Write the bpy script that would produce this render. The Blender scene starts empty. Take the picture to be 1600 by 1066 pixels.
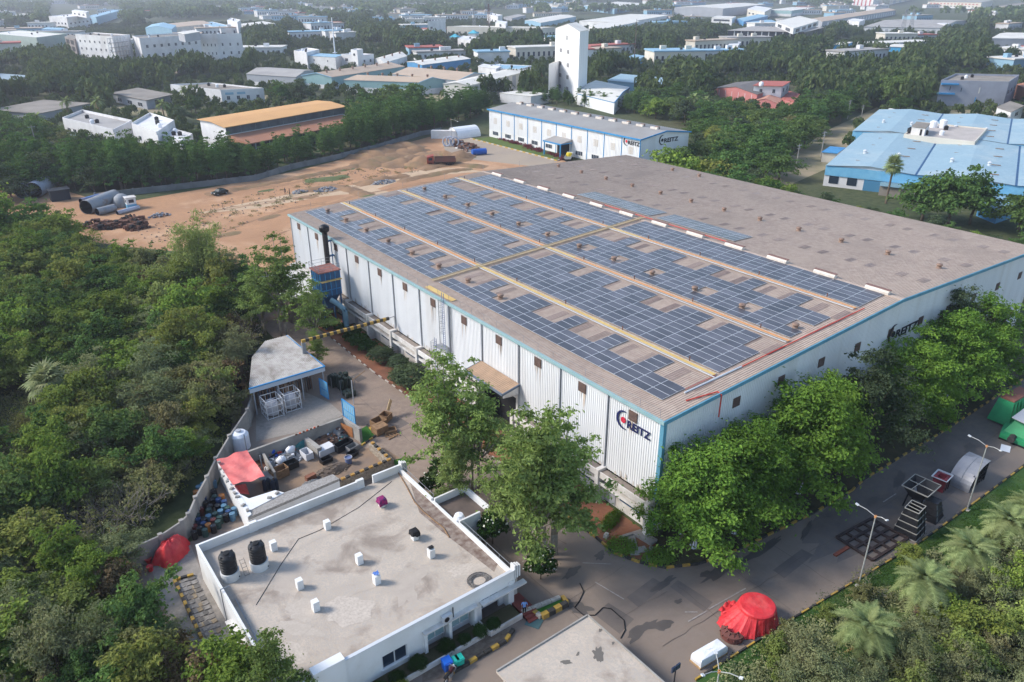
import bpy, math, random
import numpy as np
from mathutils import Vector, Matrix
PI=math.pi; R=math.radians
S=bpy.context.scene; COL=S.collection
rnd=random.Random(7)

# ---------------- camera ----------------
cd=bpy.data.cameras.new('camera'); cam=bpy.data.objects.new('camera',cd); COL.objects.link(cam)
cd.sensor_width=36; cd.lens=26.685; cd.clip_start=1; cd.clip_end=9000
xr=Vector((0.79664321,-0.60444455,-0.0025276)); fw=Vector((0.54624711,0.72171818,-0.4251317)); up=xr.cross(fw)
cam.matrix_world=Matrix(((xr.x,up.x,-fw.x,0),(xr.y,up.y,-fw.y,0),(xr.z,up.z,-fw.z,50),(0,0,0,1)))
S.camera=cam
# ---------------- sky and sun ----------------
SUN_EL=R(38); SUN_AZ=math.atan2(0.62,-0.78)      # direction TOWARDS the sun in the ground plane
W=bpy.data.worlds.new('World'); S.world=W; W.use_nodes=True
nt=W.node_tree; bg=nt.nodes['Background']; sky=nt.nodes.new('ShaderNodeTexSky'); sky.sky_type='NISHITA'
sky.sun_disc=False; sky.sun_elevation=SUN_EL; sky.sun_rotation=PI/2-SUN_AZ; sky.altitude=500; sky.air_density=1.2; sky.dust_density=1.2; sky.ozone_density=1.0
nt.links.new(sky.outputs[0],bg.inputs[0]); bg.inputs[1].default_value=0.15
sl=bpy.data.lights.new('sun','SUN'); sl.energy=2.5; sl.angle=R(14); sl.color=(1,0.94,0.85)
so=bpy.data.objects.new('sun',sl); COL.objects.link(so)
sd=Vector((math.cos(SUN_EL)*math.cos(SUN_AZ),math.cos(SUN_EL)*math.sin(SUN_AZ),math.sin(SUN_EL)))
so.location=sd*300; so.rotation_euler=(-sd).to_track_quat('-Z','Y').to_euler()
S.view_settings.view_transform='Standard'; S.view_settings.look='None'; S.view_settings.exposure=0.84; S.view_settings.gamma=1; S.view_settings.use_curve_mapping=False
S.render.engine='CYCLES'
cy=S.cycles; cy.max_bounces=6; cy.diffuse_bounces=3; cy.glossy_bounces=2; cy.transmission_bounces=3; cy.volume_bounces=0; cy.transparent_max_bounces=6
cy.use_denoising=True; cy.caustics_reflective=False; cy.caustics_refractive=False; cy.use_adaptive_sampling=True; cy.adaptive_threshold=0.02

# ---------------- helpers ----------------
class MB:
    """collects shapes; build() links them as one mesh object"""
    def __init__(s): s.v=[]; s.f=[]
    def add(s,vs,fs):
        n=len(s.v); s.v+=[tuple(v) for v in vs]; s.f+=[tuple(i+n for i in f) for f in fs]; return s
    def box(s,x0,y0,z0,x1,y1,z1):
        if x1<x0: x0,x1=x1,x0
        if y1<y0: y0,y1=y1,y0
        return s.add([(x0,y0,z0),(x1,y0,z0),(x1,y1,z0),(x0,y1,z0),(x0,y0,z1),(x1,y0,z1),(x1,y1,z1),(x0,y1,z1)],
                     [(3,2,1,0),(4,5,6,7),(0,1,5,4),(1,2,6,5),(2,3,7,6),(3,0,4,7)])
    def ob(s,cx,cy,z0,lx,ly,h,rz=0,tx=1,ty=1):
        c,n=math.cos(rz),math.sin(rz); vs=[]
        for z,a,b in ((z0,1,1),(z0+h,tx,ty)):
            for sx,sy in ((-1,-1),(1,-1),(1,1),(-1,1)):
                x,y=sx*lx*a/2,sy*ly*b/2; vs.append((cx+x*c-y*n,cy+x*n+y*c,z))
        return s.add(vs,[(3,2,1,0),(4,5,6,7),(0,1,5,4),(1,2,6,5),(2,3,7,6),(3,0,4,7)])
    def beam(s,p,q,w,h=None):
        """rectangular bar from p to q"""
        h=h or w; p=Vector(p); q=Vector(q); d=(q-p).normalized(); u=d.cross(Vector((0,0,1)))
        u=u.normalized() if u.length>1e-3 else Vector((1,0,0)); t=u.cross(d).normalized(); vs=[]
        for e in (p,q):
            for a,b in ((-1,-1),(1,-1),(1,1),(-1,1)): vs.append(e+u*(a*w/2)+t*(b*h/2))
        return s.add(vs,[(0,1,2,3),(7,6,5,4),(4,5,1,0),(5,6,2,1),(6,7,3,2),(7,4,0,3)])
    def prism(s,poly,z0,z1):
        a=sum(poly[i][0]*poly[(i+1)%len(poly)][1]-poly[(i+1)%len(poly)][0]*poly[i][1] for i in range(len(poly)))
        if a<0: poly=poly[::-1]
        n=len(poly); zt=z1 if isinstance(z1,(list,tuple)) else [z1]*n
        return s.add([(x,y,z0) for x,y in poly]+[(p[0],p[1],z) for p,z in zip(poly,zt)],
                     [tuple(range(n-1,-1,-1)),tuple(range(n,2*n))]+[(i,(i+1)%n,n+(i+1)%n,n+i) for i in range(n)])
    def sheet(s,poly,z):
        a=sum(poly[i][0]*poly[(i+1)%len(poly)][1]-poly[(i+1)%len(poly)][0]*poly[i][1] for i in range(len(poly)))
        if a<0: poly=poly[::-1]
        return s.add([(p[0],p[1],z) for p in poly],[tuple(range(len(poly)))])
    def quad(s,*p): return s.add(p,[tuple(range(len(p)))])
    def cyl(s,p0,p1,r0,r1=None,n=10,cap=True):
        r1=r0 if r1 is None else r1; p0=Vector(p0); p1=Vector(p1); d=(p1-p0).normalized()
        u=d.cross(Vector((0,0,1))); u=u.normalized() if u.length>1e-3 else Vector((1,0,0)); t=d.cross(u)
        vs=[]
        for p,r in ((p0,r0),(p1,r1)):
            for i in range(n): a=2*PI*i/n; vs.append(p+(u*math.cos(a)+t*math.sin(a))*r)
        fs=[(i,(i+1)%n,n+(i+1)%n,n+i) for i in range(n)]
        if cap: fs+=[tuple(range(n-1,-1,-1)),tuple(range(n,2*n))]
        return s.add(vs,fs)
    def tube(s,pts,r,n=6,r1=None):
        k=len(pts)-1; r1=r if r1 is None else r1
        for i in range(k): s.cyl(pts[i],pts[i+1],r+(r1-r)*i/k,r+(r1-r)*(i+1)/k,n,i in(0,k-1))
        return s
    def lathe(s,prof,cx,cy,n=18):
        vs=[(cx+r*math.cos(2*PI*i/n),cy+r*math.sin(2*PI*i/n),z) for r,z in prof for i in range(n)]
        fs=[(k*n+i,k*n+(i+1)%n,(k+1)*n+(i+1)%n,(k+1)*n+i) for k in range(len(prof)-1) for i in range(n)]
        return s.add(vs,fs)
    def grid(s,fn,nu,nv):
        vs=[fn(i/nu,j/nv) for j in range(nv+1) for i in range(nu+1)]
        return s.add(vs,[(j*(nu+1)+i,j*(nu+1)+i+1,(j+1)*(nu+1)+i+1,(j+1)*(nu+1)+i) for j in range(nv) for i in range(nu)])
    def mesh(s,name,off=(0,0,0),smooth=False):
        me=bpy.data.meshes.new(name)
        me.from_pydata([(x-off[0],y-off[1],z-off[2]) for x,y,z in s.v],[],s.f)
        if smooth: me.polygons.foreach_set('use_smooth',[True]*len(me.polygons))
        me.update(); return me
def tag(o,label=None,cat=None,group=None,kind=None):
    if label: o['label']=label
    if cat: o['category']=cat
    if group: o['group']=group
    if kind: o['kind']=kind
    return o
def wloc(o):
    v=Vector((0,0,0))
    while o: v+=o.location; o=o.parent
    return v
def obj(name,mb,mat,parent=None,label=None,cat=None,group=None,kind=None,smooth=False,local=False):
    off=(0,0,0) if (local or parent is None) else wloc(parent)
    o=bpy.data.objects.new(name,mb.mesh(name,off,smooth)); COL.objects.link(o)
    o.data.materials.append(mat); o.parent=parent
    return tag(o,label,cat,group,kind)
def thing(name,loc,label,cat,group=None,rz=0):
    o=bpy.data.objects.new(name,None); COL.objects.link(o); o.empty_display_size=.3
    o.location=loc if len(loc)==3 else (loc[0],loc[1],0); o.rotation_euler=(0,0,rz)
    return tag(o,label,cat,group)
def struct(name,mb,mat,kind='structure'): return obj(name,mb,mat,kind=kind)
def copyo(o,parent=None,name=None):
    c=o.copy(); COL.objects.link(c); c.parent=parent
    if name: c.name=name
    return c
def dup(root,loc,rz=0,sc=1,label=None,group=None):
    c=copyo(root); c.location=loc; c.rotation_euler=(0,0,rz); c.scale=(sc,sc,sc) if not isinstance(sc,tuple) else sc
    if label: c['label']=label
    if group: c['group']=group
    for ch in list(root.children):
        d=copyo(ch,c)
        for g in list(ch.children): copyo(g,d)
    return c
# ---------------- materials ----------------
def _mix(nt,f,a,b,blend='MIX'):
    m=nt.nodes.new('ShaderNodeMix'); m.data_type='RGBA'; m.blend_type=blend
    if isinstance(f,(int,float)): m.inputs[0].default_value=f
    else: nt.links.new(f,m.inputs[0])
    for k,x in ((6,a),(7,b)):
        if isinstance(x,(tuple,list)): m.inputs[k].default_value=(*x[:3],1)
        else: nt.links.new(x,m.inputs[k])
    return m.outputs[2]
def _noise(nt,vec,sc,det=4,lo=.35,hi=.65,rough=.55,dist=0):
    n=nt.nodes.new('ShaderNodeTexNoise'); n.inputs['Scale'].default_value=sc; n.inputs['Detail'].default_value=det; n.inputs['Roughness'].default_value=rough
    n.inputs['Distortion'].default_value=dist
    nt.links.new(vec,n.inputs['Vector'])
    r=nt.nodes.new('ShaderNodeMapRange'); r.inputs[1].default_value=lo; r.inputs[2].default_value=hi
    nt.links.new(n.outputs[0],r.inputs[0]); return r.outputs[0]
MATS={}
def mat(name,col,col2=None,sc=.5,amt=1.0,rough=.85,metal=0,bump=0,bsc=8,stain=None,ssc=.08,samt=.6,stretch=None,spec=.3,vary=0,fine=None,fsc=6):
    """principled with two-scale colour variation in world space; vary = per-object brightness spread"""
    if name in MATS: return MATS[name]
    m=bpy.data.materials.new(name); m.use_nodes=True; nt=m.node_tree; p=nt.nodes['Principled BSDF']
    p.inputs['Roughness'].default_value=rough; p.inputs['Metallic'].default_value=metal; p.inputs['Specular IOR Level'].default_value=spec
    g=nt.nodes.new('ShaderNodeNewGeometry'); vec=g.outputs['Position']
    if stretch:
        mp=nt.nodes.new('ShaderNodeMapping'); mp.inputs['Scale'].default_value=stretch; nt.links.new(vec,mp.inputs[0]); vec=mp.outputs[0]
    c=col
    if col2: 
        f=_noise(nt,vec,sc,5); 
        if amt<1:
            q=nt.nodes.new('ShaderNodeMath'); q.operation='MULTIPLY'; q.inputs[1].default_value=amt; nt.links.new(f,q.inputs[0]); f=q.outputs[0]
        c=_mix(nt,f,col,col2)
    if fine:
        f=_noise(nt,vec,fsc,6,.4,.62,.65); c=_mix(nt,f,c,fine)
    if stain:
        f=_noise(nt,vec,ssc,6,.52,.68,.62,.4); q=nt.nodes.new('ShaderNodeMath'); q.operation='MULTIPLY'; q.inputs[1].default_value=samt; nt.links.new(f,q.inputs[0]); c=_mix(nt,q.outputs[0],c,stain)
    if vary:
        oi=nt.nodes.new('ShaderNodeObjectInfo'); h=nt.nodes.new('ShaderNodeHueSaturation')
        r=nt.nodes.new('ShaderNodeMapRange'); r.inputs[3].default_value=1-vary; r.inputs[4].default_value=1+vary
        nt.links.new(oi.outputs['Random'],r.inputs[0]); nt.links.new(r.outputs[0],h.inputs['Value'])
        if isinstance(c,(tuple,list)): h.inputs['Color'].default_value=(*c,1)
        else: nt.links.new(c,h.inputs['Color'])
        c=h.outputs[0]
    if isinstance(c,(tuple,list)): p.inputs['Base Color'].default_value=(*c,1)
    else: nt.links.new(c,p.inputs['Base Color'])
    if bump:
        n=nt.nodes.new('ShaderNodeTexNoise'); n.inputs['Scale'].default_value=bsc; n.inputs['Detail'].default_value=5; nt.links.new(g.outputs['Position'],n.inputs['Vector'])
        b=nt.nodes.new('ShaderNodeBump'); b.inputs['Strength'].default_value=bump; b.inputs['Distance'].default_value=.1
        nt.links.new(n.outputs[0],b.inputs['Height']); nt.links.new(b.outputs[0],p.inputs['Normal'])
    MATS[name]=m; return m
def leafmat(name,a,b,c=None,trans=.35):
    """foliage: leaf colour varies leaf by leaf (face attribute) and plant by plant"""
    if name in MATS: return MATS[name]
    m=bpy.data.materials.new(name); m.use_nodes=True; nt=m.node_tree; nt.nodes.remove(nt.nodes['Principled BSDF']); out=nt.nodes['Material Output']
    at=nt.nodes.new('ShaderNodeAttribute'); at.attribute_name='leaf_hue'
    col=_mix(nt,at.outputs['Fac'],a,b)
    oi=nt.nodes.new('ShaderNodeObjectInfo')
    h=nt.nodes.new('ShaderNodeHueSaturation'); nt.links.new(col,h.inputs['Color'])
    r=nt.nodes.new('ShaderNodeMapRange'); r.inputs[3].default_value=.72; r.inputs[4].default_value=1.3; nt.links.new(oi.outputs['Random'],r.inputs[0]); nt.links.new(r.outputs[0],h.inputs['Value'])
    q=nt.nodes.new('ShaderNodeMath'); q.operation='MULTIPLY'; q.inputs[1].default_value=7.31; nt.links.new(oi.outputs['Random'],q.inputs[0])
    q2=nt.nodes.new('ShaderNodeMath'); q2.operation='FRACT'; nt.links.new(q.outputs[0],q2.inputs[0])
    if c: col=_mix(nt,q2.outputs[0],h.outputs[0],c); 
    else: col=h.outputs[0]
    if c:
        col.node.inputs[0].default_value=0
        w=nt.nodes.new('ShaderNodeMapRange'); w.inputs[1].default_value=.45; w.inputs[2].default_value=1.0; w.inputs[3].default_value=0; w.inputs[4].default_value=.75
        nt.links.new(q2.outputs[0],w.inputs[0]); nt.links.new(w.outputs[0],col.node.inputs[0])
    d=nt.nodes.new('ShaderNodeBsdfDiffuse'); t=nt.nodes.new('ShaderNodeBsdfTranslucent'); nt.links.new(col,d.inputs[0])
    tc=_mix(nt,.5,col,(0.16,.2,.03),'MIX'); nt.links.new(tc,t.inputs[0])
    mx=nt.nodes.new('ShaderNodeMixShader'); mx.inputs[0].default_value=trans; nt.links.new(d.outputs[0],mx.inputs[1]); nt.links.new(t.outputs[0],mx.inputs[2])
    nt.links.new(mx.outputs[0],out.inputs['Surface']); MATS[name]=m; return m
M=dict(
 white=mat('white_paint',(.74,.74,.74),(.66,.65,.63),sc=.35,stain=(.5,.47,.42),ssc=.25,samt=.35,rough=.6),
 clad=mat('white_cladding',(.76,.76,.77),(.69,.69,.7),sc=.5,stretch=(1,1,.08),rough=.5,stain=(.55,.5,.45),ssc=.35,samt=.3,spec=.4),
 roof=mat('brown_roof_sheet',(.44,.335,.265),(.38,.285,.23),sc=.22,rough=.8,stain=(.31,.24,.195),ssc=.06,samt=.5,fine=(.48,.375,.30),fsc=1.3),
 trim=mat('blue_trim',(.085,.25,.36),(.12,.30,.40),sc=.8,rough=.5),
 trimg=mat('teal_trim',(.23,.37,.39),(.29,.42,.43),sc=.8,rough=.5),
 pipe=mat('grey_pipe',(.36,.37,.4),rough=.5),
 louver=mat('brown_louver',(.10,.065,.055),(.14,.09,.075),sc=2,rough=.8),
 rustline=mat('rust_frame',(.35,.2,.12),rough=.9),
 skylight=mat('aged_skylight',(.23,.155,.13),(.29,.21,.175),sc=1.5,rough=.45),
 vent=mat('brown_vent',(.30,.2,.15),(.2,.13,.1),sc=3,rough=.6,metal=.2),
 ridge=mat('ridge_vent_white',(.64,.59,.54),(.52,.47,.42),sc=1.2,rough=.6),
 ridgetop=mat('ridge_vent_brown',(.2,.11,.09),rough=.7),
 frame=mat('aluminium_frame',(.62,.63,.65),rough=.4,metal=.2),
 walky=mat('yellow_walkway',(.60,.42,.15),(.55,.36,.12),sc=.7,rough=.6),
 walko=mat('orange_walkway',(.62,.27,.10),(.53,.25,.10),sc=.5,rough=.6),
 walkg=mat('worn_walkway',(.42,.33,.2),(.3,.24,.16),sc=2,rough=.7),
 redpipe=mat('red_pipe',(.55,.05,.03),rough=.5),
 ledge=mat('ledge_white',(.68,.66,.64),(.55,.51,.47),sc=.9,stain=(.3,.26,.22),ssc=.5,samt=.5,rough=.8),
 ledgetop=mat('ledge_dirty_top',(.27,.225,.19),(.19,.16,.14),sc=1.4,rough=.95,bump=.3),
 glass=mat('dark_glass',(.018,.03,.05),rough=.08,spec=.6),
 teal_glass=mat('teal_glass',(.22,.34,.37),(.28,.40,.42),sc=1,rough=.12,spec=.6),
 bluedark=mat('blue_steel_dark',(.02,.07,.16),(.03,.1,.22),sc=1,rough=.6),
 blue=mat('blue_paint',(.03,.2,.45),(.05,.26,.5),sc=1,rough=.5),
 bluelt=mat('light_blue_paint',(.13,.36,.56),(.18,.42,.6),sc=.6,rough=.5),
 steel=mat('grey_steel',(.3,.31,.33),(.24,.25,.27),sc=2,rough=.5,metal=.3),
 dark=mat('near_black',(.012,.012,.014),rough=.8),
 black=mat('black_plastic',(.015,.015,.017),rough=.4),
 rust=mat('rusty_iron',(.16,.07,.045),(.1,.05,.035),sc=2.5,rough=.9),
 conc=mat('concrete',(.34,.32,.29),(.26,.24,.22),sc=.6,stain=(.15,.14,.125),ssc=.3,samt=.5,rough=.95,bump=.2),
 roofconc=mat('roof_concrete',(.51,.425,.345),(.42,.35,.285),sc=.45,stain=(.21,.165,.135),ssc=.26,samt=.75,rough=.95,fine=(.40,.355,.31),fsc=5,bump=.2),
 redtarp=mat('red_tarp',(.66,.04,.05),(.52,.03,.035),sc=1.3,rough=.5,bump=.9,bsc=2.2,stain=(.7,.12,.11),ssc=.5,samt=.5),
 pinktarp=mat('faded_red_tarp',(.72,.20,.18),(.62,.13,.12),sc=.9,rough=.6,bump=.7,bsc=2,stain=(.5,.12,.1),ssc=.8,samt=.4),
 orange=mat('orange_red',(.6,.1,.03),rough=.6),
 yellow=mat('yellow_paint',(.46,.29,.05),(.33,.21,.06),sc=3,rough=.7),
 kblack=mat('black_paint',(.03,.03,.03),(.06,.055,.05),sc=3,rough=.8),
 kwhite=mat('kerb_white',(.5,.47,.42),(.36,.32,.27),sc=3,rough=.9),
 wood=mat('brown_wood',(.19,.11,.06),(.28,.17,.09),sc=3,rough=.9),
 green=mat('machine_green',(.03,.30,.12),(.025,.24,.1),sc=1,rough=.5),
 bin=mat('bin_teal',(.02,.42,.33),rough=.5),
 cloth=mat('white_wrap',(.76,.77,.8),(.7,.71,.75),sc=1.5,rough=.5),
 bark=mat('bark',(.15,.11,.08),(.1,.075,.055),sc=3,rough=.95),
 paleb=mat('pale_bark',(.3,.26,.21),(.22,.19,.15),sc=3,rough=.95),
 twig=mat('grey_twig',(.33,.29,.25),(.24,.21,.18),sc=2,rough=.95),
)
def thinkind(name,col,**k): return mat(name,col,**k)
def inpoly(p,poly):
    x,y=p; c=False; n=len(poly)
    for i in range(n):
        x0,y0=poly[i][:2]; x1,y1=poly[i-1][:2]
        if (y0>y)!=(y1>y) and x<(x1-x0)*(y-y0)/(y1-y0)+x0: c=not c
    return c

# ================= THE SETTING =================
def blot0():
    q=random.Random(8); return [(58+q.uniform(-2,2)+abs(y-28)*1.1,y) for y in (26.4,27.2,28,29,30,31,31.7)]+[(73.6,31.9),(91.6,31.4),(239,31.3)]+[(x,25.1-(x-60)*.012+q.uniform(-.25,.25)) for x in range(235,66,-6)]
m=mat('ground_earth',(.055,.075,.028),(.085,.09,.04),sc=.05,stain=(.14,.115,.065),ssc=.012,samt=.5,rough=1,fine=(.04,.055,.02),fsc=.7,bump=.3,bsc=1)
struct('ground',MB().sheet([(-3500,-600),(6000,-600),(6000,6500),(-3500,6500)],0),m)
m=mat('site_dirt',(.46,.255,.135),(.33,.18,.10),sc=.09,stain=(.56,.37,.235),ssc=.05,samt=.8,rough=1,fine=(.36,.20,.11),fsc=.8,bump=.4,bsc=.8)
struct('dirt_ground',MB().sheet([(1.72,216.83),(4.13,252.3),(23.15,243.96),(27.6,229.71),(30.81,218.01),(33.88,210.86),(58.7,213.62),(84.55,218.39),(141.87,240.36),(157.32,246.53),(156.16,230.79),(157.61,179.81),(140,165),(50,100),(47.45,126.49),(43.55,140.24),(37.73,159.34),(27.15,172.85)],.004),m)
m=mat('paving',(.23,.18,.145),(.19,.15,.122),sc=.11,stain=(.125,.103,.09),ssc=.07,samt=.75,rough=.9,fine=(.215,.172,.142),fsc=1.1,bump=.15,bsc=3)
struct('concrete_road',MB().sheet([(2,22.6),(37,22.6),(37.5,25.7),(48.4,24.9),(58.3,24),(68.3,23.1),(79,22.8),(240,20.5),(240,31.5),(91.6,31.6),(73.6,32.1),(70.3,31.8),(63.6,32.1),(51.6,33.4),(48,34.3),(45.2,35.8),(43.8,37.7),(42.75,40.1),(42.9,43),(43.2,60),(43,72),(42.5,79),(42.2,89),(42.5,103),(41,128),(36,128),(35,100),(27,96),(22,88),(16.6,76),(11,67),(5.5,66.4),(3,58),(2,40)],.008),m)
m=mat('lane_paving',(.25,.185,.145),(.21,.158,.125),sc=.1,stain=(.17,.13,.105),ssc=.06,samt=.7,rough=.95,fine=(.27,.205,.16),fsc=1.3,bump=.15,bsc=3)
struct('lane',MB().sheet([(32.5,60),(43,60),(43,72),(42.45,79),(42.15,89),(42.4,103),(40.9,127.8),(36.2,127.8),(35.2,100),(34.8,88),(33.8,80),(32,73)],.0105),m)
m=mat('road_tree_shade',(.16,.13,.11),(.175,.142,.12),sc=.15,stain=(.09,.078,.073),ssc=.1,samt=.7,rough=.9,fine=(.14,.12,.11),fsc=1.2,bump=.15,bsc=3)
struct('tree_shade_strip',MB().sheet(blot0(),.0105),m)  # right-hand road: tree shade painted in as a darker sheet over the paving
m=mat('yard_concrete',(.27,.245,.215),(.21,.19,.17),sc=.2,stain=(.12,.105,.09),ssc=.16,samt=.7,rough=.95,fine=(.3,.27,.24),fsc=2,bump=.15)
struct('yard_pavement',MB().sheet([(22.36,80.95),(29.82,79.31),(33.55,80.37),(33.65,76.95),(33.53,84.13),(31.85,89.82),(25.12,88.46)],.012),m)
struct('yard_pavement',MB().sheet([(14.25,70.09),(18.11,71.33),(23.24,75.12),(28.23,74.7),(34,70.28),(34.44,67.22),(28.89,66.82),(20.11,69.08),(16.66,68.25)],.012),mat('scrap_yard_floor',(.27,.18,.115),(.22,.16,.12),sc=.25,stain=(.14,.11,.09),ssc=.2,samt=.6,rough=1,bump=.2))
struct('pavement',MB().sheet([(6.58,66.72),(10.46,66.9),(9.9,58.34),(9.96,51.76),(10.51,45.95),(6.87,48.72),(6.02,58.38)],.012),m)
red=mat('red_soil',(.25,.10,.055),(.19,.085,.05),sc=.4,rough=1,stain=(.13,.08,.05),ssc=.3,samt=.5,bump=.4,bsc=3)
struct('red_soil_bed',MB().sheet([(42.9,47),(47.6,47),(47.6,118),(42.6,118),(42.55,103),(42.3,89),(42.7,79),(43.1,72),(43.2,60)],.014),red)
struct('red_soil_bed',MB().sheet([(43.1,40.2),(44.2,38),(46.5,37.5),(47.6,40),(47.6,47),(43.1,47)],.014),red)
grass=mat('lawn_green',(.045,.105,.022),(.035,.08,.018),sc=.5,stain=(.10,.105,.04),ssc=.15,samt=.6,rough=1,bump=.5,bsc=6)
struct('lawn',MB().sheet([(36,10),(240,6),(240,20.3),(79,22.65),(68.3,22.95),(58.3,23.85),(48.4,24.75),(37.5,25.5)],.012),grass)
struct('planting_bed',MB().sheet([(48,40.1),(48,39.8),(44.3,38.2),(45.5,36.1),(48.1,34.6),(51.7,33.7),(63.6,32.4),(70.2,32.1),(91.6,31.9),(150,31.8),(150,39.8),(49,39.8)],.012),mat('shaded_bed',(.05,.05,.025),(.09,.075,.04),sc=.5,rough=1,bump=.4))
struct('grass_patch',MB().sheet([(33.68,75.79),(34.8,76.07),(34.55,73.25),(32.07,72.29)],.02),mat('bright_turf',(.03,.13,.015),(.03,.1,.015),sc=1.5,rough=1,bump=.4))
struct('grass_patch',MB().sheet([(33.41,67.35),(34.62,67.09),(34.93,65.86),(33.25,66.17)],.02),MATS['bright_turf'])
struct('lawn',MB().sheet([(155.45,229.76),(164,227.88),(159.97,184.1),(155.4,181.53)],.012),mat('far_lawn',(.075,.125,.025),(.09,.12,.03),sc=.1,rough=1))
struct('road',MB().sheet([(144.02,230.93),(156.88,231.84),(155.56,181.41),(146.27,177.03),(132.1,208.31)],.008),mat('far_drive',(.30,.245,.2),(.35,.28,.21),sc=.1,rough=1))
struct('dirt_track',MB().sheet([(46.45,189.2),(59.78,191.6),(78.04,194.13),(92.26,192.25),(111.57,197.4),(123.39,194.81),(129.53,183.45),(119.47,187.02),(107.4,190.24),(90.34,182.85),(77.9,185.66),(60.6,184.84)],.008),mat('track_pale',(.50,.36,.24),(.44,.31,.2),sc=.3,rough=1))
struct('dirt_track',MB().sheet([(90.59,167.76),(88.83,191.18),(92.26,192.25),(96.39,171.34)],.0095),MATS['track_pale'])
# clearings further back
tan=mat('clearing_earth',(.30,.24,.16),(.22,.2,.11),sc=.06,rough=1,stain=(.12,.13,.06),ssc=.04,samt=.7)
for q in ([(71.14,401.38),(91,385.74),(83.74,350.95),(67.78,372.4)],[(21.54,317.57),(29.63,305.53),(34.47,278.05),(32.49,274.74),(21.58,300.86)],[(269.24,160.72),(341.29,181.01),(331.88,169.4),(216.13,124.98),(175.77,116.65),(193.62,131.54)],
          [(353.68,161.56),(375.39,144.49),(362.87,131.79),(335.2,157.85)],[(184.6,354.14),(203.39,355),(184.46,294.68),(167.76,293.84)],[(207.23,348.74),(219.55,348.76),(185.57,293.81),(175.69,292.17)],[(136.81,391.91),(146.23,390.66),(136.88,368.43),(128.55,369.47)]):
    struct('bare_earth',MB().sheet(q,.004),tan)
# wet patches
wet=mat('wet_asphalt',(.105,.09,.082),(.085,.074,.068),sc=.6,rough=.5)
def blot(px,py,rx,ry,rz,seed):
    q=random.Random(seed); n=26; k=[q.uniform(.45,1.2) for _ in range(n)]
    pts=[]
    for i in range(n):
        a=2*PI*i/n; r=(k[i]+k[i-1])/2; x,y=rx*r*math.cos(a),ry*r*math.sin(a)
        pts.append((px+x*math.cos(rz)-y*math.sin(rz),py+x*math.sin(rz)+y*math.cos(rz)))
    return pts
for i,(p,rx,ry,a) in enumerate([((43.66,34.51),2,.45,.05),((37.76,31.88),2.2,.55,.1),((39.44,31.23),1.5,.6,-.5),((35.35,36.96),1.3,.8,-.9),((49.62,32.53),3.8,.7,.02),((47.81,32.72),1.2,.6,-.4),((54.14,31.9),5,.5,.0),((37.75,40.72),1.2,.5,.2),((41.54,40.83),.9,.5,.2),((42.92,32.15),.5,.3,0),((77,28.53),1.6,.5,.2),((76.46,29.7),2.6,.55,.3),((82.5,26.62),3,.8,.2),((74.98,26.45),2,.7,.2),((89.06,27.83),1.6,.7,.2),((70.69,29.44),1.2,.5,0),((31.57,72.14),1.4,.5,.2),((60.54,30.85),2,.3,.3)]):
    struct('wet_patch',MB().sheet(blot(*p,rx,ry,a,i+3),.014+.0015*i),wet)
mk=mat('worn_white_line',(.33,.3,.28),(.24,.21,.19),sc=3,rough=.9)
for a,b in (((41.75,30.02),(44.06,29.84)),((44.38,29.88),(49.01,29.51)),((42.38,30.93),(43.27,30.25)),((38.65,38.44),(39.22,35.27)),((39.44,41.07),(41.5,39.28)),((71.19,28.65),(73.68,28.58))):
    a=Vector((*a,0)); b=Vector((*b,0)); n=(b-a).normalized().cross(Vector((0,0,1)))*.06
    struct('painted_line',MB().sheet([(a+n)[:2],(b+n)[:2],(b-n)[:2],(a-n)[:2]],.045),mk)
pat=mat('road_repair',(.15,.125,.11),(.125,.105,.095),sc=.6,rough=.95)
for p,w,l,a in (((41.52,34.72),4,1.6,.05),((37.04,34.25),2.2,3,.1),((55.44,28.86),5,1.4,0),((67.44,30.82),3,1.2,0),((44.44,31.98),1.5,4,.05),((81.99,27.79),4,1.5,0),((38.11,74.5),2,3,.1),((39.8,88.42),1.6,2.4,.1)):
    struct('repair_patch',MB().sheet([(p[0]+x*math.cos(a)-y*math.sin(a),p[1]+x*math.sin(a)+y*math.cos(a)) for x,y in ((-w/2,-l/2),(w/2,-l/2+.2),(w/2-.15,l/2),(-w/2+.1,l/2-.1))],.0125),pat)
q=random.Random(12); ck=mat('paving_joint',(.115,.095,.082),rough=1)
def crack(pts,w,seed,z=.043):
    q=random.Random(seed); L=[]
    for i in range(len(pts)-1):
        a,b=Vector(pts[i]),Vector(pts[i+1]); k=max(2,int((b-a).length/1.2)); L+=[a.lerp(b,j/k)+Vector((q.uniform(-.12,.12),q.uniform(-.12,.12)))*(0 if j==0 else 1) for j in range(k)]
    L.append(Vector(pts[-1])); vs=[]
    for i,p in enumerate(L): d=(L[min(i+1,len(L)-1)]-L[max(i-1,0)]).normalized(); n=Vector((-d.y,d.x))*w*q.uniform(.5,1.2); vs+=[(p.x+n.x,p.y+n.y,z),(p.x-n.x,p.y-n.y,z)]
    struct('paving_joint',MB().add(vs,[(2*i,2*i+1,2*i+3,2*i+2) for i in range(len(L)-1)]),ck)
for i,pts in enumerate(([(44,26.2),(44.3,33.5)],[(50,25.5),(50.2,33)],[(56,25),(56,32.5)],[(38,29.5),(70,28.3)],[(37,34),(43,33.6)],[(34,38),(42,38.4)],[(34.5,36),(34.2,50)],[(70,28.3),(110,26.8)],[(64,24.5),(64.3,31)],[(78,23.5),(78,31)],[(37,60),(37.5,100)],[(33,72),(42,72.5)],[(34,84),(41.5,84)],[(40,44),(36,58)])): crack(pts,.02,i)
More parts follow.
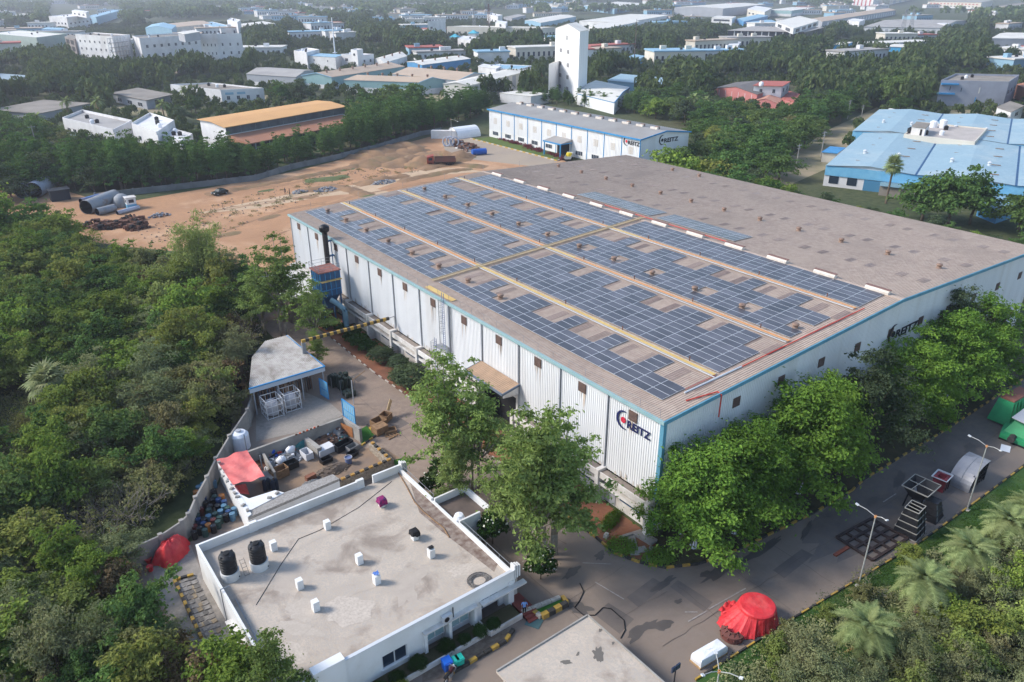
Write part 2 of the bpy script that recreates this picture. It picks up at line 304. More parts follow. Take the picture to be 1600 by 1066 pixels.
# earth banks and spoil on the building site
bank=mat('spoil_earth',(.30,.18,.10),(.20,.125,.075),sc=.25,rough=1,bump=.6,bsc=1.2,stain=(.15,.13,.06),ssc=.12,samt=.7)
def ridge(pts,w,h,seed,name='earth_bank',mt=bank):
    q=random.Random(seed); mb=MB(); rows=[]
    L=[]
    for i in range(len(pts)-1):
        a,b=Vector(pts[i]),Vector(pts[i+1]); k=max(2,int((b-a).length/1.5))
        L+=[a.lerp(b,j/k) for j in range(k)]
    L.append(Vector(pts[-1])); n=len(L)
    for i,p in enumerate(L):
        d=(L[min(i+1,n-1)]-L[max(i-1,0)]).normalized(); s=Vector((-d.y,d.x)); e=min(1,min(i,n-1-i)/2+.05)
        for t,zz in ((-1,0),(-.55,.55),(-.1,1),(.35,.75),(.75,.3),(1.05,0)):
            o=p+s*(t*w*1.1*q.uniform(.75,1.3)); rows.append((o.x,o.y,max(-.05,h*.6*zz*e*(1+.28*math.sin(i*1.7+seed)+q.uniform(-.25,.25)))-.04))
    mb.v=rows; mb.f=[(i*6+j,i*6+j+1,i*6+j+7,i*6+j+6) for i in range(n-1) for j in range(5)]
    o=struct(name,mb,mt); o.data.polygons.foreach_set('use_smooth',[True]*len(o.data.polygons)); return o
ridge([(114.21,201.94),(129.94,208.73),(136.9,200.81)],6,3.2,1); ridge([(101.97,211.46),(119.59,219.32),(132.71,225.17)],5,2.2,2); ridge([(76.12,193.86),(85.67,194.55),(87.54,188.56),(88.47,177.47)],2.2,1.0,3)
ridge([(90.88,191.44),(100.84,193.33),(109.03,193.05)],2.4,1.3,4); ridge([(114.7,197.14),(126.34,199.39),(132.55,187.69)],2.5,1.2,5); ridge([(54.69,206.15),(72.85,208.25),(93.57,211.38),(113.46,216.58)],2,.9,6); ridge([(70.92,187.77),(78.46,186.9)],1.5,.5,8)
gv=mat('scrub_green',(.12,.14,.055),(.09,.11,.045),sc=.6,rough=1,bump=.6,bsc=3)
ridge([(81.54,204.38),(89.64,203.01),(94.7,203.14)],2.6,.8,7,'scrub_bank',gv); ridge([(88.03,182.03),(89.17,175.28)],2,.7,9,'scrub_bank',gv); ridge([(128.9,203.36),(139.4,202.63)],1.5,.5,10,'scrub_bank',gv); ridge([(112.69,203.13),(133.22,213.9)],1.3,.6,11,'scrub_bank',gv)

rutm=mat('rut_earth',(.30,.175,.10),(.24,.145,.085),sc=.5,rough=1)
q=random.Random(17)
for pts in ([(51.05,189.26),(65.39,188.84),(82.89,188.62),(108.62,192.34)],[(46.97,149.64),(55.56,159.47),(64,165.39),(82.9,173.71)],[(39.66,165.97),(53.42,173.56),(67.74,180.06),(78.58,179.43)],[(107.07,221.56),(121.63,222.93),(126.8,203.78),(132.55,187.69)],[(69.68,174.85),(86.74,181.33),(102.74,182.25),(115.23,182.16)],[(59.84,206.48),(76.79,204.24),(101.97,211.46),(126.6,219.06)],[(44.37,137.37),(52.43,148.01),(58.72,160.02)]):
    for off in (-.9,.9):
        P=[Vector(p)+Vector((off*.7,off*.7)) for p in pts]; L=[];Rr=[]
        for i in range(len(P)-1):
            for j in range(6):
                a=P[i].lerp(P[i+1],j/6)+Vector((q.uniform(-.4,.4),q.uniform(-.4,.4))); L.append(a+Vector((.22,.3))*q.uniform(.5,1.2)); Rr.append(a-Vector((.22,.3))*q.uniform(.5,1.2))
        struct('wheel_rut',MB().add([(*a,.02+.0008*len(COL.objects)%.006) for a in L]+[(*a,.02+.0008*len(COL.objects)%.006) for a in Rr],[(len(L)+i,len(L)+i+1,i+1,i) for i in range(len(L)-1)]),rutm)
ridge([(107.07,221.56),(119.33,227.38),(134.5,232.39)],7,2.6,31); ridge([(108.09,206.7),(125.08,212.51),(134.87,212.61)],4,2.4,32); ridge([(56.73,174.33),(63.61,175.93)],1.5,.5,33); ridge([(44.09,167.14),(51.31,167.57)],1.6,.5,34); ridge([(101.8,187.7),(120.56,190.42),(128.5,188.61)],2,.9,35); ridge([(66.63,201.22),(71.76,200.78)],1.2,.5,36,'scrub_bank',gv); ridge([(93.57,211.38),(101.2,212.05)],2,.6,37,'scrub_bank',gv); ridge([(43.55,140.24),(45.94,131.82),(49.4,133.5)],1.5,.7,38)
# ================= MAIN WAREHOUSE =================
X0,Y0,BAY,HE,W1,WT,HR,NB=48.04,39.95,7.384,13.22,41.9,83.4,15.04,12
LY=BAY*NB; Y1=Y0+LY; X1=X0+WT; XR=X0+W1
wh=thing('warehouse',(X0,Y0,0),'huge white corrugated warehouse with brown roof half covered in solar panels','warehouse')
def rib_wall(p,q,z0,z1,zt1=None,pitch=.3,dep=.05,out=(0,0)):
    """corrugated sheet between plan points p and q; zt1 = top height at q"""
    mb=MB(); p=Vector(p); q=Vector(q); L=(q-p).length; d=(q-p)/L; o=Vector(out); n=int(L/pitch); zt1=z1 if zt1 is None else zt1; prof=[]
    for i in range(n):
        for t,h in ((0,0),(.55,0),(.66,1),(.89,1)): prof.append(((i+t)/n,h))
    prof.append((1,0))
    for t,h in prof:
        v=p+d*(t*L)+o*(h*dep); mb.v+=[(v.x,v.y,z0),(v.x,v.y,z1+(zt1-z1)*t)]
    mb.f=[(2*i,2*i+2,2*i+3,2*i+1) for i in range(len(prof)-1)]; return mb
for k in range(NB):
    ya=Y0+k*BAY; z0=4.0 if k not in (3,) else 5.4
    obj('wall_panel',rib_wall((X0,ya+BAY-.05),(X0,ya+.05),z0,HE-.15,out=(-1,0)),M['clad'],wh)
for i in range(11):
    a=X0+WT*i/11; b=X0+WT*(i+1)/11
    def zt(x): return HE+(HR-HE)*(1-abs(x-XR)/(W1 if x<XR else WT-W1))-.15
    if a<XR<b:
        obj('wall_panel',rib_wall((a,Y0),(XR,Y0),1.2,zt(a),zt(XR),out=(0,-1)),M['clad'],wh); a=XR
    obj('wall_panel',rib_wall((a,Y0),(b-.02,Y0),1.2,zt(a),zt(b),out=(0,-1)),M['clad'],wh)
obj('rear_wall',MB().add([(X0,Y1,0),(X1,Y1,0),(X1,Y1,HE-.2),(XR,Y1,HR-.2),(X0,Y1,HE-.2)],[(0,1,2,3,4)]).add([(X1,Y0,0),(X1,Y1,0),(X1,Y1,HE-.2),(X1,Y0,HE-.2)],[(0,1,2,3)]),M['clad'],wh)
obj('plinth',MB().box(X0+.15,Y0+.12,0,X1,Y0+.4,1.2),M['ledge'],wh)
# roof: two ribbed slopes, sheets running from ridge to eave
def roof_slope(xa,za,xb,zb,name):
    mb=MB(); n=int((LY+.5)/.3); y=Y0-.25; st=(LY+.5)/n
    prof=[]
    for i in range(n):
        for t,h in ((0,0),(.62,0),(.7,.045),(.88,.045)): prof.append((y+(i+t)*st,h))
    prof.append((y+LY+.5,0))
    K=5
    for yy,h in prof:
        for k in range(K+1): mb.v.append((xa+(xb-xa)*k/K,yy,za+(zb-za)*k/K+h))
    N=K+1; fs=[]
    for i in range(len(prof)-1):
        for k in range(K):
            q=(i*N+k,i*N+k+1,(i+1)*N+k+1,(i+1)*N+k); fs.append(q if xb>xa else q[::-1])
    mb.f=fs; return obj(name,mb,M['roof'],wh)
roof_slope(X0-.3,HE,XR,HR,'roof'); roof_slope(XR,HR,X1+.3,HE,'roof')
obj('ridge_cap',MB().prism([(XR-.35,Y0-.26),(XR+.35,Y0-.26),(XR+.35,Y1+.26),(XR-.35,Y1+.26)],HR-.02,HR+.07),M['roof'],wh)
SLP=(HR-HE)/W1
def rz(u): return HE+SLP*u if u<=W1 else HR-(HR-HE)*(u-W1)/(WT-W1)
# eaves trim, corner trim, gutters
obj('gutter',MB().box(X0-.42,Y0-.3,HE-.32,X0-.12,Y1+.3,HE+.03),M['trimg'],wh)
g=MB()
for xa,xb in ((X0-.35,XR),(XR,X1+.35)):
    za,zb=rz(xa-X0) if xa>X0 else HE,rz(min(xb-X0,WT))
    g.add([(xa,Y0-.34,za-.32),(xb,Y0-.34,zb-.32),(xb,Y0-.34,zb+.1),(xa,Y0-.34,za+.1),(xa,Y0-.2,za-.32),(xb,Y0-.2,zb-.32),(xb,Y0-.2,zb+.1),(xa,Y0-.2,za+.1)],[(0,1,2,3),(5,4,7,6),(3,2,6,7),(1,0,4,5),(0,3,7,4),(2,1,5,6)])
obj('gable_trim',g,M['trim'],wh)
obj('corner_trim',MB().box(X0-.12,Y0-.12,1.2,X0+.3,Y0+.02,HE-.3).box(X0-.12,Y0+.02,1.2,X0+.02,Y0+.35,HE-.3),M['trim'],wh)
for k in range(1,NB+1):
    y=Y0+k*BAY-(.15 if k==NB else 0)
    o=obj('downpipe',MB().cyl((X0-.13,y,2.6),(X0-.13,y,HE-.3),.075,n=7).box(X0-.24,y-.12,HE-.5,X0-.04,y+.12,HE-.28),M['pipe'],wh)
# louvres high on the two walls
lv=MB().box(0,0,0,.05,1.1,1.05)
def louver(x,y,z,side):
    w,h=1.15,1.1; f=MB()
    if side=='L':
        o=obj('louver',MB().box(x-.1,y-w/2,z,x-.04,y+w/2,z+h),M['louver'],wh)
        for i in range(6): f.box(x-.14,y-w/2+.05,z+.06+i*.17,x-.10,y+w/2-.05,z+.15+i*.17)
    else:
        o=obj('louver',MB().box(x-w/2,y-.1,z,x+w/2,y-.04,z+h),M['louver'],wh)
        for i in range(6): f.box(x-w/2+.05,y-.14,z+.06+i*.17,x+w/2-.05,y-.10,z+.15+i*.17)
    obj('slat',f,M['louver'],o,kind='stuff')
def streaks(x,y,z,side,seed):
    q=random.Random(seed); mb=MB()
    for i in range(4):
        o=q.uniform(-.5,.5); w=q.uniform(.03,.08); h=q.uniform(.7,3.0)
        mb.add([(x-.062,y+o-w,z),(x-.062,y+o+w,z),(x-.062,y+o+w*.3,z-h)],[(1,0,2)]) if side=='L' else mb.add([(x+o-w,y-.062,z),(x+o+w,y-.062,z),(x+o+w*.3,y-.062,z-h)],[(0,1,2)])
    obj('rust_streak',mb,mat('rust_streak',(.52,.40,.31),(.6,.5,.42),sc=2,rough=.8),wh)
sp=MB(); q=random.Random(5)
for i in range(150):
    y=Y0+q.uniform(0,LY); h=q.uniform(.15,.9); w=q.uniform(.08,.3)
    if 62<y<69.6: continue
    sp.add([(X0-.062,y-w,4.02),(X0-.062,y+w,4.02),(X0-.062,y+w*.4,4.02+h),(X0-.062,y-w*.5,4.02+h*.8)],[(1,0,3,2)])
obj('splash_dirt',sp,mat('splash_dirt',(.55,.49,.44),(.62,.57,.53),sc=1.5,rough=.9),wh,kind='stuff')
for k in range(NB): louver(X0,Y0+k*BAY+3.9,11.25,'L'); streaks(X0,Y0+k*BAY+3.9,11.25,'L',k)
for i,zz in enumerate((10.7,10.75,10.6,10.3,10.1,9.7,9.4,9.2,9.1,9.1,9.1)): louver(X0+10.8+7.55*i,Y0,zz+.2,'G')
# lower storey of the long wall: piers, double ledges, recessed windows
lw=MB()
for k in range(NB):
    ya=Y0+k*BAY; yb=ya+BAY
    if k==3: continue
    obj('lower_wall',MB().box(X0-.05,ya+.2,0,X0+.25,yb-.2,2.9),M['ledge'],wh)
    led=obj('ledge',MB().box(X0-1.05,ya+.27,3.25,X0-.9,yb-.27,3.95).box(X0-.9,ya+.27,3.25,X0-.06,yb-.27,3.5),M['ledge'],wh)
    obj('ledge_soil',MB().box(X0-.9,ya+.28,3.5,X0-.06,yb-.28,3.86),M['ledgetop'],led)
    obj('sunshade',MB().box(X0-1.0,ya+.27,2.35,X0-.05,yb-.27,2.5).box(X0-1.0,ya+.27,2.5,X0-.9,yb-.27,2.7),M['ledge'],wh)
    w=obj('window',MB().box(X0-.10,ya+.75,1.35,X0-.06,yb-2.6,2.15),M['glass'],wh)
    fr=MB(); fr.box(X0-.14,ya+.7,1.28,X0-.1,yb-2.55,1.35).box(X0-.14,ya+.7,2.15,X0-.1,yb-2.55,2.22)
    for j in range(4): yy=ya+.7+j*(BAY-3.32)/3; fr.box(X0-.14,yy,1.35,X0-.1,yy+.07,2.15)
    obj('window_frame',fr,M['bluedark'],w)
    obj('shutter',MB().box(X0-.12,yb-1.9,.1,X0-.06,yb-.9,2.3),M['pipe'],wh)
for k in list(range(0,3))+[3,4]+list(range(5,NB+1)):
    y=Y0+k*BAY
    if k==0: y+=.25
    obj('pier',MB().box(X0-1.2,y-.26,0,X0-.02,y+.26,4.15),M['ledge'],wh)
# dark goods doorway under its lean-to canopy (fourth bay)
ya,yb=Y0+3*BAY,Y0+4*BAY
obj('doorway',MB().box(X0+1.4,ya+.3,0,X0+1.5,yb-.3,5.4).box(X0,ya+.2,0,X0+1.5,ya+.35,5.4).box(X0,yb-.35,0,X0+1.5,yb-.2,5.4),M['dark'],wh)
obj('door_post',MB().box(X0-.25,ya-.05,4,X0+.1,ya+.3,7.5),M['ledge'],wh)
cn=MB(); n=int(BAY/.3)
for i in range(n+1):
    for h in (0,1):
        y=ya-.2+(BAY+.3)*min(1,(i+.25*h)/n); zz=.05*h
        cn.v+=[(X0-.12,y,7.65+zz),(X0-2.6,y,7.15+zz)]
cn.f=[(2*i,2*i+1,2*i+3,2*i+2) for i in range(len(cn.v)//2-1)]
can=obj('canopy',cn,mat('canopy_tan',(.40,.27,.18),(.32,.22,.15),sc=.8,rough=.8),wh)
cf=MB().beam((X0-2.65,ya-.25,7.05),(X0-2.65,yb+.15,7.05),.12,.3).beam((X0-2.65,ya-.25,7.05),(X0-.1,ya-.25,7.55),.1,.28).beam((X0-2.65,yb+.15,7.05),(X0-.1,yb+.15,7.55),.1,.28)
obj('canopy_fascia',cf,mat('slate_fascia',(.12,.15,.2),rough=.6),can)
obj('canopy_side',MB().add([(X0-2.5,ya-.1,6.95),(X0-.2,ya-.1,7.4),(X0-.2,ya-.1,6.2),(X0-2.5,ya-.1,6.5)],[(0,1,2,3)]).add([(X0-2.5,ya-.15,6.95),(X0-.2,ya-.15,7.4),(X0-.2,ya-.15,6.2),(X0-2.5,ya-.15,6.5)],[(3,2,1,0)]),M['ledge'],can)
# cat ladder with hoops and mid landing
yl=Y0+BAY*5.05
ld=MB()
for s in (0,.45): ld.beam((X0-.55,yl+s,6.6),(X0-.55,yl+s,HE+1.1),.06).beam((X0-1.3,yl+1.1+s,.2),(X0-1.3,yl+1.1+s,7.8),.06)
for i in range(22): ld.beam((X0-.55,yl,6.7+i*.3),(X0-.55,yl+.45,6.7+i*.3),.035)
for i in range(24): ld.beam((X0-1.3,yl+1.1,.4+i*.3),(X0-1.3,yl+1.55,.4+i*.3),.035)
obj('ladder',ld,mat('ladder_blue_grey',(.16,.2,.33),rough=.5),wh)
hp=MB()
def hoop(x,y,z):
    pts=[(x-.7*math.sin(a),y+.22-.36*math.cos(a),z) for a in [PI*j/6 for j in range(7)]]; hp.tube(pts,.022,4)
for z in np.arange(8.8,13.9,.75): hoop(X0-.55,yl,z)
for z in np.arange(2.6,7.6,.8): hoop(X0-1.3,yl+1.1,z)
for s in (.25,.5,.75): a=PI*s; hp.beam((X0-.55-.7*math.sin(a),yl+.22-.36*math.cos(a),8.8),(X0-.55-.7*math.sin(a),yl+.22-.36*math.cos(a),13.7),.03); hp.beam((X0-1.3-.7*math.sin(a),yl+1.32-.36*math.cos(a),2.6),(X0-1.3-.7*math.sin(a),yl+1.32-.36*math.cos(a),7.4),.03)
obj('ladder_cage',hp,M['steel'],wh)
obj('ladder_landing',MB().box(X0-1.4,yl-.3,6.55,X0-.1,yl+1.7,6.62).beam((X0-.1,yl+.3,5.4),(X0-1.3,yl+.3,6.55),.06).beam((X0-.15,yl-.9,0),(X0-.15,yl-.9,13),.09).beam((X0-.15,yl+2,0),(X0-.15,yl+2,13),.07),M['steel'],wh)
# roof turbines, ridge vents, skylights
def turbine(u,v):
    x,y,z=X0+u,Y0+v,rz(u)
    o=obj('roof_vent',MB().lathe([(.36,z),(.31,z+.2),(.28,z+.32)],x,y,12),M['vent'],wh)
    c=MB().lathe([(.28,z+.32),(.38,z+.4),(.43,z+.52),(.37,z+.64),(.2,z+.7),(0,z+.72)],x,y,14)
    obj('vent_head',c,M['vent'],o)
for k in range(NB):
    v=3.6+k*BAY
    if k>=4: turbine(5.45,v)
    turbine(25.5,v)
    turbine(59.1,v)
    if k in(8,9): turbine(78.9,v)
for k in range(NB):
    y=Y0+1.6+k*7.33; 
    o=obj('ridge_vent',MB().prism([(XR+.05,y),(XR+.5,y),(XR+.5,y+3.1),(XR+.05,y+3.1)],HR-.05,[HR+.52,HR+.42,HR+.42,HR+.52]).prism([(XR-.2,y),(XR+.05,y),(XR+.05,y+3.1),(XR-.2,y+3.1)],HR-.05,[HR+.32,HR+.52,HR+.52,HR+.32]),M['ridge'],wh)
    obj('vent_lid',MB().box(XR+.02,y-.06,HR+.52,XR+.56,y+3.16,HR+.58),M['ridgetop'],o)
def skylight(u,v,L=2.1,w=.95):
    mb=MB()
    for j in range(4):
        y=Y0+v-w/2+j*w/3.4; ua,ub=u-L/2,u+L/2
        mb.add([(X0+ua,y,rz(ua)+.055),(X0+ub,y,rz(ub)+.055),(X0+ub,y+.16,rz(ub)+.055),(X0+ua,y+.16,rz(ua)+.055)],[(0,1,2,3)])
    obj('skylight',mb,M['skylight'],wh)
for k in range(NB):
    for dv in (2.1,5.05):
        for u in (51.75,64.0,76.35): skylight(u,k*BAY+dv)
        skylight(7.5,k*BAY+dv,3.0); skylight(19.3,k*BAY+dv,3.0); skylight(32.5,k*BAY+dv,3.0)
# company sign, drawn as raised letters
def textmesh(txt,size,ext,spx=1.0,bold=.02):
    cu=bpy.data.curves.new('t','FONT'); cu.body=txt; cu.size=size; cu.extrude=ext; cu.offset=bold*size; cu.space_character=spx; cu.resolution_u=3
    t=bpy.data.objects.new('t',cu); COL.objects.link(t); dg=bpy.context.evaluated_depsgraph_get()
    me=bpy.data.meshes.new_from_object(t.evaluated_get(dg)); bpy.data.objects.remove(t); bpy.data.curves.remove(cu); return me
navy=mat('sign_navy',(.015,.02,.09),rough=.6); signred=mat('sign_red',(.5,.02,.05),rough=.6); ink=mat('sign_black',(.012,.014,.02),rough=.6)
def sign(parent,origin,xdir,size,ink_m,dot_m,sx=1.35,small=None):
    """emblem (open ring with a dot) and lettering; origin = left foot of the letters, xdir = reading direction"""
    X=Vector(xdir); Z=Vector((0,0,1)); Y=Z.cross(X); rot=Matrix((X,Z,X.cross(Z))).transposed().to_4x4()
    off=wloc(parent)
    def put(name,me,m,p,scx=1):
        o=bpy.data.objects.new(name,me); COL.objects.link(o); me.materials.clear(); me.materials.append(m); o.parent=parent
        o.matrix_local=Matrix.Translation(Vector(p)-off)@rot@Matrix.Diagonal((scx,1,1,1)); return o
    O=Vector(origin)
    put('sign_lettering',textmesh('REITZ',size,.03),ink_m,O+X*(size*1.15),sx)
    ring=MB(); n=22; r=size*.85
    for i in range(n+1):
        a=R(75)+(R(290)-R(75))*i/n; w=size*(.04+.2*math.sin(PI*i/n))
        for rr,zz in ((r,-.03),(r-w,-.03),(r-w,.03),(r,.03)): ring.v.append((rr*math.cos(a),rr*math.sin(a),zz))
    for i in range(n):
        for j in range(4): ring.f.append((i*4+j,i*4+(j+1)%4,i*4+4+(j+1)%4,i*4+4+j))
    put('sign_emblem',ring.mesh('emblem'),ink_m,O+X*(size*.78)+Z*(size*.5))
    d=MB().cyl((0,0,-.03),(0,0,.04),size*.27,n=14); put('sign_dot',d.mesh('dot'),dot_m,O+X*(size*.74)+Z*(size*.48))
    if small:
        for i,ch in enumerate(small): put('sign_small_letter',textmesh(ch,size*.3,.02),ink_m,O+X*(size*(1.6+i*1.55))-Z*(size*.52))
sign(wh,(X0-.11,(45.94,10.01)[0],(44.61,10.22)[1]+.05),(0,-1,0),1.2,navy,signred,1.0)
sign(wh,((88.67,10.48)[0],Y0-.11,(90.47,9.8)[1]-.1),(1,0,0),1.5,ink,ink,1.4)

# ================= SOLAR ARRAYS =================
def panelmat(name,base,rough):
    if name in MATS: return MATS[name]
    m=bpy.data.materials.new(name); m.use_nodes=True; nt=m.node_tree; p=nt.nodes['Principled BSDF']
    oi=nt.nodes.new('ShaderNodeObjectInfo'); h=nt.nodes.new('ShaderNodeHueSaturation'); r=nt.nodes.new('ShaderNodeMapRange'); r.inputs[3].default_value=.7; r.inputs[4].default_value=1.35
    nt.links.new(oi.outputs['Random'],r.inputs[0]); nt.links.new(r.outputs[0],h.inputs['Value'])
    g=nt.nodes.new('ShaderNodeNewGeometry'); f=_noise(nt,g.outputs['Position'],.35,5,.4,.7)
    c=_mix(nt,f,base,tuple(x*1.5+.01 for x in base)); nt.links.new(c,h.inputs['Color']); nt.links.new(h.outputs[0],p.inputs['Base Color'])
    p.inputs['Roughness'].default_value=rough; p.inputs['Specular IOR Level'].default_value=.45; p.inputs['Coat Weight'].default_value=.3; p.inputs['Coat Roughness'].default_value=.18
    MATS[name]=m; return m
pglass=panelmat('solar_cell_glass',(.058,.056,.066),.38)
PW,PL=1.13,2.25
pm=MB().box(-PW/2+.012,-PL/2+.012,.0,PW/2-.012,PL/2-.012,.035)
nfr=len(pm.f); e=.034
pm.add([(-PW/2+e,-PL/2+e,.038),(PW/2-e,-PL/2+e,.038),(PW/2-e,PL/2-e,.038),(-PW/2+e,PL/2-e,.038)],[(0,1,2,3)])
pme=pm.mesh('solar_panel'); pme.materials.append(M['frame']); pme.materials.append(pglass); pme.polygons[nfr].material_index=1
# underside shadow gap comes from a rail that lifts the panels off the sheet
def array(label,u0,rows,v0,cols,gaps,far=False):
    """gaps: list of (row0,row1,col0,col1) left out"""
    um=u0+rows*PW/2
    root=thing('solar_array',(X0+um,Y0+v0,rz(um)),label,'solar array','solar arrays on the brown roof')
    o0=wloc(root); rails=MB()
    for i in range(rows):
        for j in range(cols):
            if any(a<=i<=b and c<=j<=d for a,b,c,d in gaps): continue
            u=u0+(i+.5)*PW; v=v0+(j+.5)*PL
            o=bpy.data.objects.new('solar_panel',pme); COL.objects.link(o); o.parent=root
            o.location=Vector((X0+u,Y0+v,rz(u)+.13))-o0; o.rotation_euler=(0,(-1 if not far else 1)*math.atan(SLP),0)
        for a in range(cols):
            if any(p<=i<=q and c<=a<=d for p,q,c,d in gaps): continue
            u=u0+(i+.5)*PW
            for y in (v0+a*PL+.45,v0+(a+1)*PL-.5): rails.add([(X0+u-PW/2,Y0+y,rz(u-PW/2)+.05),(X0+u+PW/2,Y0+y,rz(u+PW/2)+.05),(X0+u+PW/2,Y0+y,rz(u+PW/2)+.125),(X0+u-PW/2,Y0+y,rz(u-PW/2)+.125)],[(0,1,2,3)])
    obj('mounting_rail',rails,M['steel'],root)
N0=2.5; F0=44.75
def bays(r0,r1,cols): return [(r0,r1,a,b) for a,b in cols]
array('near part of the lowest solar array, along the eave above the white wall',2.33,6,N0,18,bays(3,5,[(0,1),(3,4),(6,7),(9,10),(13,14),(16,17)])+[(2,2,13,13),(2,2,16,17)])
array('far part of the lowest solar array, beyond the cross walkway near the black chimney',2.33,6,F0,19,bays(3,5,[(1,2),(4,5),(7,8),(11,12),(14,15),(17,18)])+bays(2,2,[(1,1),(4,4),(8,8),(11,11),(14,14)]))
array('near part of the second solar array, between the yellow walkway and the lower orange walkway',10.75,9,N0,18,bays(6,8,[(0,0),(3,3),(6,7),(10,10),(13,13),(17,17)]))
array('far part of the second solar array, beyond the cross walkway',10.75,9,F0,19,bays(6,8,[(1,1),(5,5),(8,8),(11,11),(15,15),(18,18)]))
array('near part of the third solar array, the one with square holes around brown turbines',22.9,10,N0,18,bays(7,9,[(0,1),(3,4),(6,7),(9,10),(13,14),(16,17)])+bays(2,3,[(0,0),(3,3),(6,6),(10,10),(13,13),(16,16)]))
array('far part of the third solar array, beyond the cross walkway with turbine holes',22.9,10,F0,19,bays(7,9,[(1,2),(4,5),(7,8),(11,12),(14,17)])+bays(2,3,[(1,1),(4,4),(8,8),(11,11),(14,14)]))
array('near part of the uppermost unbroken solar array, below the white ridge vents',35.85,5,2.0,18,[])
array('far part of the uppermost unbroken solar array, below the farthest white ridge vents',35.85,5,F0,18,[])
array('nearer small solar array on the far slope behind the ridge',44.6,4,27.2,7,[],True)
array('farther small solar array on the far slope behind the ridge',44.6,4,44.6,8,[],True)
# walkways along and across the roof, parts of the warehouse
def strip(name,u,v0,v1,w,m1,rail,seg=1):
    n=12
    for k in range(n if seg else 1):
        a=v0+(v1-v0)*k/n; b=v0+(v1-v0)*(k+1)/n-.04
        obj(name,MB().prism([(X0+u-w/2,Y0+a),(X0+u+w/2,Y0+a),(X0+u+w/2,Y0+b),(X0+u-w/2,Y0+b)],rz(u)+.16,rz(u)+.2),m1(k),wh)
    r=MB()
    for s in (-1,1): r.beam((X0+u+s*(w/2+.05),Y0+v0,rz(u)+.22),(X0+u+s*(w/2+.05),Y0+v1,rz(u)+.22),.05)
    obj('walkway_edge',r,rail,wh)
strip('walkway',9.95,2.4,88,.5,lambda k:M['walky'] if k<6 or k>10 else M['walko'],M['kwhite'])
strip('walkway',22.0,2,87.5,.5,lambda k:M['walko'] if k not in(5,11) else M['walky'],M['kwhite'])
strip('walkway',35.15,2,87.5,.5,lambda k:M['walko'] if k not in(5,11) else M['walky'],M['kwhite'])
p=MB()
for u in (9.5,21.45,34.65): p.cyl((X0+u,Y0+2,rz(u)+.2),(X0+u,Y0+88,rz(u)+.2),.05,n=5)
obj('cable_tray',p,M['frame'],wh)
st=MB()
for u in (9.95,22.0,35.15):
    for k in range(9): v=6+k*10; st.beam((X0+u+.35,Y0+v,rz(u)+.1),(X0+u+.35,Y0+v,rz(u)+.75),.09)
obj('junction_post',st,M['rust'],wh,kind='stuff')
cw=MB(); cw2=MB()
for k in range(20):
    ua=2.0+k*2.05; ub=ua+1.95
    for s in (-.35,.35): cw.add([(X0+ua,Y0+44.05+s-.06,rz(ua)+.3),(X0+ub,Y0+44.05+s-.06,rz(ub)+.3),(X0+ub,Y0+44.05+s+.06,rz(ub)+.3),(X0+ua,Y0+44.05+s+.06,rz(ua)+.3)],[(0,1,2,3)])
    for j in range(8): u=ua+j*.25; cw2.box(X0+u,Y0+43.7,rz(u)+.22,X0+u+.12,Y0+44.4,rz(u)+.26)
obj('walkway_rail',cw,mat('worn_rail',(.36,.28,.15),(.25,.2,.13),sc=2),wh); obj('walkway_grating',cw2,M['walkg'],wh,kind='stuff')
obj('walkway',MB().add([(X0+.1,Y0+43,rz(0)+.12),(X0+.9,Y0+43,rz(.8)+.12),(X0+.9,Y0+36.5,rz(.8)+.12),(X0+.1,Y0+36.5,rz(0)+.12)],[(3,2,1,0)]),M['walky'],wh)
def conduit(pts,r=.07): obj('red_conduit',MB().tube(pts,r,5),M['redpipe'],wh)
def roofpath(pts): return [(X0+u,Y0+v,rz(u)+.14) for u,v in pts]
conduit(roofpath([(13.5,1.7),(24,1.55),(36,1.35)])); conduit(roofpath([(4.0,.9),(7.6,.05)])+[(X0+7.6,Y0-.45,HE+.3),(X0+7.6,Y0-.45,HE-2.2)]); conduit(roofpath([(5.6,2.4),(10,2.3)]),.03)
conduit([(X0+43.2,Y0+27,HR+.15),(X0+43.2,Y0+56,HR+.15)],.06)
obj('white_conduit',MB().tube(roofpath([(5,2.0),(13.5,1.75)]),.09,5),M['frame'],wh)
ln=MB()
for k in range(34): v=.6+k*2.6; ln.beam((X0+.05,Y0+v,HE),(X0+.05,Y0+v,HE+.85),.025)
ln.beam((X0+.05,Y0+.6,HE+.82),(X0+.05,Y0+86,HE+.82),.014)
for k in range(9): ln.beam((X0+4+k*9.5,Y1+.1,rz(4+k*9.5)),(X0+4+k*9.5,Y1+.1,rz(4+k*9.5)+1.4),.03)
obj('safety_line',ln,M['steel'],wh)

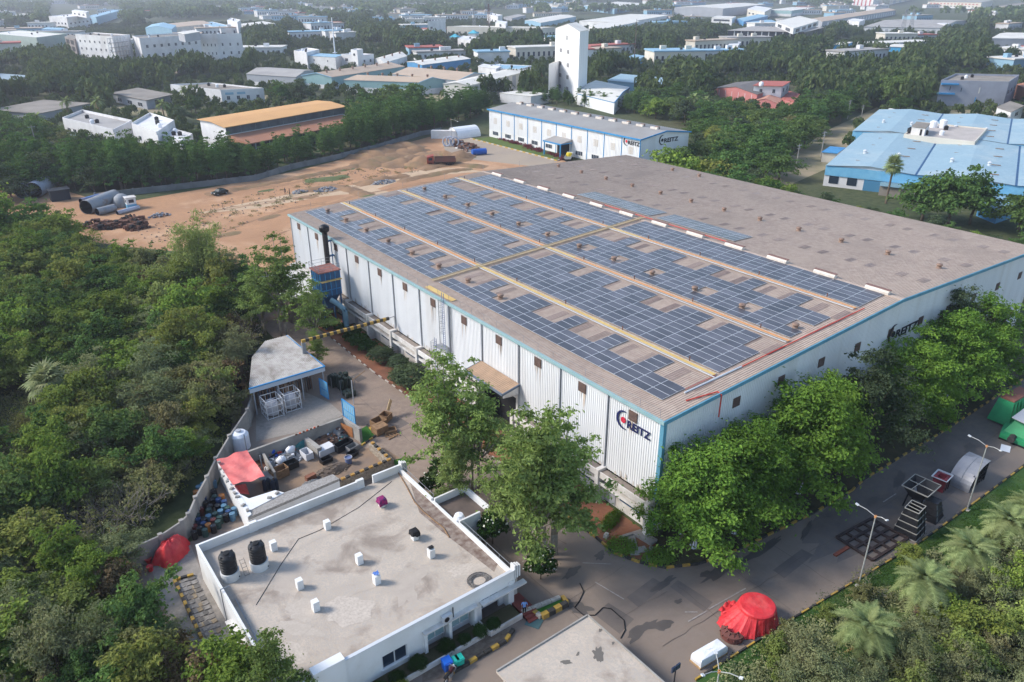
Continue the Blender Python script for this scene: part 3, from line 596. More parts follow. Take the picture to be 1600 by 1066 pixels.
# ---- blue filter unit with black chimney on the long wall ----
fu=thing('dust_filter',(44.8,107.8,0),'blue steel dust filter unit standing high against the far end of the long white wall','dust filter')
fx0,fx1,fy0,fy1=43.1,46.4,106.2,109.4
obj('housing',MB().box(fx0,fy0,5.6,fx1,fy1,9.5),M['bluedark'],fu)
st=MB()
for i in range(5):
    y=fy0+i*(fy1-fy0)/4; st.beam((fx0-.05,y,5.6),(fx0-.05,y,9.5),.1); x=fx0+i*(fx1-fx0)/4; st.beam((x,fy0-.05,5.6),(x,fy0-.05,9.5),.1)
for z in (6.6,8.0): st.beam((fx0-.05,fy0,z),(fx0-.05,fy1,z),.1); st.beam((fx0,fy0-.05,z),(fx1,fy0-.05,z),.1)
obj('stiffener',st,M['blue'],fu,kind='stuff')
obj('roof_deck',MB().box(fx0-.25,fy0-.25,9.55,fx1+.15,fy1+.25,9.7),mat('rusty_red_deck',(.28,.12,.10),(.2,.09,.08),sc=2,rough=.9),fu)
obj('walk_platform',MB().box(fx0-.1,fy0-.75,8.2,fx1,fy0-.12,8.28),M['walky'],fu)
r=MB()
for a,b in (((fx0-.2,fy0-.2),(fx1,fy0-.2)),((fx0-.2,fy0-.2),(fx0-.2,fy1+.2)),((fx0-.2,fy1+.2),(fx1,fy1+.2))):
    for z in (10.2,10.7): r.beam((*a,z),(*b,z),.04)
for x,y in ((fx0-.2,fy0-.2),(fx0-.2,fy1+.2),(fx0-.2,107.3),(fx1,fy0-.2),(fx1,fy1+.2),(45,fy0-.2),(45,fy1+.2)): r.beam((x,y,9.7),(x,y,10.7),.05)
obj('guard_rail',r,M['steel'],fu)
lg=MB()
for x in (fx0+.15,fx1-.15):
    for y in (fy0+.15,fy1-.15): obj('leg',MB().beam((x,y,0),(x,y,5.6),.22),M['bluedark'],fu)
obj('hopper',MB().ob(44.8,107.8,3.0,.8,.8,2.6,0,3.6,3.6),M['bluedark'],fu)
obj('duct',MB().tube([(44.2,105.5,5.2),(44.9,104.4,4.6),(45.4,103.4,3.8),(45.4,103.3,.2)],.42,10),mat('duct_blue_grey',(.12,.24,.32),(.16,.28,.36),sc=1,rough=.6),fu)
ch=thing('chimney',(46.8,111.3,8.2),'tall black chimney pipe rising past the eave beside the blue filter unit','chimney')
obj('flue',MB().cyl((46.8,111.3,8.2),(46.8,111.3,14.6),.42,n=14),mat('soot_black',(.03,.026,.025),(.05,.042,.04),sc=2,rough=.8),ch)
obj('rain_cap',MB().lathe([(.42,14.2),(.78,14.5),(.82,15.2),(.55,15.45),(.2,15.6),(0,15.6)],46.8,111.3,14),M['black'],ch)
obj('bracket',MB().box(46.7,111,10.2,48,111.6,10.35).box(46.7,111,12.7,48,111.6,12.85).cyl((47.3,110.4,8.2),(47.3,110.4,13.0),.09,n=6),M['bluedark'],ch)
# low annexe roof behind the filter
an=thing('annexe',(42.5,118,0),'low lean-to with pale flat roof against the far end of the long white wall','annexe')
obj('roof',MB().box(39.5,111.5,4.0,X0-.15,126,4.2),mat('pale_roof',(.55,.54,.5),(.45,.43,.4),sc=.3,rough=.8),an); obj('wall',MB().box(39.8,111.8,0,X0-.2,125.8,4.0),mat('annexe_wall',(.16,.12,.11),(.12,.1,.09),sc=1),an)
# yellow and black height-limit beam over the lane
hb=thing('height_barrier',(34,92,0),'yellow and black striped height-limit beam spanning the lane','barrier')
ya_,yb_=98.2,98.6
P0=Vector((33.7,92.1,6.0)); P1=Vector((47.0,91.8,6.0))
n=26
for i in range(n):
    a=P0.lerp(P1,i/n); b=P0.lerp(P1,(i+1)/n)
    o=obj('beam_stripe',MB().beam(a,b,.34,.42),M['yellow'] if i%2==0 else M['kblack'],hb)
obj('post',MB().beam((33.9,92.1,0),(33.9,92.1,5.8),.5,.35),M['steel'],hb)
obj('end_frame',MB().beam((47,91.8,6.05),(48,91.8,6.1),.09).beam((47.9,91.8,3.6),(47.9,91.8,6.1),.09),M['steel'],hb)

# ================= OFFICE IN THE FOREGROUND =================
OX0,OX1,OY0,OY1=9.95,31.1,40.75,60.85; OR=3.15; OP=4.05
of=thing('office_building',(OX0,OY0,0),'white single-storey office with a stained flat roof and low parapet','building')
obj('roof_slab',MB().box(OX0+.2,OY0+.2,2.9,OX1-.2,OY1-.2,OR),M['roofconc'],of)
wl=M['white']
obj('wall',MB().box(OX0,OY0+.2,0,OX0+.2,OY1,2.9).box(OX1-.2,OY0+.2,0,OX1,OY1,2.9).box(OX0+.2,OY1-.2,0,OX1-.2,OY1,2.9),wl,of)
# parapets
pb=MB()
gx0,gx1=(26.69,60.58)[0],(27.79,60.87)[0]
obj('parapet',MB().box(OX0,OY1-.22,2.9,gx0,OY1,OP),wl,of); obj('parapet',MB().box(gx1,OY1-.22,2.9,OX1,OY1,OP),wl,of)
obj('parapet',MB().box(OX0,OY0+.2,2.9,OX0+.2,OY1-.22,OP),wl,of)
obj('parapet',MB().box(OX1-.24,OY0+.2,2.9,OX1,49.4,OP-.45).box(OX1-.24,49.4,2.9,OX1,54.2,OP-.7).box(OX1-.24,54.2,2.9,OX1,OY1-.22,OP-.45),wl,of)
obj('parapet',MB().box(14.9,OY0,2.9,OX1,OY0+.22,OP-.15).box(OX0,OY0,2.9,12.4,OY0+.22,OP-.15),wl,of)
obj('raised_parapet',MB().box(12.4,OY0-.25,0,14.9,OY0+.55,OP+.35),wl,of)
for x in (OX0+5.2,gx0-.35): obj('pilaster',MB().box(x-.4,OY1-.3,2.9,x+.4,OY1+.06,OP+.12),wl,of)
obj('coping',MB().box(14.95,OY0-.04,OP-.14,OX1,OY0+.26,OP-.08),M['frame'],of)
for y in (OY1-.1,OY0+.3):
    for i in range(3): obj('corner_fin',MB().box(OX1-.05+.28*i,y-.3+.05*i,2.9,OX1+.1+.28*i,y+.3,OP+.3-.12*i),wl,of)
# sunken terrace on the right flank with its own low white walls
tr=MB().box(OX1,49.6,2.75,OX1+3.6,54.0,2.85); obj('terrace_floor',tr,mat('terrace_dark',(.13,.10,.085),(.09,.07,.06),sc=.8,rough=.9),of)
obj('terrace_wall',MB().box(OX1,53.9,0,OX1+3.6,54.1,3.65).box(OX1+3.5,49.6,0,OX1+3.7,53.9,3.65).box(OX1,49.4,0,OX1+2.4,49.6,3.7),wl,of)
obj('vent_dome',MB().lathe([(.55,2.9),(.55,3.4),(.4,3.75),(0,3.85)],OX1+.5,50.3,12),M['cloth'],of)
rl=MB()
for a,b in ((54.3,60.3),(41.2,49.2)):
    rl.beam((OX1+.1,a,3.95),(OX1+.1,b,3.95),.035)
    for k in range(5): y=a+(b-a)*k/4; rl.beam((OX1+.1,y,3.5),(OX1+.1,y,3.95),.035)
obj('handrail',rl,M['steel'],of)
# white stub columns left standing on the roof
for i,(x,y) in enumerate(((20.88,56.76),(15.68,56.97),(21.11,50.58),(21.16,47.41),(15.62,50.87),(15.66,47.68),(26.66,47.4),(26.72,50.44),(26.65,56.66))):
    obj('roof_stub',MB().box(x-.27,y-.27,OR,x+.27,y+.27,OR+.9+.04*(i%3)),wl,of)
    if i in (6,): obj('stub_stain',MB().box(x-.2,y-.1,OR+.99,x+.28,y+.25,OR+1.06),M['dark'],of)
    if i==3: tag(obj('rag',MB().grid(lambda u,v:(x-.25+.5*u,y-.25+.45*v,OR+1.12+.06*math.sin(9*u+5*v)),5,5),mat('blue_rag',(.1,.2,.5),rough=.9)),'small blue rag lying on a white roof stub','rag')
def drape(name,x,y,h,m1,label,cat,d=.42,low=.35,seed=0):
    q=random.Random(seed); mb=MB(); n=16; rows=((0,h+.03),(.6,h+.04),(1.0,h),(1.12,h-.25),(1.18,h-low-.25))
    for k,(rr,z) in enumerate(rows):
        for i in range(n):
            a=2*PI*i/n; c,s=math.cos(a),math.sin(a); f=d/max(abs(c),abs(s)); j=q.uniform(.92,1.12) if k>2 else 1
            mb.v.append((x+c*f*rr*j,y+s*f*rr*j,z+(q.uniform(-.15,.12) if k==4 else 0)))
    for k in range(4):
        for i in range(n): mb.f.append((k*n+i,k*n+(i+1)%n,(k+1)*n+(i+1)%n,(k+1)*n+i))
    return obj(name,mb,m1,label=label,cat=cat)
x,y=(26.65,56.66); drape('cloth',x,y,OR+1.0,mat('magenta_cloth',(.35,.02,.12),(.08,.02,.10),sc=4,rough=.9),'magenta and dark blue cloth draped over a white roof stub','cloth',.36,.35,3)
x,y=(26.72,50.44); drape('cloth',x,y,OR+1.0,M['dark'],'black cloth hanging over a white roof stub','cloth',.36,.2,5)
# hose coil, loose hose and cable on the roof
x,y=(28.29,42.26)
mb=MB()
for k in range(4):
    r0=.62+.12*k; pts=[(x+r0*1.05*math.cos(a),y+r0*.95*math.sin(a),OR+.07+.05*(k%2)) for a in [2*PI*i/20 for i in range(21)]]; mb.tube(pts,.055,5)
tag(obj('hose_coil',mb,mat('grey_hose',(.10,.09,.085),(.2,.19,.18),sc=6,rough=.6)),'coil of grey hose lying near the right corner of the white office roof','hose')
def cable(name,pts,z,r,m1,label,cat='cable',n=5):
    mb=MB(); P3=[(p[0],p[1],z if len(p)<3 else p[2]) for p in pts]; mb.tube(P3,r,n); return tag(obj(name,mb,m1),label,cat)
cable('hose',[(30.76,60.72),(30.2,58.01),(29.51,55.17),(29.43,53.32),(29.55,51.38),(29.67,50.08),(29.35,48.58)],OR+.06,.06,M['wood'],'long brown hose snaking along the right edge of the office roof','hose')
cable('cable',[(29.43,59.72),(24.66,57.85),(20.2,56.96),(18.04,56.99),(15.53,54.77),(11.89,51.22)],OR+.03,.022,M['dark'],'thin dark cable running diagonally over the office roof')
q=random.Random(31)
for i in range(9):
    x,y=q.uniform(OX0+2,OX1-3),q.uniform(OY0+2,OY1-2); w,l=q.uniform(.8,2.6),q.uniform(.6,2.0)
    obj('roof_patch',MB().sheet(blot(x,y,w,l,q.uniform(0,3),60+i),OR+.004+.0006*i),mat('roof_patch%d'%(i%3),((.50,.43,.365),(.44,.38,.32),(.38,.325,.275))[i%3],((.54,.47,.40),(.49,.425,.36),(.45,.385,.325))[i%3],sc=1.2,rough=.95,fine=(.42,.36,.305),fsc=5),of)
for i,pts in enumerate(([(12,45),(18,47.5),(22,46.8),(29,49)],[(15,42),(16.5,50),(16,59)],[(24,42),(25,52),(24.4,60)],[(11,55),(20,56),(30,54.6)])):
    L=[Vector((a,b,OR+.012)) for a,b in pts]; mb=MB(); vs=[]
    for a,b in zip(L,L[1:]):
        for j in range(8): p=a.lerp(b,j/8)+Vector((q.uniform(-.1,.1),q.uniform(-.1,.1),0)); vs+=[p+Vector((.012,.012,0)),p-Vector((.012,.012,0))]
    mb.add(vs,[(2*k,2*k+1,2*k+3,2*k+2) for k in range(len(vs)//2-1)]); obj('roof_crack',mb,MATS['roof_patch2'],of)
# moss strip
obj('debris_strip',MB().sheet([(30.91,58.58),(30.96,56.73),(31.24,49.48),(30.92,43.02),(30.02,42.37),(29.35,48.81),(29.08,53.58)],OR+.012),mat('moss_debris',(.15,.10,.08),(.30,.245,.205),sc=1.6,rough=1,bump=.4),of,kind='stuff')
# front wall pieces, built round the openings
f=MB(); y=OY0
f.box(14.9,y,2.55,OX1,y+.2,2.9)
W1a=(17.93,2); W1b=(20.2,1.9); W1c=(17.89,0.71)
B1=(21.84,2.35); B2=(26.74,1.81); C1=(27.4,1.71); C2=(31.91,1.5)
f.box(14.9,y,0,W1a[0],y+.2,2.55).box(W1a[0],y,0,W1b[0],y+.2,.95).box(W1a[0],y,2.3,W1b[0],y+.2,2.55).box(W1b[0],y,0,B1[0],y+.2,2.55)
f.box(B2[0],y,0,C1[0]+.1,y+.2,2.55).box(B1[0],y+.7,0,B2[0],y+.9,.9).box(B1[0],y+.7,2.4,B2[0],y+.9,2.9).box(OX0,y,0,12.4,y+.2,2.9)
f.box(C1[0],y+.7,0,C1[0]+.35,y+.9,2.9).box(C1[0]+2.4,y+.7,0,C1[0]+3.1,y+.9,2.9).box(C1[0]+3.1,y+.7,0,OX1,y+.9,2.9)
obj('front_wall',f,wl,of)
def pane(x0,x1,z0,z1,yy,m1,n=2):
    w=obj('window',MB().box(x0,yy+.1,z0,x1,yy+.13,z1),m1,of); g=MB()
    for i in range(n+1): xx=x0+(x1-x0)*i/n; g.box(xx-.04,yy+.03,z0,xx+.04,yy+.1,z1)
    g.box(x0,yy+.03,z0-.05,x1,yy+.1,z0).box(x0,yy+.03,z1,x1,yy+.1,z1+.05); obj('window_frame',g,M['frame'],w)
pane(W1a[0]+.05,W1b[0]-.05,1.0,2.25,y,M['glass'])
obj('window_sill',MB().box(W1a[0]-.1,y-.12,.9,W1b[0]+.1,y,.96),wl,of)
bw=(B2[0]-B1[0])
pane(B1[0]+.25,B1[0]+bw*.42,.95,2.4,y+.3,M['teal_glass'],2); pane(B1[0]+bw*.55,B2[0]-.35,.95,2.4,y+.3,M['teal_glass'],2)
for xx in (B1[0],B1[0]+bw*.48,B2[0]): obj('bay_pillar',MB().box(xx-.14,y-.25,0,xx+.14,y+.7,2.5),wl,of)
obj('sunshade',MB().box(B1[0]-.2,y-.45,2.52,B2[0]+.1,y+.0,2.66),M['ledge'],of)
obj('sunshade',MB().box(C1[0]-.1,y-.55,2.35,OX1+.9,y+.0,2.5),M['ledge'],of)
pane(C1[0]+.45,C1[0]+2.3,.9,2.3,y+.6,M['glass'],2)
obj('door',MB().box(C1[0]+3.4,y+.6,.3,C1[0]+4.4,y+.68,2.3),mat('door_cream',(.5,.46,.42),rough=.6),of)
obj('end_pillar',MB().box(OX1-.75,y-.05,0,OX1-.15,y+.7,2.9),wl,of)
sl_=MB()
for xx in (12.75,13.4,14.05): sl_.box(xx,y-.28,.3,xx+.22,y-.255,2.2)
obj('slot_window',sl_,M['glass'],of)
ac=thing('air_conditioner',(B1[0]+bw*.42,y-.3,2.66),'white air conditioner box with a round fan on the office sunshade','air conditioner')
ax=B1[0]+bw*.42
obj('case',MB().box(ax-.45,y-.42,2.68,ax+.45,y-.06,3.3),M['frame'],ac); obj('fan_grille',MB().cyl((ax-.12,y-.43,2.99),(ax-.12,y-.455,2.99),.24,n=14),M['black'],ac)
obj('antenna',MB().beam((ax+.62,y-.2,2.66),(ax+.62,y-.2,3.7),.07),M['dark'],of)
# planters, steps, ramp in front
obj('planter',MB().box(W1a[0]-1.2,y-1.5,0,B2[0],y-1.35,.5),M['ledge'],of)
obj('planter',MB().box(C1[0]-.2,y-1.75,0,C1[0]+3.2,y-1.6,.55).box(C1[0]-.3,y-1.6,0,C1[0]-.15,y,.5),M['ledge'],of)
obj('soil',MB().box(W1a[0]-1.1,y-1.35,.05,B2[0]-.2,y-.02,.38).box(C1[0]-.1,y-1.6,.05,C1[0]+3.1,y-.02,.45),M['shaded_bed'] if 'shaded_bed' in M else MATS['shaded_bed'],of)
stp=MB()
for i in range(3): stp.box(C1[0]+3.3,y-1.9-.35*i,0,OX1+.9,y+.6-.35*i,.42-.13*i)
obj('entrance_step',stp,mat('red_step',(.22,.055,.045),(.16,.04,.035),sc=1.2,rough=.6),of)
# left flank fittings
obj('flank_ledge',MB().box(OX0-.55,44,2.1,OX0,52,2.22),M['ledge'],of)
for k in range(3): pane_y=43.2+k*2.6; obj('window',MB().box(OX0-.03,pane_y,1.0,OX0-.0,pane_y+1.3,2.0),M['glass'],of)
acb=thing('air_conditioner',(OX0-.4,47.2,0),'dusty air conditioner unit beside the left wall of the office','air conditioner')
obj('case',MB().box(OX0-.85,46.8,0,OX0-.2,47.7,.9),mat('dusty_metal',(.35,.3,.27),rough=.8),acb); obj('fan_grille',MB().cyl((OX0-.52,47.25,.9),(OX0-.52,47.25,.93),.28,n=12),M['black'],acb)
obj('flank_pipe',MB().tube([(OX0-.1,53.5,0),(OX0-.1,53.5,4.3),(OX0+.7,53.4,4.35)],.05,5).tube([(OX0+.8,52.8,3.3),(OX0+.6,47,3.3),(OX0+.55,42,3.3)],.05,5),M['steel'],of)
# water tanks on white plinths
def tank(px,py,label):
    x,y=px,py
    t=thing('water_tank',(x,y,OR),label,'water tank','water tanks on the office roof')
    obj('plinth',MB().lathe([(0,OR),(.8,OR),(.8,OR+.8),(0,OR+.8)],x,y,22),wl,t)
    z=OR+.8; pr=[(.68,z)]
    for k in range(5): pr+=[(.71,z+.05+.3*k),(.71,z+.24+.3*k),(.675,z+.27+.3*k),(.675,z+.33+.3*k)]
    pr+=[(.71,z+1.55),(.66,z+1.66),(.45,z+1.78),(.26,z+1.82)]
    obj('shell',MB().lathe(pr,x,y,24),M['black'],t,smooth=False)
    obj('lid',MB().lathe([(.27,z+1.8),(.27,z+1.9),(.2,z+1.93),(0,z+1.93)],x,y,14),M['dark'],t)
    for a in (0.4,2.0,3.5,5.0): obj('lug',MB().ob(x+.56*math.cos(a),y+.56*math.sin(a),z+1.6,.17,.17,.2),M['black'],t)
    obj('drain_cap',MB().cyl((x+.56,y-.56,OR+.2),(x+.6,y-.6,OR+.2),.07,n=7),M['dark'],t)
tank(*(11.34,55.79),'black ribbed water tank on a white drum plinth, the one nearer the left wall')
tank(*(13.82,55.52),'black ribbed water tank on a white drum plinth, the one farther from the left wall')
lx=(12.57,55.76)
mb=MB()
for s in (-.2,.2): mb.beam((lx[0]+s,lx[1]-.6,OR),(lx[0]+s,lx[1]+.5,OR+1.1),.035)
for i in range(5): mb.beam((lx[0]-.2,lx[1]-.6+.25*i,OR+.05+.25*i),(lx[0]+.2,lx[1]-.6+.25*i,OR+.05+.25*i),.03)
tag(obj('small_ladder',mb,M['twig']),'small rusty ladder frame standing between the two black water tanks','ladder')
# flat slab roof of the gatehouse at the bottom edge
gh=thing('gatehouse',(33.3,33.6,0),'flat stained concrete roof of a low gatehouse at the bottom edge','building')
gx,gy=(33.33,33.81); g2x,g2y=(33.45,25.34)
obj('roof_slab',MB().box(24,18,2.7,gx,gy,2.92),M['roofconc'],gh); obj('wall',MB().box(24.4,18.4,0,gx-.4,gy-.4,2.7),M['ledge'],gh)
e=MB()
for a,b in (((24,gy-.06),(gx-.05,gy-.06)),((gx-.06,gy-.05),(gx-.06,18))): e.beam((*a,2.99),(*b,2.99),.12,.1)
obj('roof_edge',e,M['conc'],gh)
cable('cable',[(gx+.35,gy-.2,.05),(gx+.9,gy-3,.05),(gx+2.2,gy-8,.05),(gx+3,gy-12,.05)],.05,.03,M['dark'],'thin cable lying on the paving beside the gatehouse slab')
cable('hose',[(37.42,39.18),(36.99,38.17),(35.87,37.53),(35.04,37.2),(35.06,36.04),(35.86,35.43),(37.02,35.68),(37.5,35.13),(37.45,33.48),(36.76,32.64),(35.81,32.22)],.05,.045,M['dark'],'black hose looping over the paving by the gatehouse corner','hose')
for k,(p,rx,ry,a) in enumerate([((31.22,30.25),.85,.5,.9),((28.76,31.19),.5,.25,-.6),((33.02,31.95),.3,.15,.2),((32.92,30.38),.2,.12,.5),((29.99,31.26),.25,.15,.5)]):
    obj('damp_patch',MB().sheet(blot(*p,rx,ry,a,k+40),2.926+.001*k),mat('damp_concrete',(.14,.125,.11),rough=.7),gh)

# ================= YARD AND SCRAP STORE =================
sh=thing('shed',(29,87.3,0),'open-fronted yard shed with a grey corrugated roof and blue fascia','shed')
pl=[(24.4,87.2),(34.45,87.0),(34.0,98.9),(31.0,99.0),(27.6,95.0)]
mb=MB(); xs=np.arange(24.4,34.4,.25)
def ylim(x): return 98.9 if x>31 else (95+(x-27.6)*4/3.4 if x>27.6 else 87.2+(x-24.4)*7.8/3.2)
pr=[]
for x in xs:
    for dx,h in ((0,0),(.09,.09),(.16,.09),(.22,0)): pr.append((x+dx,h))
for x,h in pr: mb.v+=[(x,87.1,3.95+h),(x,(87.1+ylim(x))/2,4.12+h),(x,ylim(x),4.25+h)]
for i in range(len(pr)-1): mb.f+=[(3*i,3*i+3,3*i+4,3*i+1),(3*i+1,3*i+4,3*i+5,3*i+2)]
obj('roof',mb,mat('grey_corrugated',(.37,.35,.33),(.25,.23,.205),sc=.5,rough=.7,stain=(.15,.125,.10),ssc=.35,samt=.75,fine=(.42,.40,.38),fsc=1.5),sh)
obj('fascia',MB().box(24.3,86.95,3.3,34.5,87.05,3.9),mat('fascia_grey',(.45,.5,.56),rough=.6),sh)
obj('fascia_trim',MB().box(24.25,86.9,3.9,34.55,87.1,4.05).beam((34.5,87,4.02),(34.05,98.9,4.3),.1),M['blue'],sh)
for x in (24.8,28,31.2,34.2): obj('post',MB().box(x-.07,87.1,0,x+.07,87.24,3.9),M['pipe'],sh)
obj('back_wall',MB().box(27.5,96.5,0,34,96.7,3.9).box(24.6,92,0,24.8,96.5,3.6),M['dark'],sh)
# racks of dark stock in the shed
for i in range(7):
    x=25.4+i*1.25
    t=thing('stock_rack',(x,89.4,0),'dark pipe rack standing in the shade of the blue-edged shed','rack','racks in the shed')
    f=MB()
    for s in (-.45,.45):
        for y in (-.4,.4): f.beam((x+s,89.4+y,0),(x+s,89.4+y,1.9),.06)
    obj('frame',f,M['bluedark'] if i==1 or i==2 else M['steel'],t)
    for k in range(5): obj('pipe_length',MB().cyl((x-.35+.17*k,89.3,.05),(x-.35+.17*k,89.45,1.7+.2*((k*7+i)%3)),.06,n=6),M['dark'] if k%2 else M['rust'],t)
def bars(mb,a,b,h,n,r=.03):
    a=Vector((*a,0)); b=Vector((*b,0))
    for i in range(n+1): p=a.lerp(b,i/n); mb.beam((p.x,p.y,0.15),(p.x,p.y,h),r*2)
def gate(a,b,label,h=2.6):
    g=thing('yard_gate',(*a,0),label,'gate'); A=Vector((*a,0)); B=Vector((*b,0))
    obj('frame',MB().beam(A+Vector((0,0,.15)),A+Vector((0,0,h)),.14).beam(B+Vector((0,0,.15)),B+Vector((0,0,h)),.1).beam(A+Vector((0,0,h)),B+Vector((0,0,h)),.1).beam(A+Vector((0,0,.2)),B+Vector((0,0,.2)),.1).beam(A+Vector((0,0,h*.5)),B+Vector((0,0,h*.5)),.08),M['blue'],g)
    n=6
    for i in range(n):
        p=A.lerp(B,(i+.5)/n); d=(B-A)/n*.42
        obj('gate_panel',MB().add([p-d+Vector((0,0,.25)),p+d+Vector((0,0,.25)),p+d+Vector((0,0,h-.1)),p-d+Vector((0,0,h-.1))],[(0,1,2,3)]),M['bluelt'],g)
gate((33.46,86.79),(33.69,84.87),'light blue steel gate leaf swung open beside the shed'); gate((33.41,79.88),(33.65,76.95),'light blue steel gate leaf swung open at the corner of the scrap bins')
def ibc(p,label,s=1):
    x,y=p; t=thing('caged_tank',(x,y,0),label,'tank','white tanks in steel cages'); a=1.05
    obj('tank_body',MB().lathe([(0,.25),(.8,.25),(.85,1.7),(.6,2.05),(.25,2.15),(.25,2.3),(0,2.3)],x,y,16),mat('vessel_white',(.50,.48,.49),(.40,.38,.39),sc=1.2,rough=.6),t)
    c=MB()
    for sx in (-a,a):
        for sy in (-a,a): c.beam((x+sx,y+sy,0),(x+sx,y+sy,2.6),.09)
    for z in (.1,.9,1.75,2.6):
        for sx in (-a,a): c.beam((x+sx,y-a,z),(x+sx,y+a,z),.07); c.beam((x-a,y+sx,z),(x+a,y+sx,z),.07)
    for k in (-.35,.35):
        for sx in (-a,a): c.beam((x+sx,y+k,0),(x+sx,y+k,2.6),.05); c.beam((x+k,y+sx,0),(x+k,y+sx,2.6),.05)
    obj('cage',c,M['frame'],t)
ibc((28.96,86.15),'white vessel in a silver pipe cage, nearer the blue gate'); ibc((26.42,85.83),'white vessel in a silver pipe cage, half hidden by leaves')
# dark machine stacks beside the lane
def stack(p,label,seed,w=1.6,l=2.2,h=2.2):
    x,y=p; q=random.Random(seed); t=thing('machine_stack',(x,y,0),label,'machinery')
    for i in range(3):
        for j in range(4):
            xx,yy=x-w/2+(i+.5)*w/3,y-l/2+(j+.5)*l/4; hh=h*q.uniform(.75,1)
            obj('drum_rotor',MB().lathe([(.24,0),(.27,.1),(.27,hh-.1),(.18,hh),(.05,hh+.05),(0,hh+.05)],xx,yy,9),mat('dark_bottle_green',(.012,.03,.02),(.03,.035,.03),sc=4,rough=.35),t)
    f=MB()
    for sx in (-1,1):
        for sy in (-1,1): f.beam((x+sx*w*.55,y+sy*l*.52,0),(x+sx*w*.55,y+sy*l*.52,h*.85),.06)
    obj('pallet_frame',f,M['steel'],t)
stack((36.89,86.87),'stack of dark bottle-green cylinders in the larger rack by the lane',1,1.9,2.2,2.2); stack((36.09,88.41),'smaller cluster of dark cylinders between the gate and the larger stack',2,1.1,1.2,1.9); stack((36.48,84.48),'low dark machine part in front of the larger green stack',4,1.5,1.2,.9)
pole=thing('slim_pole',(*(36.02,82.23),0),'slender grey pole with one side arm beside the dark stacks','pole'); px_,py_=(35.86,81.92)
obj('shaft',MB().beam((px_,py_,0),(px_,py_,3.6),.1),M['pipe'],pole); obj('side_arm',MB().beam((px_,py_,3.5),(px_+2.4,py_+.8,3.9),.06),M['wood'],pole)
# open crates and pallets on the lane
def crate(p,w,l,h,rz_,label,seed,open_=True,m1=None,tilt=0):
    m1=m1 or M['wood']; x,y=p; t=thing('crate',(x,y,0),label,'crate',rz=rz_); t.rotation_euler=(tilt,0,rz_)
    for s in (-1,1):
        for k in range(3): z=.12+k*h/3
        obj('side_board',MB().box(s*w/2-.03,-l/2,.1,s*w/2+.03,l/2,h),m1,t,local=True)
        obj('end_board',MB().box(-w/2,s*l/2-.03,.1,w/2,s*l/2+.03,h),m1,t,local=True)
    obj('floor_board',MB().box(-w/2,-l/2,.06,w/2,l/2,.12),m1,t,local=True)
    obj('skid',MB().box(-w/2,-l/2,0,-w/2+.12,l/2,.08).box(w/2-.12,-l/2,0,w/2,l/2,.08),m1,t,local=True)
    if not open_: obj('lid_board',MB().box(-w/2-.04,-l/2-.04,h,w/2+.04,l/2+.04,h+.07),m1,t,local=True)
crate((35.73,74.79),1.5,1.5,1.1,.2,'round-cornered wooden crate full of offcuts, on the lane behind the turf corner',1); crate((37.32,75.89),1.2,1.2,.9,.5,'wooden crate with a raised pale lid board, farthest of the crates on the lane',2); crate((35.28,73.62),1.6,1.3,1.0,.1,'closed wooden crate at the front of the crates on the lane',3,False); crate((36.28,72.85),1.4,1.0,.5,-.3,'low wooden crate of scrap, right of the closed crate',4)
tag(obj('loose_board',MB().beam(((37.89,76.25)[0],(37.89,76.25)[1],1.0),((38.41,76.86)[0]+.3,(38.41,76.86)[1],2.0),.08,.8),mat('pale_board',(.5,.36,.2),rough=.9)),'pale board leaning up out of the farthest crate','board')
pt=thing('pallet_frame',(*(36.13,72.42),0),'broken pallet lying in front of the low crate','pallet'); x,y=(36.06,72.29)
for k in range(4): obj('slat',MB().ob(x-.6+.4*k,y-.2,.12,.16,1.2,.05,.3),M['wood'],pt)
obj('bearer',MB().ob(x,y-.6,0,1.6,.12,.12,.3).ob(x,y+.2,0,1.6,.12,.12,.3),M['wood'],pt)
# crates' contents
def rubble(cx,cy,rx,ry,z,h,n,seed,mats,smin=.12,smax=.4,parent=None,name='scrap_piece'):
    q=random.Random(seed); by={}
    for i in range(n):
        a=q.uniform(0,2*PI); r=math.sqrt(q.random()); x=cx+rx*r*math.cos(a); y=cy+ry*r*math.sin(a); zz=z+h*(1-r*r)*q.uniform(.4,1)
        m1=q.choice(mats); s=q.uniform(smin,smax)
        by.setdefault(m1.name,(m1,MB()))[1].ob(x,y,max(0,zz-s*.3),s,s*q.uniform(.3,1),s*q.uniform(.2,.7),q.uniform(0,PI),q.uniform(.6,1),q.uniform(.6,1))
    for m1,mb in by.values(): obj(name,mb,m1,parent,kind='stuff')
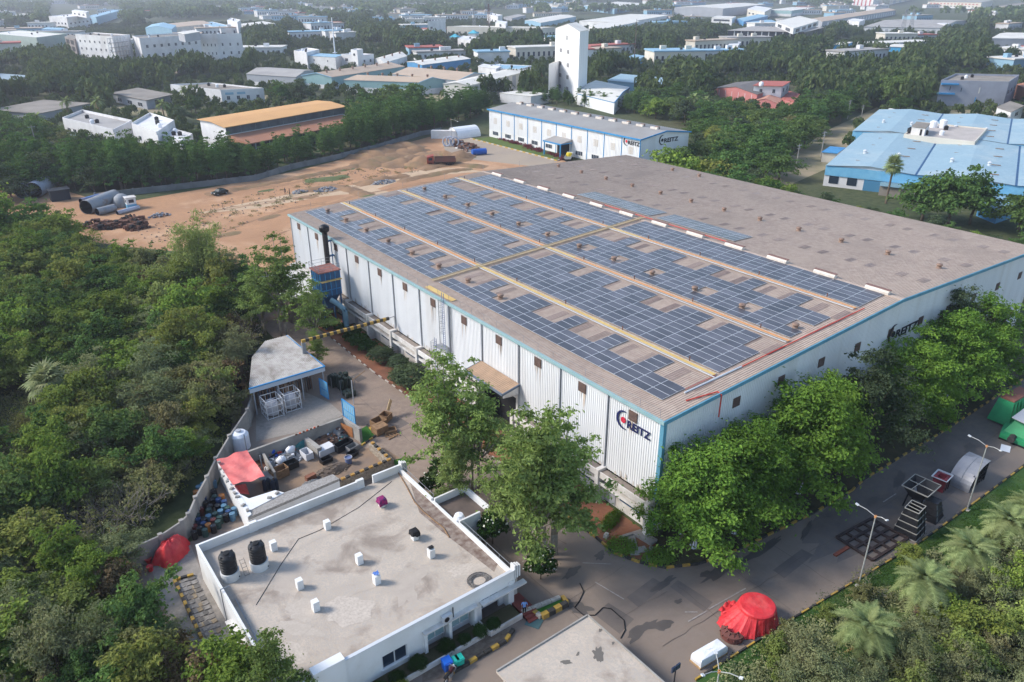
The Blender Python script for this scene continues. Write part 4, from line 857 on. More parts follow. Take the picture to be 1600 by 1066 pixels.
# concrete bins
cb=thing('scrap_bin',(30,74,0),'grey concrete walled scrap bins behind the office','scrap bin')
bz=1.9
b0=(19.92,76.39); b1=(32.01,76.75); b2=(32.46,73.04)
def wall2(name,a,b,z0,z1,th,m1,par):
    a=Vector(a); b=Vector(b); d=(b-a).normalized(); n=Vector((-d.y,d.x))*th/2
    return obj(name,MB().prism([tuple(a+n),tuple(b+n),tuple(b-n),tuple(a-n)],z0,z1),m1,par)
wall2('back_wall',b0,b1,0,bz,.3,M['conc'],cb); wall2('side_wall',b1,b2,0,bz,.35,M['conc'],cb)
wall2('partition',(26.8,76.06),(27.14,73.03),0,1.3,.55,M['conc'],cb); wall2('partition',(21.54,75.97),(21.16,71.48),0,1.3,.25,M['conc'],cb)
obj('rust_sheet',MB().add([((31.8,76.23)[0]-.4,(31.8,76.23)[1],0.1),((32.43,74.43)[0]-.4,(32.43,74.43)[1],.1),((32.43,74.43)[0]-.4,(32.43,74.43)[1],1.5),((31.8,76.23)[0]-.4,(31.8,76.23)[1],1.6)],[(0,1,2,3)]),mat('rust_orange',(.42,.17,.06),(.3,.12,.05),sc=1,rough=.9),cb)
for i in range(7):
    a=(25.8,76.34); b=(28.63,76.52); obj('rust_bolt',MB().ob(a[0]+(b[0]-a[0])*i/6,a[1]+(b[1]-a[1])*i/6,bz,.22,.12,.16),M['orange'] if i%2 else M['rust'],cb)
colr=[mat('scrap_red',(.5,.05,.03)),mat('scrap_blue',(.02,.1,.5)),mat('scrap_white',(.6,.6,.62)),mat('scrap_grey',(.2,.2,.2)),mat('scrap_dark',(.03,.03,.035)),mat('scrap_teal',(.05,.2,.2)),mat('scrap_brown',(.16,.09,.06)),mat('scrap_yellow',(.5,.35,.05))]
def heap(p,rx,ry,h,n,seed,label,mats,smin=.15,smax=.5,cat='scrap heap'):
    t=thing('scrap_heap',(*p,0),label,cat)
    mb=MB(); q=random.Random(seed); nn=12; 
    for k,(rr,zz) in enumerate(((1,0),(.8,.35),(.45,.75),(.0,.9))):
        for i in range(nn): a=2*PI*i/nn; mb.v.append((p[0]+rx*rr*math.cos(a)*q.uniform(.9,1.1),p[1]+ry*rr*math.sin(a)*q.uniform(.9,1.1),max(0,h*zz*q.uniform(.8,1.1))))
    for k in range(3):
        for i in range(nn): mb.f.append((k*nn+i,k*nn+(i+1)%nn,(k+1)*nn+(i+1)%nn,(k+1)*nn+i))
    obj('core',mb,mats[-1],t); rubble(p[0],p[1],rx,ry,0,h,n,seed,mats,smin,smax,t)
heap((23.54,77.25),2.1,1.5,1.0,160,1,'mixed heap of red, blue and white plastic scrap against the bin wall',[colr[0],colr[1],colr[2],colr[2],colr[3],colr[4]],.2,.6)
heap((23.44,74.65),2.4,1.3,.9,160,2,'grey heap of bags and swarf in the middle bin',[colr[2],colr[3],colr[3],colr[2],colr[4],colr[3]],.15,.5)
heap((26.33,76.85),1.4,1.0,1.1,90,3,'light grey bundle heap beside the partition wall',[colr[2],colr[3],colr[2],colr[3],colr[5]],.15,.45)
heap((29.38,75.94),2.6,1.5,.7,150,4,'low heap of pipes and teal scrap in the right-hand bin',[colr[5],colr[6],colr[4],colr[3],colr[2],colr[6]],.15,.5)
heap((31,76.16),1.2,1.2,1.1,70,5,'rusty heap leaning in the corner of the right-hand bin',[colr[6],colr[4],M['rust'],colr[3]],.2,.6)
heap((27.14,69.72),2.2,1.1,.7,140,6,'brown heap of tangled swarf by the toothed wall',[mat('swarf',(.17,.13,.09)),mat('swarf_dark',(.10,.075,.055)),mat('swarf2',(.25,.2,.15)),mat('swarf_dark2',(.12,.09,.07))],.08,.3)
heap((20.89,75.94),1.5,1.6,.5,110,7,'rust-red heap of small offcuts beside the red sheet',[M['rust'],mat('offcut',(.26,.12,.08)),mat('offcut2',(.33,.17,.11)),M['rust']],.06,.2)
heap((24.05,68.7),1.2,.7,.5,60,8,'small grey heap next to the brown brick pile',[colr[3],mat('swarf2b',(.25,.22,.2)),colr[3]],.08,.25)
heap((14.78,71.74),.9,.6,.5,40,9,'blue plastic cans piled in the alley beside the white wall',[colr[1],mat('scrap_sky',(.08,.3,.5)),colr[4],colr[4]],.2,.5)
for p,label in (((22.76,76.83),'big blue plastic bag on the mixed heap'),((22.9,74.08),'white plastic bag spilling from the grey heap'),((24.55,75.46),'pale grey sack beside the partition')):
    x,y=p; q=random.Random(int(x*10)); mb=MB(); n=10
    pr=[(.08,1.25),(.35,1.2),(.55,.95),(.5,.6),(.35,.3)]
    for rr,z in pr[::-1]:
        for i in range(n): a=2*PI*i/n; mb.v.append((x+rr*q.uniform(.8,1.2)*math.cos(a),y+rr*q.uniform(.8,1.2)*math.sin(a),z+q.uniform(-.1,.1)))
    for k in range(4):
        for i in range(n): mb.f.append((k*n+i,k*n+(i+1)%n,(k+1)*n+(i+1)%n,(k+1)*n+i))
    tag(obj('plastic_bag',mb,colr[1] if 'blue' in label else M['cloth'],smooth=True),label,'bag')
crate((21.85,72.2),1.9,1.1,1.1,.12,'empty open brown box standing in front of the grey heap',11); crate((23.57,73.09),1.5,1.0,.8,.1,'black skip tray under the grey heap',12,True,M['black'])
crate((25.88,73.94),.9,1.5,.9,.1,'white trolley box of scrap left of the concrete partition',13,True,colr[2]); crate((27.95,73.54),2.0,1.2,.8,.15,'dark tray with a pale lid right of the concrete partition',14,False,colr[2])
crate((27.27,71.72),1.3,.8,.55,.15,'small black tray in front of the pale-lidded tray',15,True,M['black']); crate((30.11,73.08),2.2,1.0,.9,.2,'long black tray at the mouth of the right-hand bin',16,True,M['black']); crate((30.78,72.06),1.3,.9,.7,.2,'grey-blue tray of small parts outside the bin corner',17,True,colr[3]); crate((30.29,71.07),1.2,.8,.5,.2,'black tray in front of the grey-blue tray',18,True,M['black'])
crate((24.4,69.49),1.1,.5,.6,.15,'stack of brown bricks on the scrap yard floor',19,False,mat('brick_brown',(.24,.10,.06),(.18,.08,.05),sc=4))
x,y=(29.22,69.9)
bt=thing('plastic_tub',(x,y,0),'small blue-grey tub standing on the red yard floor','tub'); obj('tub',MB().lathe([(.35,0),(.42,.8),(.46,.82),(.38,.75),(0,.7)],x,y,14),mat('tub_blue',(.12,.16,.3),rough=.6),bt); obj('rim',MB().lathe([(.42,.8),(.48,.83),(.46,.88),(.40,.86)],x,y,14),M['pipe'],bt)
# toothed low wall
tw=thing('toothed_wall',(*(29.05,67.94),0),'low stone wall topped with rusty yellow and black teeth','wall')
t0=(24.65,65.72); t1=(32.68,66); t2=(32.71,70.9)
wall2('wall',t0,t1,0,1.2,.3,mat('stone_pale',(.42,.36,.28),(.3,.25,.2),sc=1.6,rough=.95,fine=(.2,.16,.12),fsc=4,bump=.4),tw); wall2('wall',t1,t2,0,1.0,.7,MATS['stone_pale'],tw)
for a,b,n,z in ((t0,t1,14,1.2),(t1,t2,6,1.0)):
    for i in range(n): k=(i+.5)/n; obj('tooth',MB().ob(a[0]+(b[0]-a[0])*k,a[1]+(b[1]-a[1])*k,z,.42,.34,.2,math.atan2(b[1]-a[1],b[0]-a[0])),mat('tooth_yellow',(.45,.25,.06),(.3,.17,.05),sc=5,rough=.9) if i%2 else M['kblack'],tw)
# gravel roof strip and white slabbed rooms at the alley
al=thing('lean_to_store',(*(17.42,69.03),0),'narrow store with pale gravel roof, a white slab and a white wall behind the office','store')
r0=(15.62,63.7); r1=(24.6,64.47); 
P_=[(15.62,63.7),(23.82,64.35),(23.05,65.51),(19.75,65.51),(17,65.33),(15.74,64.74)]
obj('gravel_roof',MB().prism([(15.62,63.7),(25.6,64.27),(25.42,65.44),(19.95,65.49),(16.41,65.52)],2.3,2.6),mat('pale_gravel',(.36,.34,.32),(.24,.22,.2),sc=6,rough=1,bump=.3),al)
wp=[(16.3,75.26),(16.71,75.26),(16.05,63.96),(15.58,63.7)]
obj('wall',MB().prism(wp,0,2.7),wl,al); 
obj('white_slab',MB().prism([(16.28,67.92),(16.75,66.62),(19.41,66.35),(19.98,65.37),(16.23,64.65),(15.83,64.96)],2.5,2.66),wl,al)
obj('inner_wall',MB().prism([(16.09,64.1),(25.6,64.27),(25.65,64.53),(16.06,64.37)],0,2.3),wl,al)
for i,(x,y) in enumerate(((15.88,69.23),(15.88,68.26),(15.87,67.46),(15.86,65.75),(15.92,64.66),(18.42,65.37),(19.33,65.62))): tag(obj('weight_stone',MB().ob(x,y,2.7,.45,.3,.18,.6+i,.8,.8),M['conc']),'small concrete block weighing down the white slab edge','stone','weights on the white slab')
# faded red sheet awning over the store
A,B,C,D=[Vector((*p,z)) for p,z in zip(((16.26,75.2),(19.6,75.03),(19.3,68.82),(16.11,69.4)),(3,3,3,3))]
q=random.Random(5)
def aw(u,v):
    p=A.lerp(B,u).lerp(D.lerp(C,u),v); return (p.x,p.y,p.z+.10*math.sin(3+7*u+4*v)+.06*math.sin(13*u-9*v)-.25*math.sin(PI*u)*math.sin(PI*v))
tag(obj('tarpaulin',MB().grid(aw,16,14),M['pinktarp'],smooth=True),'faded red tarpaulin stretched as a roof over the scrap store','tarpaulin')
mb=MB().add([(*(16.21,69.36),2.9),(*(17.91,71.45),1.2),(*(17.62,69.57),1.0),(*(16.25,68.01),2.7)],[(0,1,2,3)])
tag(obj('hanging_sheet',mb,M['redtarp']),'bright red sheet hanging inside the store beside the white slab','sheet')
for i,(x,y) in enumerate(((16.29,74.38),(15.96,72.96),(15.76,71.49),(15.83,70.29))): tag(obj('weight_stone',MB().ob(x,y,3.02,.3,.3,.15,i),M['conc']),'small stone holding down the faded red tarpaulin','stone','weights on the red tarpaulin')
obj('support_post',MB().beam((*(20.38,73.18),0),(*(20.38,73.18),2.9),.1),M['steel'],al); obj('support_post',MB().beam((*(20.48,78.57),0),(*(20.48,78.57),2.9),.1),M['steel'],al)
# cylinders and dark goods under the awning
for i,p in enumerate(((19.62,70.61),(20.08,70.69),(20.3,69.94),(20.71,70.07))):
    x,y=p; t=thing('gas_cylinder',(x,y,0),'dark gas cylinder standing at the edge of the red awning','cylinder','gas cylinders by the red awning'); obj('body',MB().lathe([(.22,0),(.24,.1),(.24,1.2),(.12,1.45),(0,1.5)],x,y,10),mat('cyl_dark',(.02,.03,.05),rough=.5),t); obj('valve',MB().cyl((x,y,1.45),(x,y,1.65),.05,n=6),M['steel'],t)
x,y=(20.45,72.21); tag(obj('round_table',MB().lathe([(.12,0),(.12,.7),(.95,.7),(.95,.78),(0,.78)],x,y,18),M['conc']),'round concrete disc on a short pillar beside the awning','table')
# white water tank near the boundary wall
x,y=(20.45,80.64); wt=thing('white_tank',(x,y,0),'round white plastic tank behind the red tarpaulin roof','water tank'); obj('shell',MB().lathe([(1.0,0),(1.1,.1),(1.1,1.9),(.8,2.2),(.3,2.3),(.3,2.42),(0,2.42)],x,y,20),M['cloth'],wt); obj('lid',MB().lathe([(.34,2.4),(.34,2.5),(0,2.52)],x,y,12),M['pipe'],wt)
# boundary wall
bw_=thing('boundary_wall',(*(8.34,69.48),0),'grey plastered boundary wall between the thicket and the yard','wall')
bp=[(5.12,66.25),(8.04,66.54),(10.26,67.49),(11.14,68.2),(12.52,70.55),(14.59,73.49),(16.49,76.46),(19.24,80.19),(23.03,84.89),(24.99,88.51)]
for i in range(len(bp)-1):
    wall2('wall_panel',bp[i],bp[i+1],0,2.35,.2,M['conc'],bw_); x,y=bp[i]; obj('wall_post',MB().box(x-.2,y-.2,0,x+.2,y+.2,2.55),M['conc'],bw_)
# drums in the alley between boundary wall and office
dcol=[('rust red',mat('drum_red',(.16,.035,.03),(.1,.03,.03),sc=3,rough=.6)),('dark blue',mat('drum_blue',(.02,.06,.18),(.015,.04,.1),sc=3,rough=.5)),('dark green',mat('drum_green',(.025,.07,.06),(.02,.04,.04),sc=3,rough=.5)),('orange',mat('drum_orange',(.42,.16,.03),(.3,.12,.04),sc=3,rough=.6)),('pale blue',mat('drum_sky',(.10,.22,.32),(.08,.16,.25),sc=3,rough=.5)),('black',M['black'])]
def drum_proto(ci):
    nm,m1=dcol[ci]; t=thing('oil_drum',(0,0,0),nm+' oil drum in the crowded alley beside the boundary wall','drum','oil drums in the alley')
    pr=[(.27,.02),(.29,.0),(.29,.28),(.305,.3),(.29,.32),(.29,.58),(.305,.6),(.29,.62),(.29,.88),(.30,.89),(.27,.86),(0,.86)]
    obj('body',MB().lathe(pr,0,0,14),m1,t,local=True); obj('bung',MB().cyl((.15,0,.86),(.15,0,.89),.04,n=7),M['steel'],t,local=True); return t
protos=[None]*6
q=random.Random(11)
spots=[(312,770,4),(318,766,4),(331,752,4),(336,762,4),(308,778,3),(316,778,3),(320,788,1),(312,790,1),(314,797,1),(322,795,5),(316,805,0),(310,803,5),(337,785,2),(343,790,1),(348,784,3),(352,793,1),(342,800,5),(350,800,4),(355,802,2),(346,808,4),(358,808,1),(363,806,4),(338,812,2),(345,818,2),(352,815,5),(335,822,0),(330,815,4),(342,825,2),(335,832,5),(325,818,5),(320,826,1),(310,815,2),(302,822,2),(298,828,0),(306,832,0),(296,835,5),(314,835,5),(322,838,2),(305,842,5),(300,808,1),(303,815,5),(330,800,5),(328,806,2),(336,776,5),(333,790,5),(360,812,4),(327,830,3),(313,822,1)]
SP=[(13.78,74.63),(14.26,74.85),(15.51,75.98),(15.41,74.56),(13.28,73.87),(13.72,73.53),(13.59,72.23),(13.09,72.34),(12.96,71.48),(13.46,71.37),(12.81,70.53),(12.55,70.99),(14.62,71.86),(14.77,71.06),(15.26,71.52),(15.15,70.36),(14.36,70.01),(14.79,69.68),(14.98,69.26),(14.3,68.99),(14.93,68.51),(15.27,68.52),(13.74,68.9),(13.9,67.99),(14.37,68.02),(13.25,67.98),(13.22,68.9),(13.52,67.39),(12.93,66.97),(12.86,68.79),(12.34,68.16),(12.17,69.7),(11.53,69.29),(11.14,68.83),(11.44,68.1),(10.83,68.19),(11.76,67.49),(12.07,66.88),(11.09,67.14),(11.86,70.85),(11.8,69.99),(13.72,70.5),(13.41,69.93),(14.89,72.92),(14.23,71.47),(14.9,68.01),(12.58,67.48),(12.1,68.85)]
done=[]
for (a,b,ci),(x,y) in zip(spots,SP):
    for k in range(12):
        c=[d for d in done if (d[0]-x)**2+(d[1]-y)**2<.37]
        if not c: break
        d=c[0]; v=Vector((x-d[0]+.01,y-d[1])); v=v.normalized()*.62 if v.length>0 else Vector((.62,0)); x,y=d[0]+v.x,d[1]+v.y
    if y<61.35: y=61.35+q.uniform(0,.5)
    done.append((x,y)); 
    if protos[ci] is None: protos[ci]=drum_proto(ci); protos[ci].location=(x,y,0); protos[ci].rotation_euler=(0,0,q.uniform(0,6))
    else: dup(protos[ci],(x,y,0),q.uniform(0,6))
# red tarpaulin heap left of the office
def tarpheap(poly,h,label,m1,seed,folds=.16):
    q=random.Random(seed); c=Vector((sum(p[0] for p in poly)/len(poly),sum(p[1] for p in poly)/len(poly))); mb=MB(); n=48; K=8
    ph=[q.uniform(0,6) for _ in range(6)]
    for k in range(K+1):
        t=k/K
        for i in range(n):
            s=i/n*len(poly); a=Vector(poly[int(s)%len(poly)]); b=Vector(poly[(int(s)+1)%len(poly)]); e=a.lerp(b,s-int(s)); an=2*PI*i/n
            rr=t; p=c.lerp(e,rr*(1+folds*.35*t*math.sin(9*an+ph[0])+folds*.2*t*math.sin(23*an+ph[4])))
            z=h*(1-t**2.6)+folds*h*(.45*math.sin(5*an+ph[1]+4*t)+.35*math.sin(11*an+ph[2]-3*t)+.3*math.sin(17*t+3*an+ph[3]))*(.25+.75*min(1,2*t))*(1 if t<.97 else .2)
            mb.v.append((p.x,p.y,max(.03,z)))
    for k in range(K):
        for i in range(n): mb.f.append((k*n+i,k*n+(i+1)%n,(k+1)*n+(i+1)%n,(k+1)*n+i))
    return tag(obj('tarpaulin',mb,m1,smooth=True),label,'tarpaulin')
tarpheap([(6.56,65.72),(7.8,64.23),(9.86,65.24),(10.45,66.66),(10.21,67.33),(8.32,66.64),(7.09,66.21)],1.9,'crumpled bright red tarpaulin over a heap between boundary wall and office',M['redtarp'],3)
for p,l in (((6.51,66.21),'small red bucket beside the crumpled red tarpaulin, nearer the wall'),((6.38,64.98),'small red bucket lying in front of the other red bucket')): x,y=p; tag(obj('bucket',MB().lathe([(.2,0),(.3,.55),(.34,.57),(.28,.5),(0,.45)],x,y,10),M['redtarp']),l,'bucket')
x,y=(6.4,67.65); tag(obj('tyre',MB().lathe([(.2,.02),(.42,.02),(.5,.12),(.42,.24),(.2,.24),(.2,.02)],x,y,16),M['black']),'black tyre lying by the boundary wall','tyre')
# kerbed bed of stone slabs on the office's left flank
kb=thing('slab_bed',(*(8.04,57.79),0),'bed of grey stone slabs edged with yellow and black kerb stones','kerbed bed')
ka,kbb,kc=(7.77,62.21),(9.4,61.82),(7.64,53.7)
def kerb(par,a,b,w,h,L,mats,off=0):
    a=Vector(a); b=Vector(b); n=max(1,round((b-a).length/L)); rz_=math.atan2((b-a).y,(b-a).x)
    for i in range(n):
        p=a.lerp(b,(i+.5)/n); obj('kerb_block',MB().ob(p.x,p.y,-.02,(b-a).length/n*.96,w,h+.02,rz_,.97,.85),mats[(i+off)%len(mats)],par)
KY=[M['yellow'],M['kblack']]
kerb(kb,ka,kbb,.3,.28,.55,KY); kerb(kb,ka,kc,.3,.28,.55,KY)
q=random.Random(4)
for i in range(5):
    for j in range(13):
        u=(i+.5)/5; v=(j+.5)/13; a=Vector(ka).lerp(Vector(kbb),u*.92+.06); b=Vector(kc).lerp(Vector(kc)+(Vector(kbb)-Vector(ka)),u*.92+.06); p=a.lerp(b,v)
        if q.random()<.12: continue
        obj('slab',MB().ob(p.x,p.y,.0,.48*q.uniform(.8,1.1),.52*q.uniform(.8,1.05),.06+.05*q.random(),q.uniform(-.1,.1)),[mat('slab_grey',(.28,.26,.24),(.2,.18,.16),sc=3),mat('slab_tan',(.36,.28,.18),(.28,.22,.15),sc=3),mat('slab_dark',(.14,.13,.12),rough=.95)][q.choice((0,0,0,1,2))],kb)
# kerbed strip in front of the office and the small bed by the entrance
kf=thing('front_kerb',(*(25.85,39.64),0),'broken yellow and black kerb stones along the planted strip before the office','kerb')
kerb(kf,(21.95,37.85),(27.88,37.84),.35,.28,.75,[M['yellow'],M['kblack'],M['kblack']]); kerb(kf,(27.88,37.84),(29.15,38.45),.35,.28,.6,KY)
struct('planting_strip',MB().sheet([(21.6,37.96),(27.92,37.89),(29.06,38.51),(27.97,39.8),(21.04,39.97),(20.2,38.57)],.016),mat('pebble_soil',(.12,.09,.07),(.2,.16,.12),sc=2.5,rough=1,bump=.5))
ke=thing('entrance_bed',(*(32.08,38.32),0),'small raised bed with big yellow and black kerb blocks beside the entrance','kerbed bed')
kerb(ke,(31.89,38),(34.7,37.84),.5,.5,.75,KY); kerb(ke,(30.74,39.34),(34.6,38.69),.4,.5,.9,[M['kwhite']]); kerb(ke,(34.7,37.84),(34.84,38.71),.4,.45,.6,[M['yellow']]); kerb(ke,(31.73,39.05),(31.89,38),.45,.4,.6,[M['yellow'],M['kwhite']])
obj('turf',MB().prism([(32,38.85),(34.45,38.52),(34.57,38.04),(32.12,38.1)],0,.3),MATS['bright_turf'],ke)
obj('sump_cover',MB().ob(*(31.31,38.16),0,1.6,1.3,.06,.5),mat('sump_teal',(.06,.12,.13),rough=.6),ke)
# bins
def bin_(p,m1,label,s=1,sign_=False):
    x,y=p; t=thing('wheelie_bin',(x,y,0),label,'bin')
    obj('body',MB().ob(x,y,0,.62*s,.72*s,1.0*s,-.1,1.15,1.12),m1,t); obj('lid',MB().ob(x,y,1.0*s,.78*s,.86*s,.1,-.1,.9,.85),m1,t); obj('handle',MB().cyl((x-.3,y-.46*s,1.02*s),(x+.3,y-.46*s,1.02*s),.03,n=6),m1,t)
    if sign_: obj('sticker',MB().box(x-.12,y-.455*s,.5*s,x+.16,y-.44*s,.85*s),M['frame'],t)
bin_((22.44,38.42),mat('bin_blue',(.015,.12,.55),rough=.4),'blue bin with a white sticker in front of the office planter',1.0,True); bin_((23.08,38.25),M['bin'],'turquoise bin standing next to the blue bin',.85); bin_((23.47,38.19),M['bin'],'turquoise bin farther from the blue bin',.85)
# motorcycle parked at the kerb
x,y=(22.17,37.53); mo=thing('motorcycle',(x,y,0),'dark motorcycle parked beside the kerb at the bottom edge','motorcycle')
for d in (-.65,.65): w=obj('wheel',MB().tube([(x+d*.9+.3*math.cos(a)*.9,y+d*.42+.3*math.cos(a)*.4,.31+.3*math.sin(a)) for a in [2*PI*i/14 for i in range(15)]],.06,6),M['black'],mo); obj('rim',MB().cyl((x+d*.9-.03,y+d*.42+.06,.31),(x+d*.9+.03,y+d*.42-.06,.31),.16,n=10),M['steel'],w)
obj('tank',MB().ob(x+.15,y+.07,.68,.55,.3,.28,.43,.8,.7),mat('moto_maroon',(.06,.015,.02),rough=.3),mo); obj('saddle',MB().ob(x-.4,y-.18,.74,.75,.27,.12,.43,.95,.8),M['black'],mo); obj('engine',MB().ob(x,y,.25,.5,.28,.4,.43,.9,.9),M['steel'],mo)
obj('fork',MB().beam((x+.58,y+.27,.31),(x+.35,y+.16,1.0),.07),M['steel'],mo); obj('handlebar',MB().beam((x+.2,y+.5,1.02),(x+.48,y-.16,1.02),.04),M['steel'],mo); obj('headlight',MB().cyl((x+.42,y+.2,.9),(x+.52,y+.24,.9),.1,n=10),M['frame'],mo)

# ================= KERBS, ROAD SIDE AND THINGS ON THE PAVING =================
k1=thing('road_kerb',(50,24.9,0),'yellow and black kerb along the lawn on the near side of the road','kerb')
rk=[(37.5,25.6),(48.4,24.82),(58.3,23.92),(68.3,23.02),(79,22.72),(112,21.9)]
for a,b in zip(rk,rk[1:]): kerb(k1,a,b,.16,.16,1.0,KY)
k2=thing('island_kerb',(45,35.8,0),'yellow and black kerb curving round the tree bed at the warehouse corner','kerb')
ik=[(42.95,47.5),(42.95,43),(42.8,40.2),(43.8,37.75),(45.25,35.75),(48.05,34.25),(51.65,33.35),(63.6,32.05),(70.25,31.75),(73.6,32.1),(91.6,31.6),(118,31.5)]
for j,(a,b) in enumerate(zip(ik,ik[1:])): kerb(k2,a,b,.22,.22,.85,KY,j)
k3=thing('lane_kerb',(42.6,80,0),'worn white and dark kerb along the red soil bed by the long wall','kerb')
lk=[(43.1,50),(43.15,60),(43,72),(42.62,79),(42.25,89),(42.5,103)]
for a,b in zip(lk,lk[1:]): kerb(k3,a,b,.16,.14,.9,[M['kwhite'],M['rust']])
k4=thing('lawn_kerb',(*(156.57,206.57),0),'white and yellow kerb round the lawn of the second warehouse','kerb')
for a,b in (((155.45,229.76),(155.4,181.53)),((155.4,181.53),(160.29,183.85))): kerb(k4,a,b,.3,.35,1.6,[M['kwhite'],M['yellow']])
k5=thing('turf_kerb',(*(33.45,72.47),0),'short yellow and dark kerb round the turf corner by the scrap bins','kerb'); kerb(k5,(32.07,72.29),(34.55,73.25),.22,.2,.7,KY); kerb(k5,(34.55,73.25),(34.8,76.07),.22,.2,.7,KY)
# concrete channel slabs in the corner bed
cs=thing('drain_slabs',(*(45.8,39.67),0),'loose grey concrete slabs over a drain in the corner bed','slabs')
for (a,b,w,h) in (((44.73,41.45),(47.06,40.9),.3,.25),((45.87,41.07),(44.19,38.8),.9,.12),((46.66,40.96),(46.9,38.83),1.0,.3),((44.49,39.26),(45.75,38.77),.8,.1),((44.29,37.37),(46.29,38.59),.4,.2)):
    wall2('slab',a,b,.01,h,w,M['conc'],cs)
tag(obj('stone_block',MB().ob(*(43.87,42.47),0,.6,.45,.4,.4,.85,.85),M['kwhite']),'pale stone block on the red soil bed','stone')
# lamp posts
def lamp(base,ends,h,label,m1=M['frame']):
    x,y=base; t=thing('street_lamp',(x,y,0),label,'street lamp','lamp posts along the road')
    obj('post',MB().cyl((x,y,0),(x,y,h),.08,.05,8),mat('lamp_steel',(.42,.42,.40),(.34,.34,.32),sc=2,rough=.5,metal=.2),t); obj('base_plate',MB().box(x-.25,y-.25,0,x+.25,y+.25,.08),M['kwhite'],t)
    for e in ends:
        v=Vector((*e,h+.35)); p=Vector((x,y,h-.1)); d=(v-p)
        obj('arm',MB().tube([p,p+d*.45+Vector((0,0,.12)),p+d*.85],.035,6),MATS['lamp_steel'],t)
        d2=Vector((d.x,d.y,0)).normalized(); hd=MB(); c=p+d*.85; e2=v
        hd.beam(c-Vector((0,0,.02)),e2,.22,.09); obj('lamp_head',hd,mat('lamp_head_grey',(.55,.56,.57),rough=.4),t)
    obj('collar',MB().cyl((x,y,h-.2),(x,y,h),.11,n=8),M['walko'],t); return t
lamp((57.48,23.45),[(57.26,25.27),(57.21,22.3)],8.0,'double-armed lamp post beside the steel grid frame on the road edge')
lamp((76.91,22.63),[(76.8,24.49),(76.4,21.1)],8.0,'double-armed lamp post in front of the curved metal shelter')
lamp((33.42,21.04),[(34.26,22.09),(33.88,19.5),(31.9,21.34)],8.0,'lamp post with spread arms at the bottom edge above the white wrapped load')
x,y=(33.32,24.49); fl=thing('flood_light',(x,y,0),'small twin floodlight on a thin pole near the gatehouse roof','flood light')
obj('pole',MB().cyl((x,y,0),(x,y,5),.05,n=6),M['dark'],fl)
for s in (-.24,.24): obj('lamp_panel',MB().box(x+s-.2,y-.06,5.0,x+s+.2,y+.06,5.45),mat('panel_blueblack',(.03,.04,.07),rough=.25),fl)
# big round thing under a red tarpaulin
c=(46.61,26.69); cx_,cy_=c
q=random.Random(2); mb=MB(); n=72
rings=[(0,1.78),(.6,1.77),(1.1,1.75),(1.45,1.71),(1.56,1.62),(1.61,1.4),(1.67,.95),(1.78,.5),(1.9,.1)]
for k,(r,z) in enumerate(rings):
    for i in range(n):
        a=2*PI*i/n; d=max(0,k-4)*.022*(math.sin(17*a+1)+.8*math.sin(29*a)); rr=r+d
        if k>5: 
            w=max(0,math.cos(a-R(165)))**3; rr+=w*(k-5)*.55
        mb.v.append((cx_+rr*math.cos(a),cy_+rr*math.sin(a),z+(.012*math.sin(3*a+r*3) if k<4 else 0)+(.06*math.sin(31*a) if k==8 else 0)))
for k in range(len(rings)-1):
    for i in range(n): mb.f.append((k*n+i,k*n+(i+1)%n,(k+1)*n+(i+1)%n,(k+1)*n+i))
tag(obj('covered_load',mb,M['redtarp'],smooth=False),'big round load wrapped in a bright red tarpaulin on the road','covered load')
mb=MB()
def tr_(u,v):
    a=Vector((44.82,29.26)); b=Vector((46.41,29.4)); c2=Vector((47.06,28.03)); d=Vector((44.52,27.63)); p=a.lerp(b,v).lerp(d.lerp(c2,v),u); return (p.x,p.y,.12+.22*abs(math.sin(9*u+2*v))*abs(math.sin(7*v+3*u))+.7*u*u)
tag(obj('tarpaulin',MB().grid(tr_,18,16),M['redtarp']),'loose rumpled end of red tarpaulin trailing left of the big round load','tarpaulin')
# white wrapped load on a pallet
def nlr(N,L,Rr): N,L,Rr=Vector(N),Vector(L),Vector(Rr); return [N,Rr,L+Rr-N,L]
wb=thing('wrapped_load',(*(40.04,26.3),0),'long box wrapped in white plastic on a wooden pallet','wrapped load')
po=nlr((38.6,26.02),(38.64,27.12),(41.63,25.74)); ce=sum(po,Vector((0,0)))/4
obj('pallet',MB().prism([tuple(ce+(p-ce)*1.03) for p in po],0.02,.16),mat('pallet_wood',(.45,.3,.15),(.35,.22,.12),sc=4,rough=.9),wb)
mb=MB(); lay=((.97,.16),(.99,.5),(.97,.78),(.90,.9),(.5,.94),(0,.95)); nn=24
for k,(f_,z) in enumerate(lay):
    for i in range(nn):
        s=i/nn*4; a=po[int(s)]; b=po[(int(s)+1)%4]; e=a.lerp(b,s-int(s)); e=ce+(e-ce)*f_*(1+.012*math.sin(13*i+5*k)); mb.v.append((e.x,e.y,z+.02*math.sin(7*i+3*k)*(k>0)))
for k in range(len(lay)-1):
    for i in range(nn): mb.f.append((k*nn+i,k*nn+(i+1)%nn,(k+1)*nn+(i+1)%nn,(k+1)*nn+i))
obj('wrapping',mb,M['cloth'],wb,smooth=False)
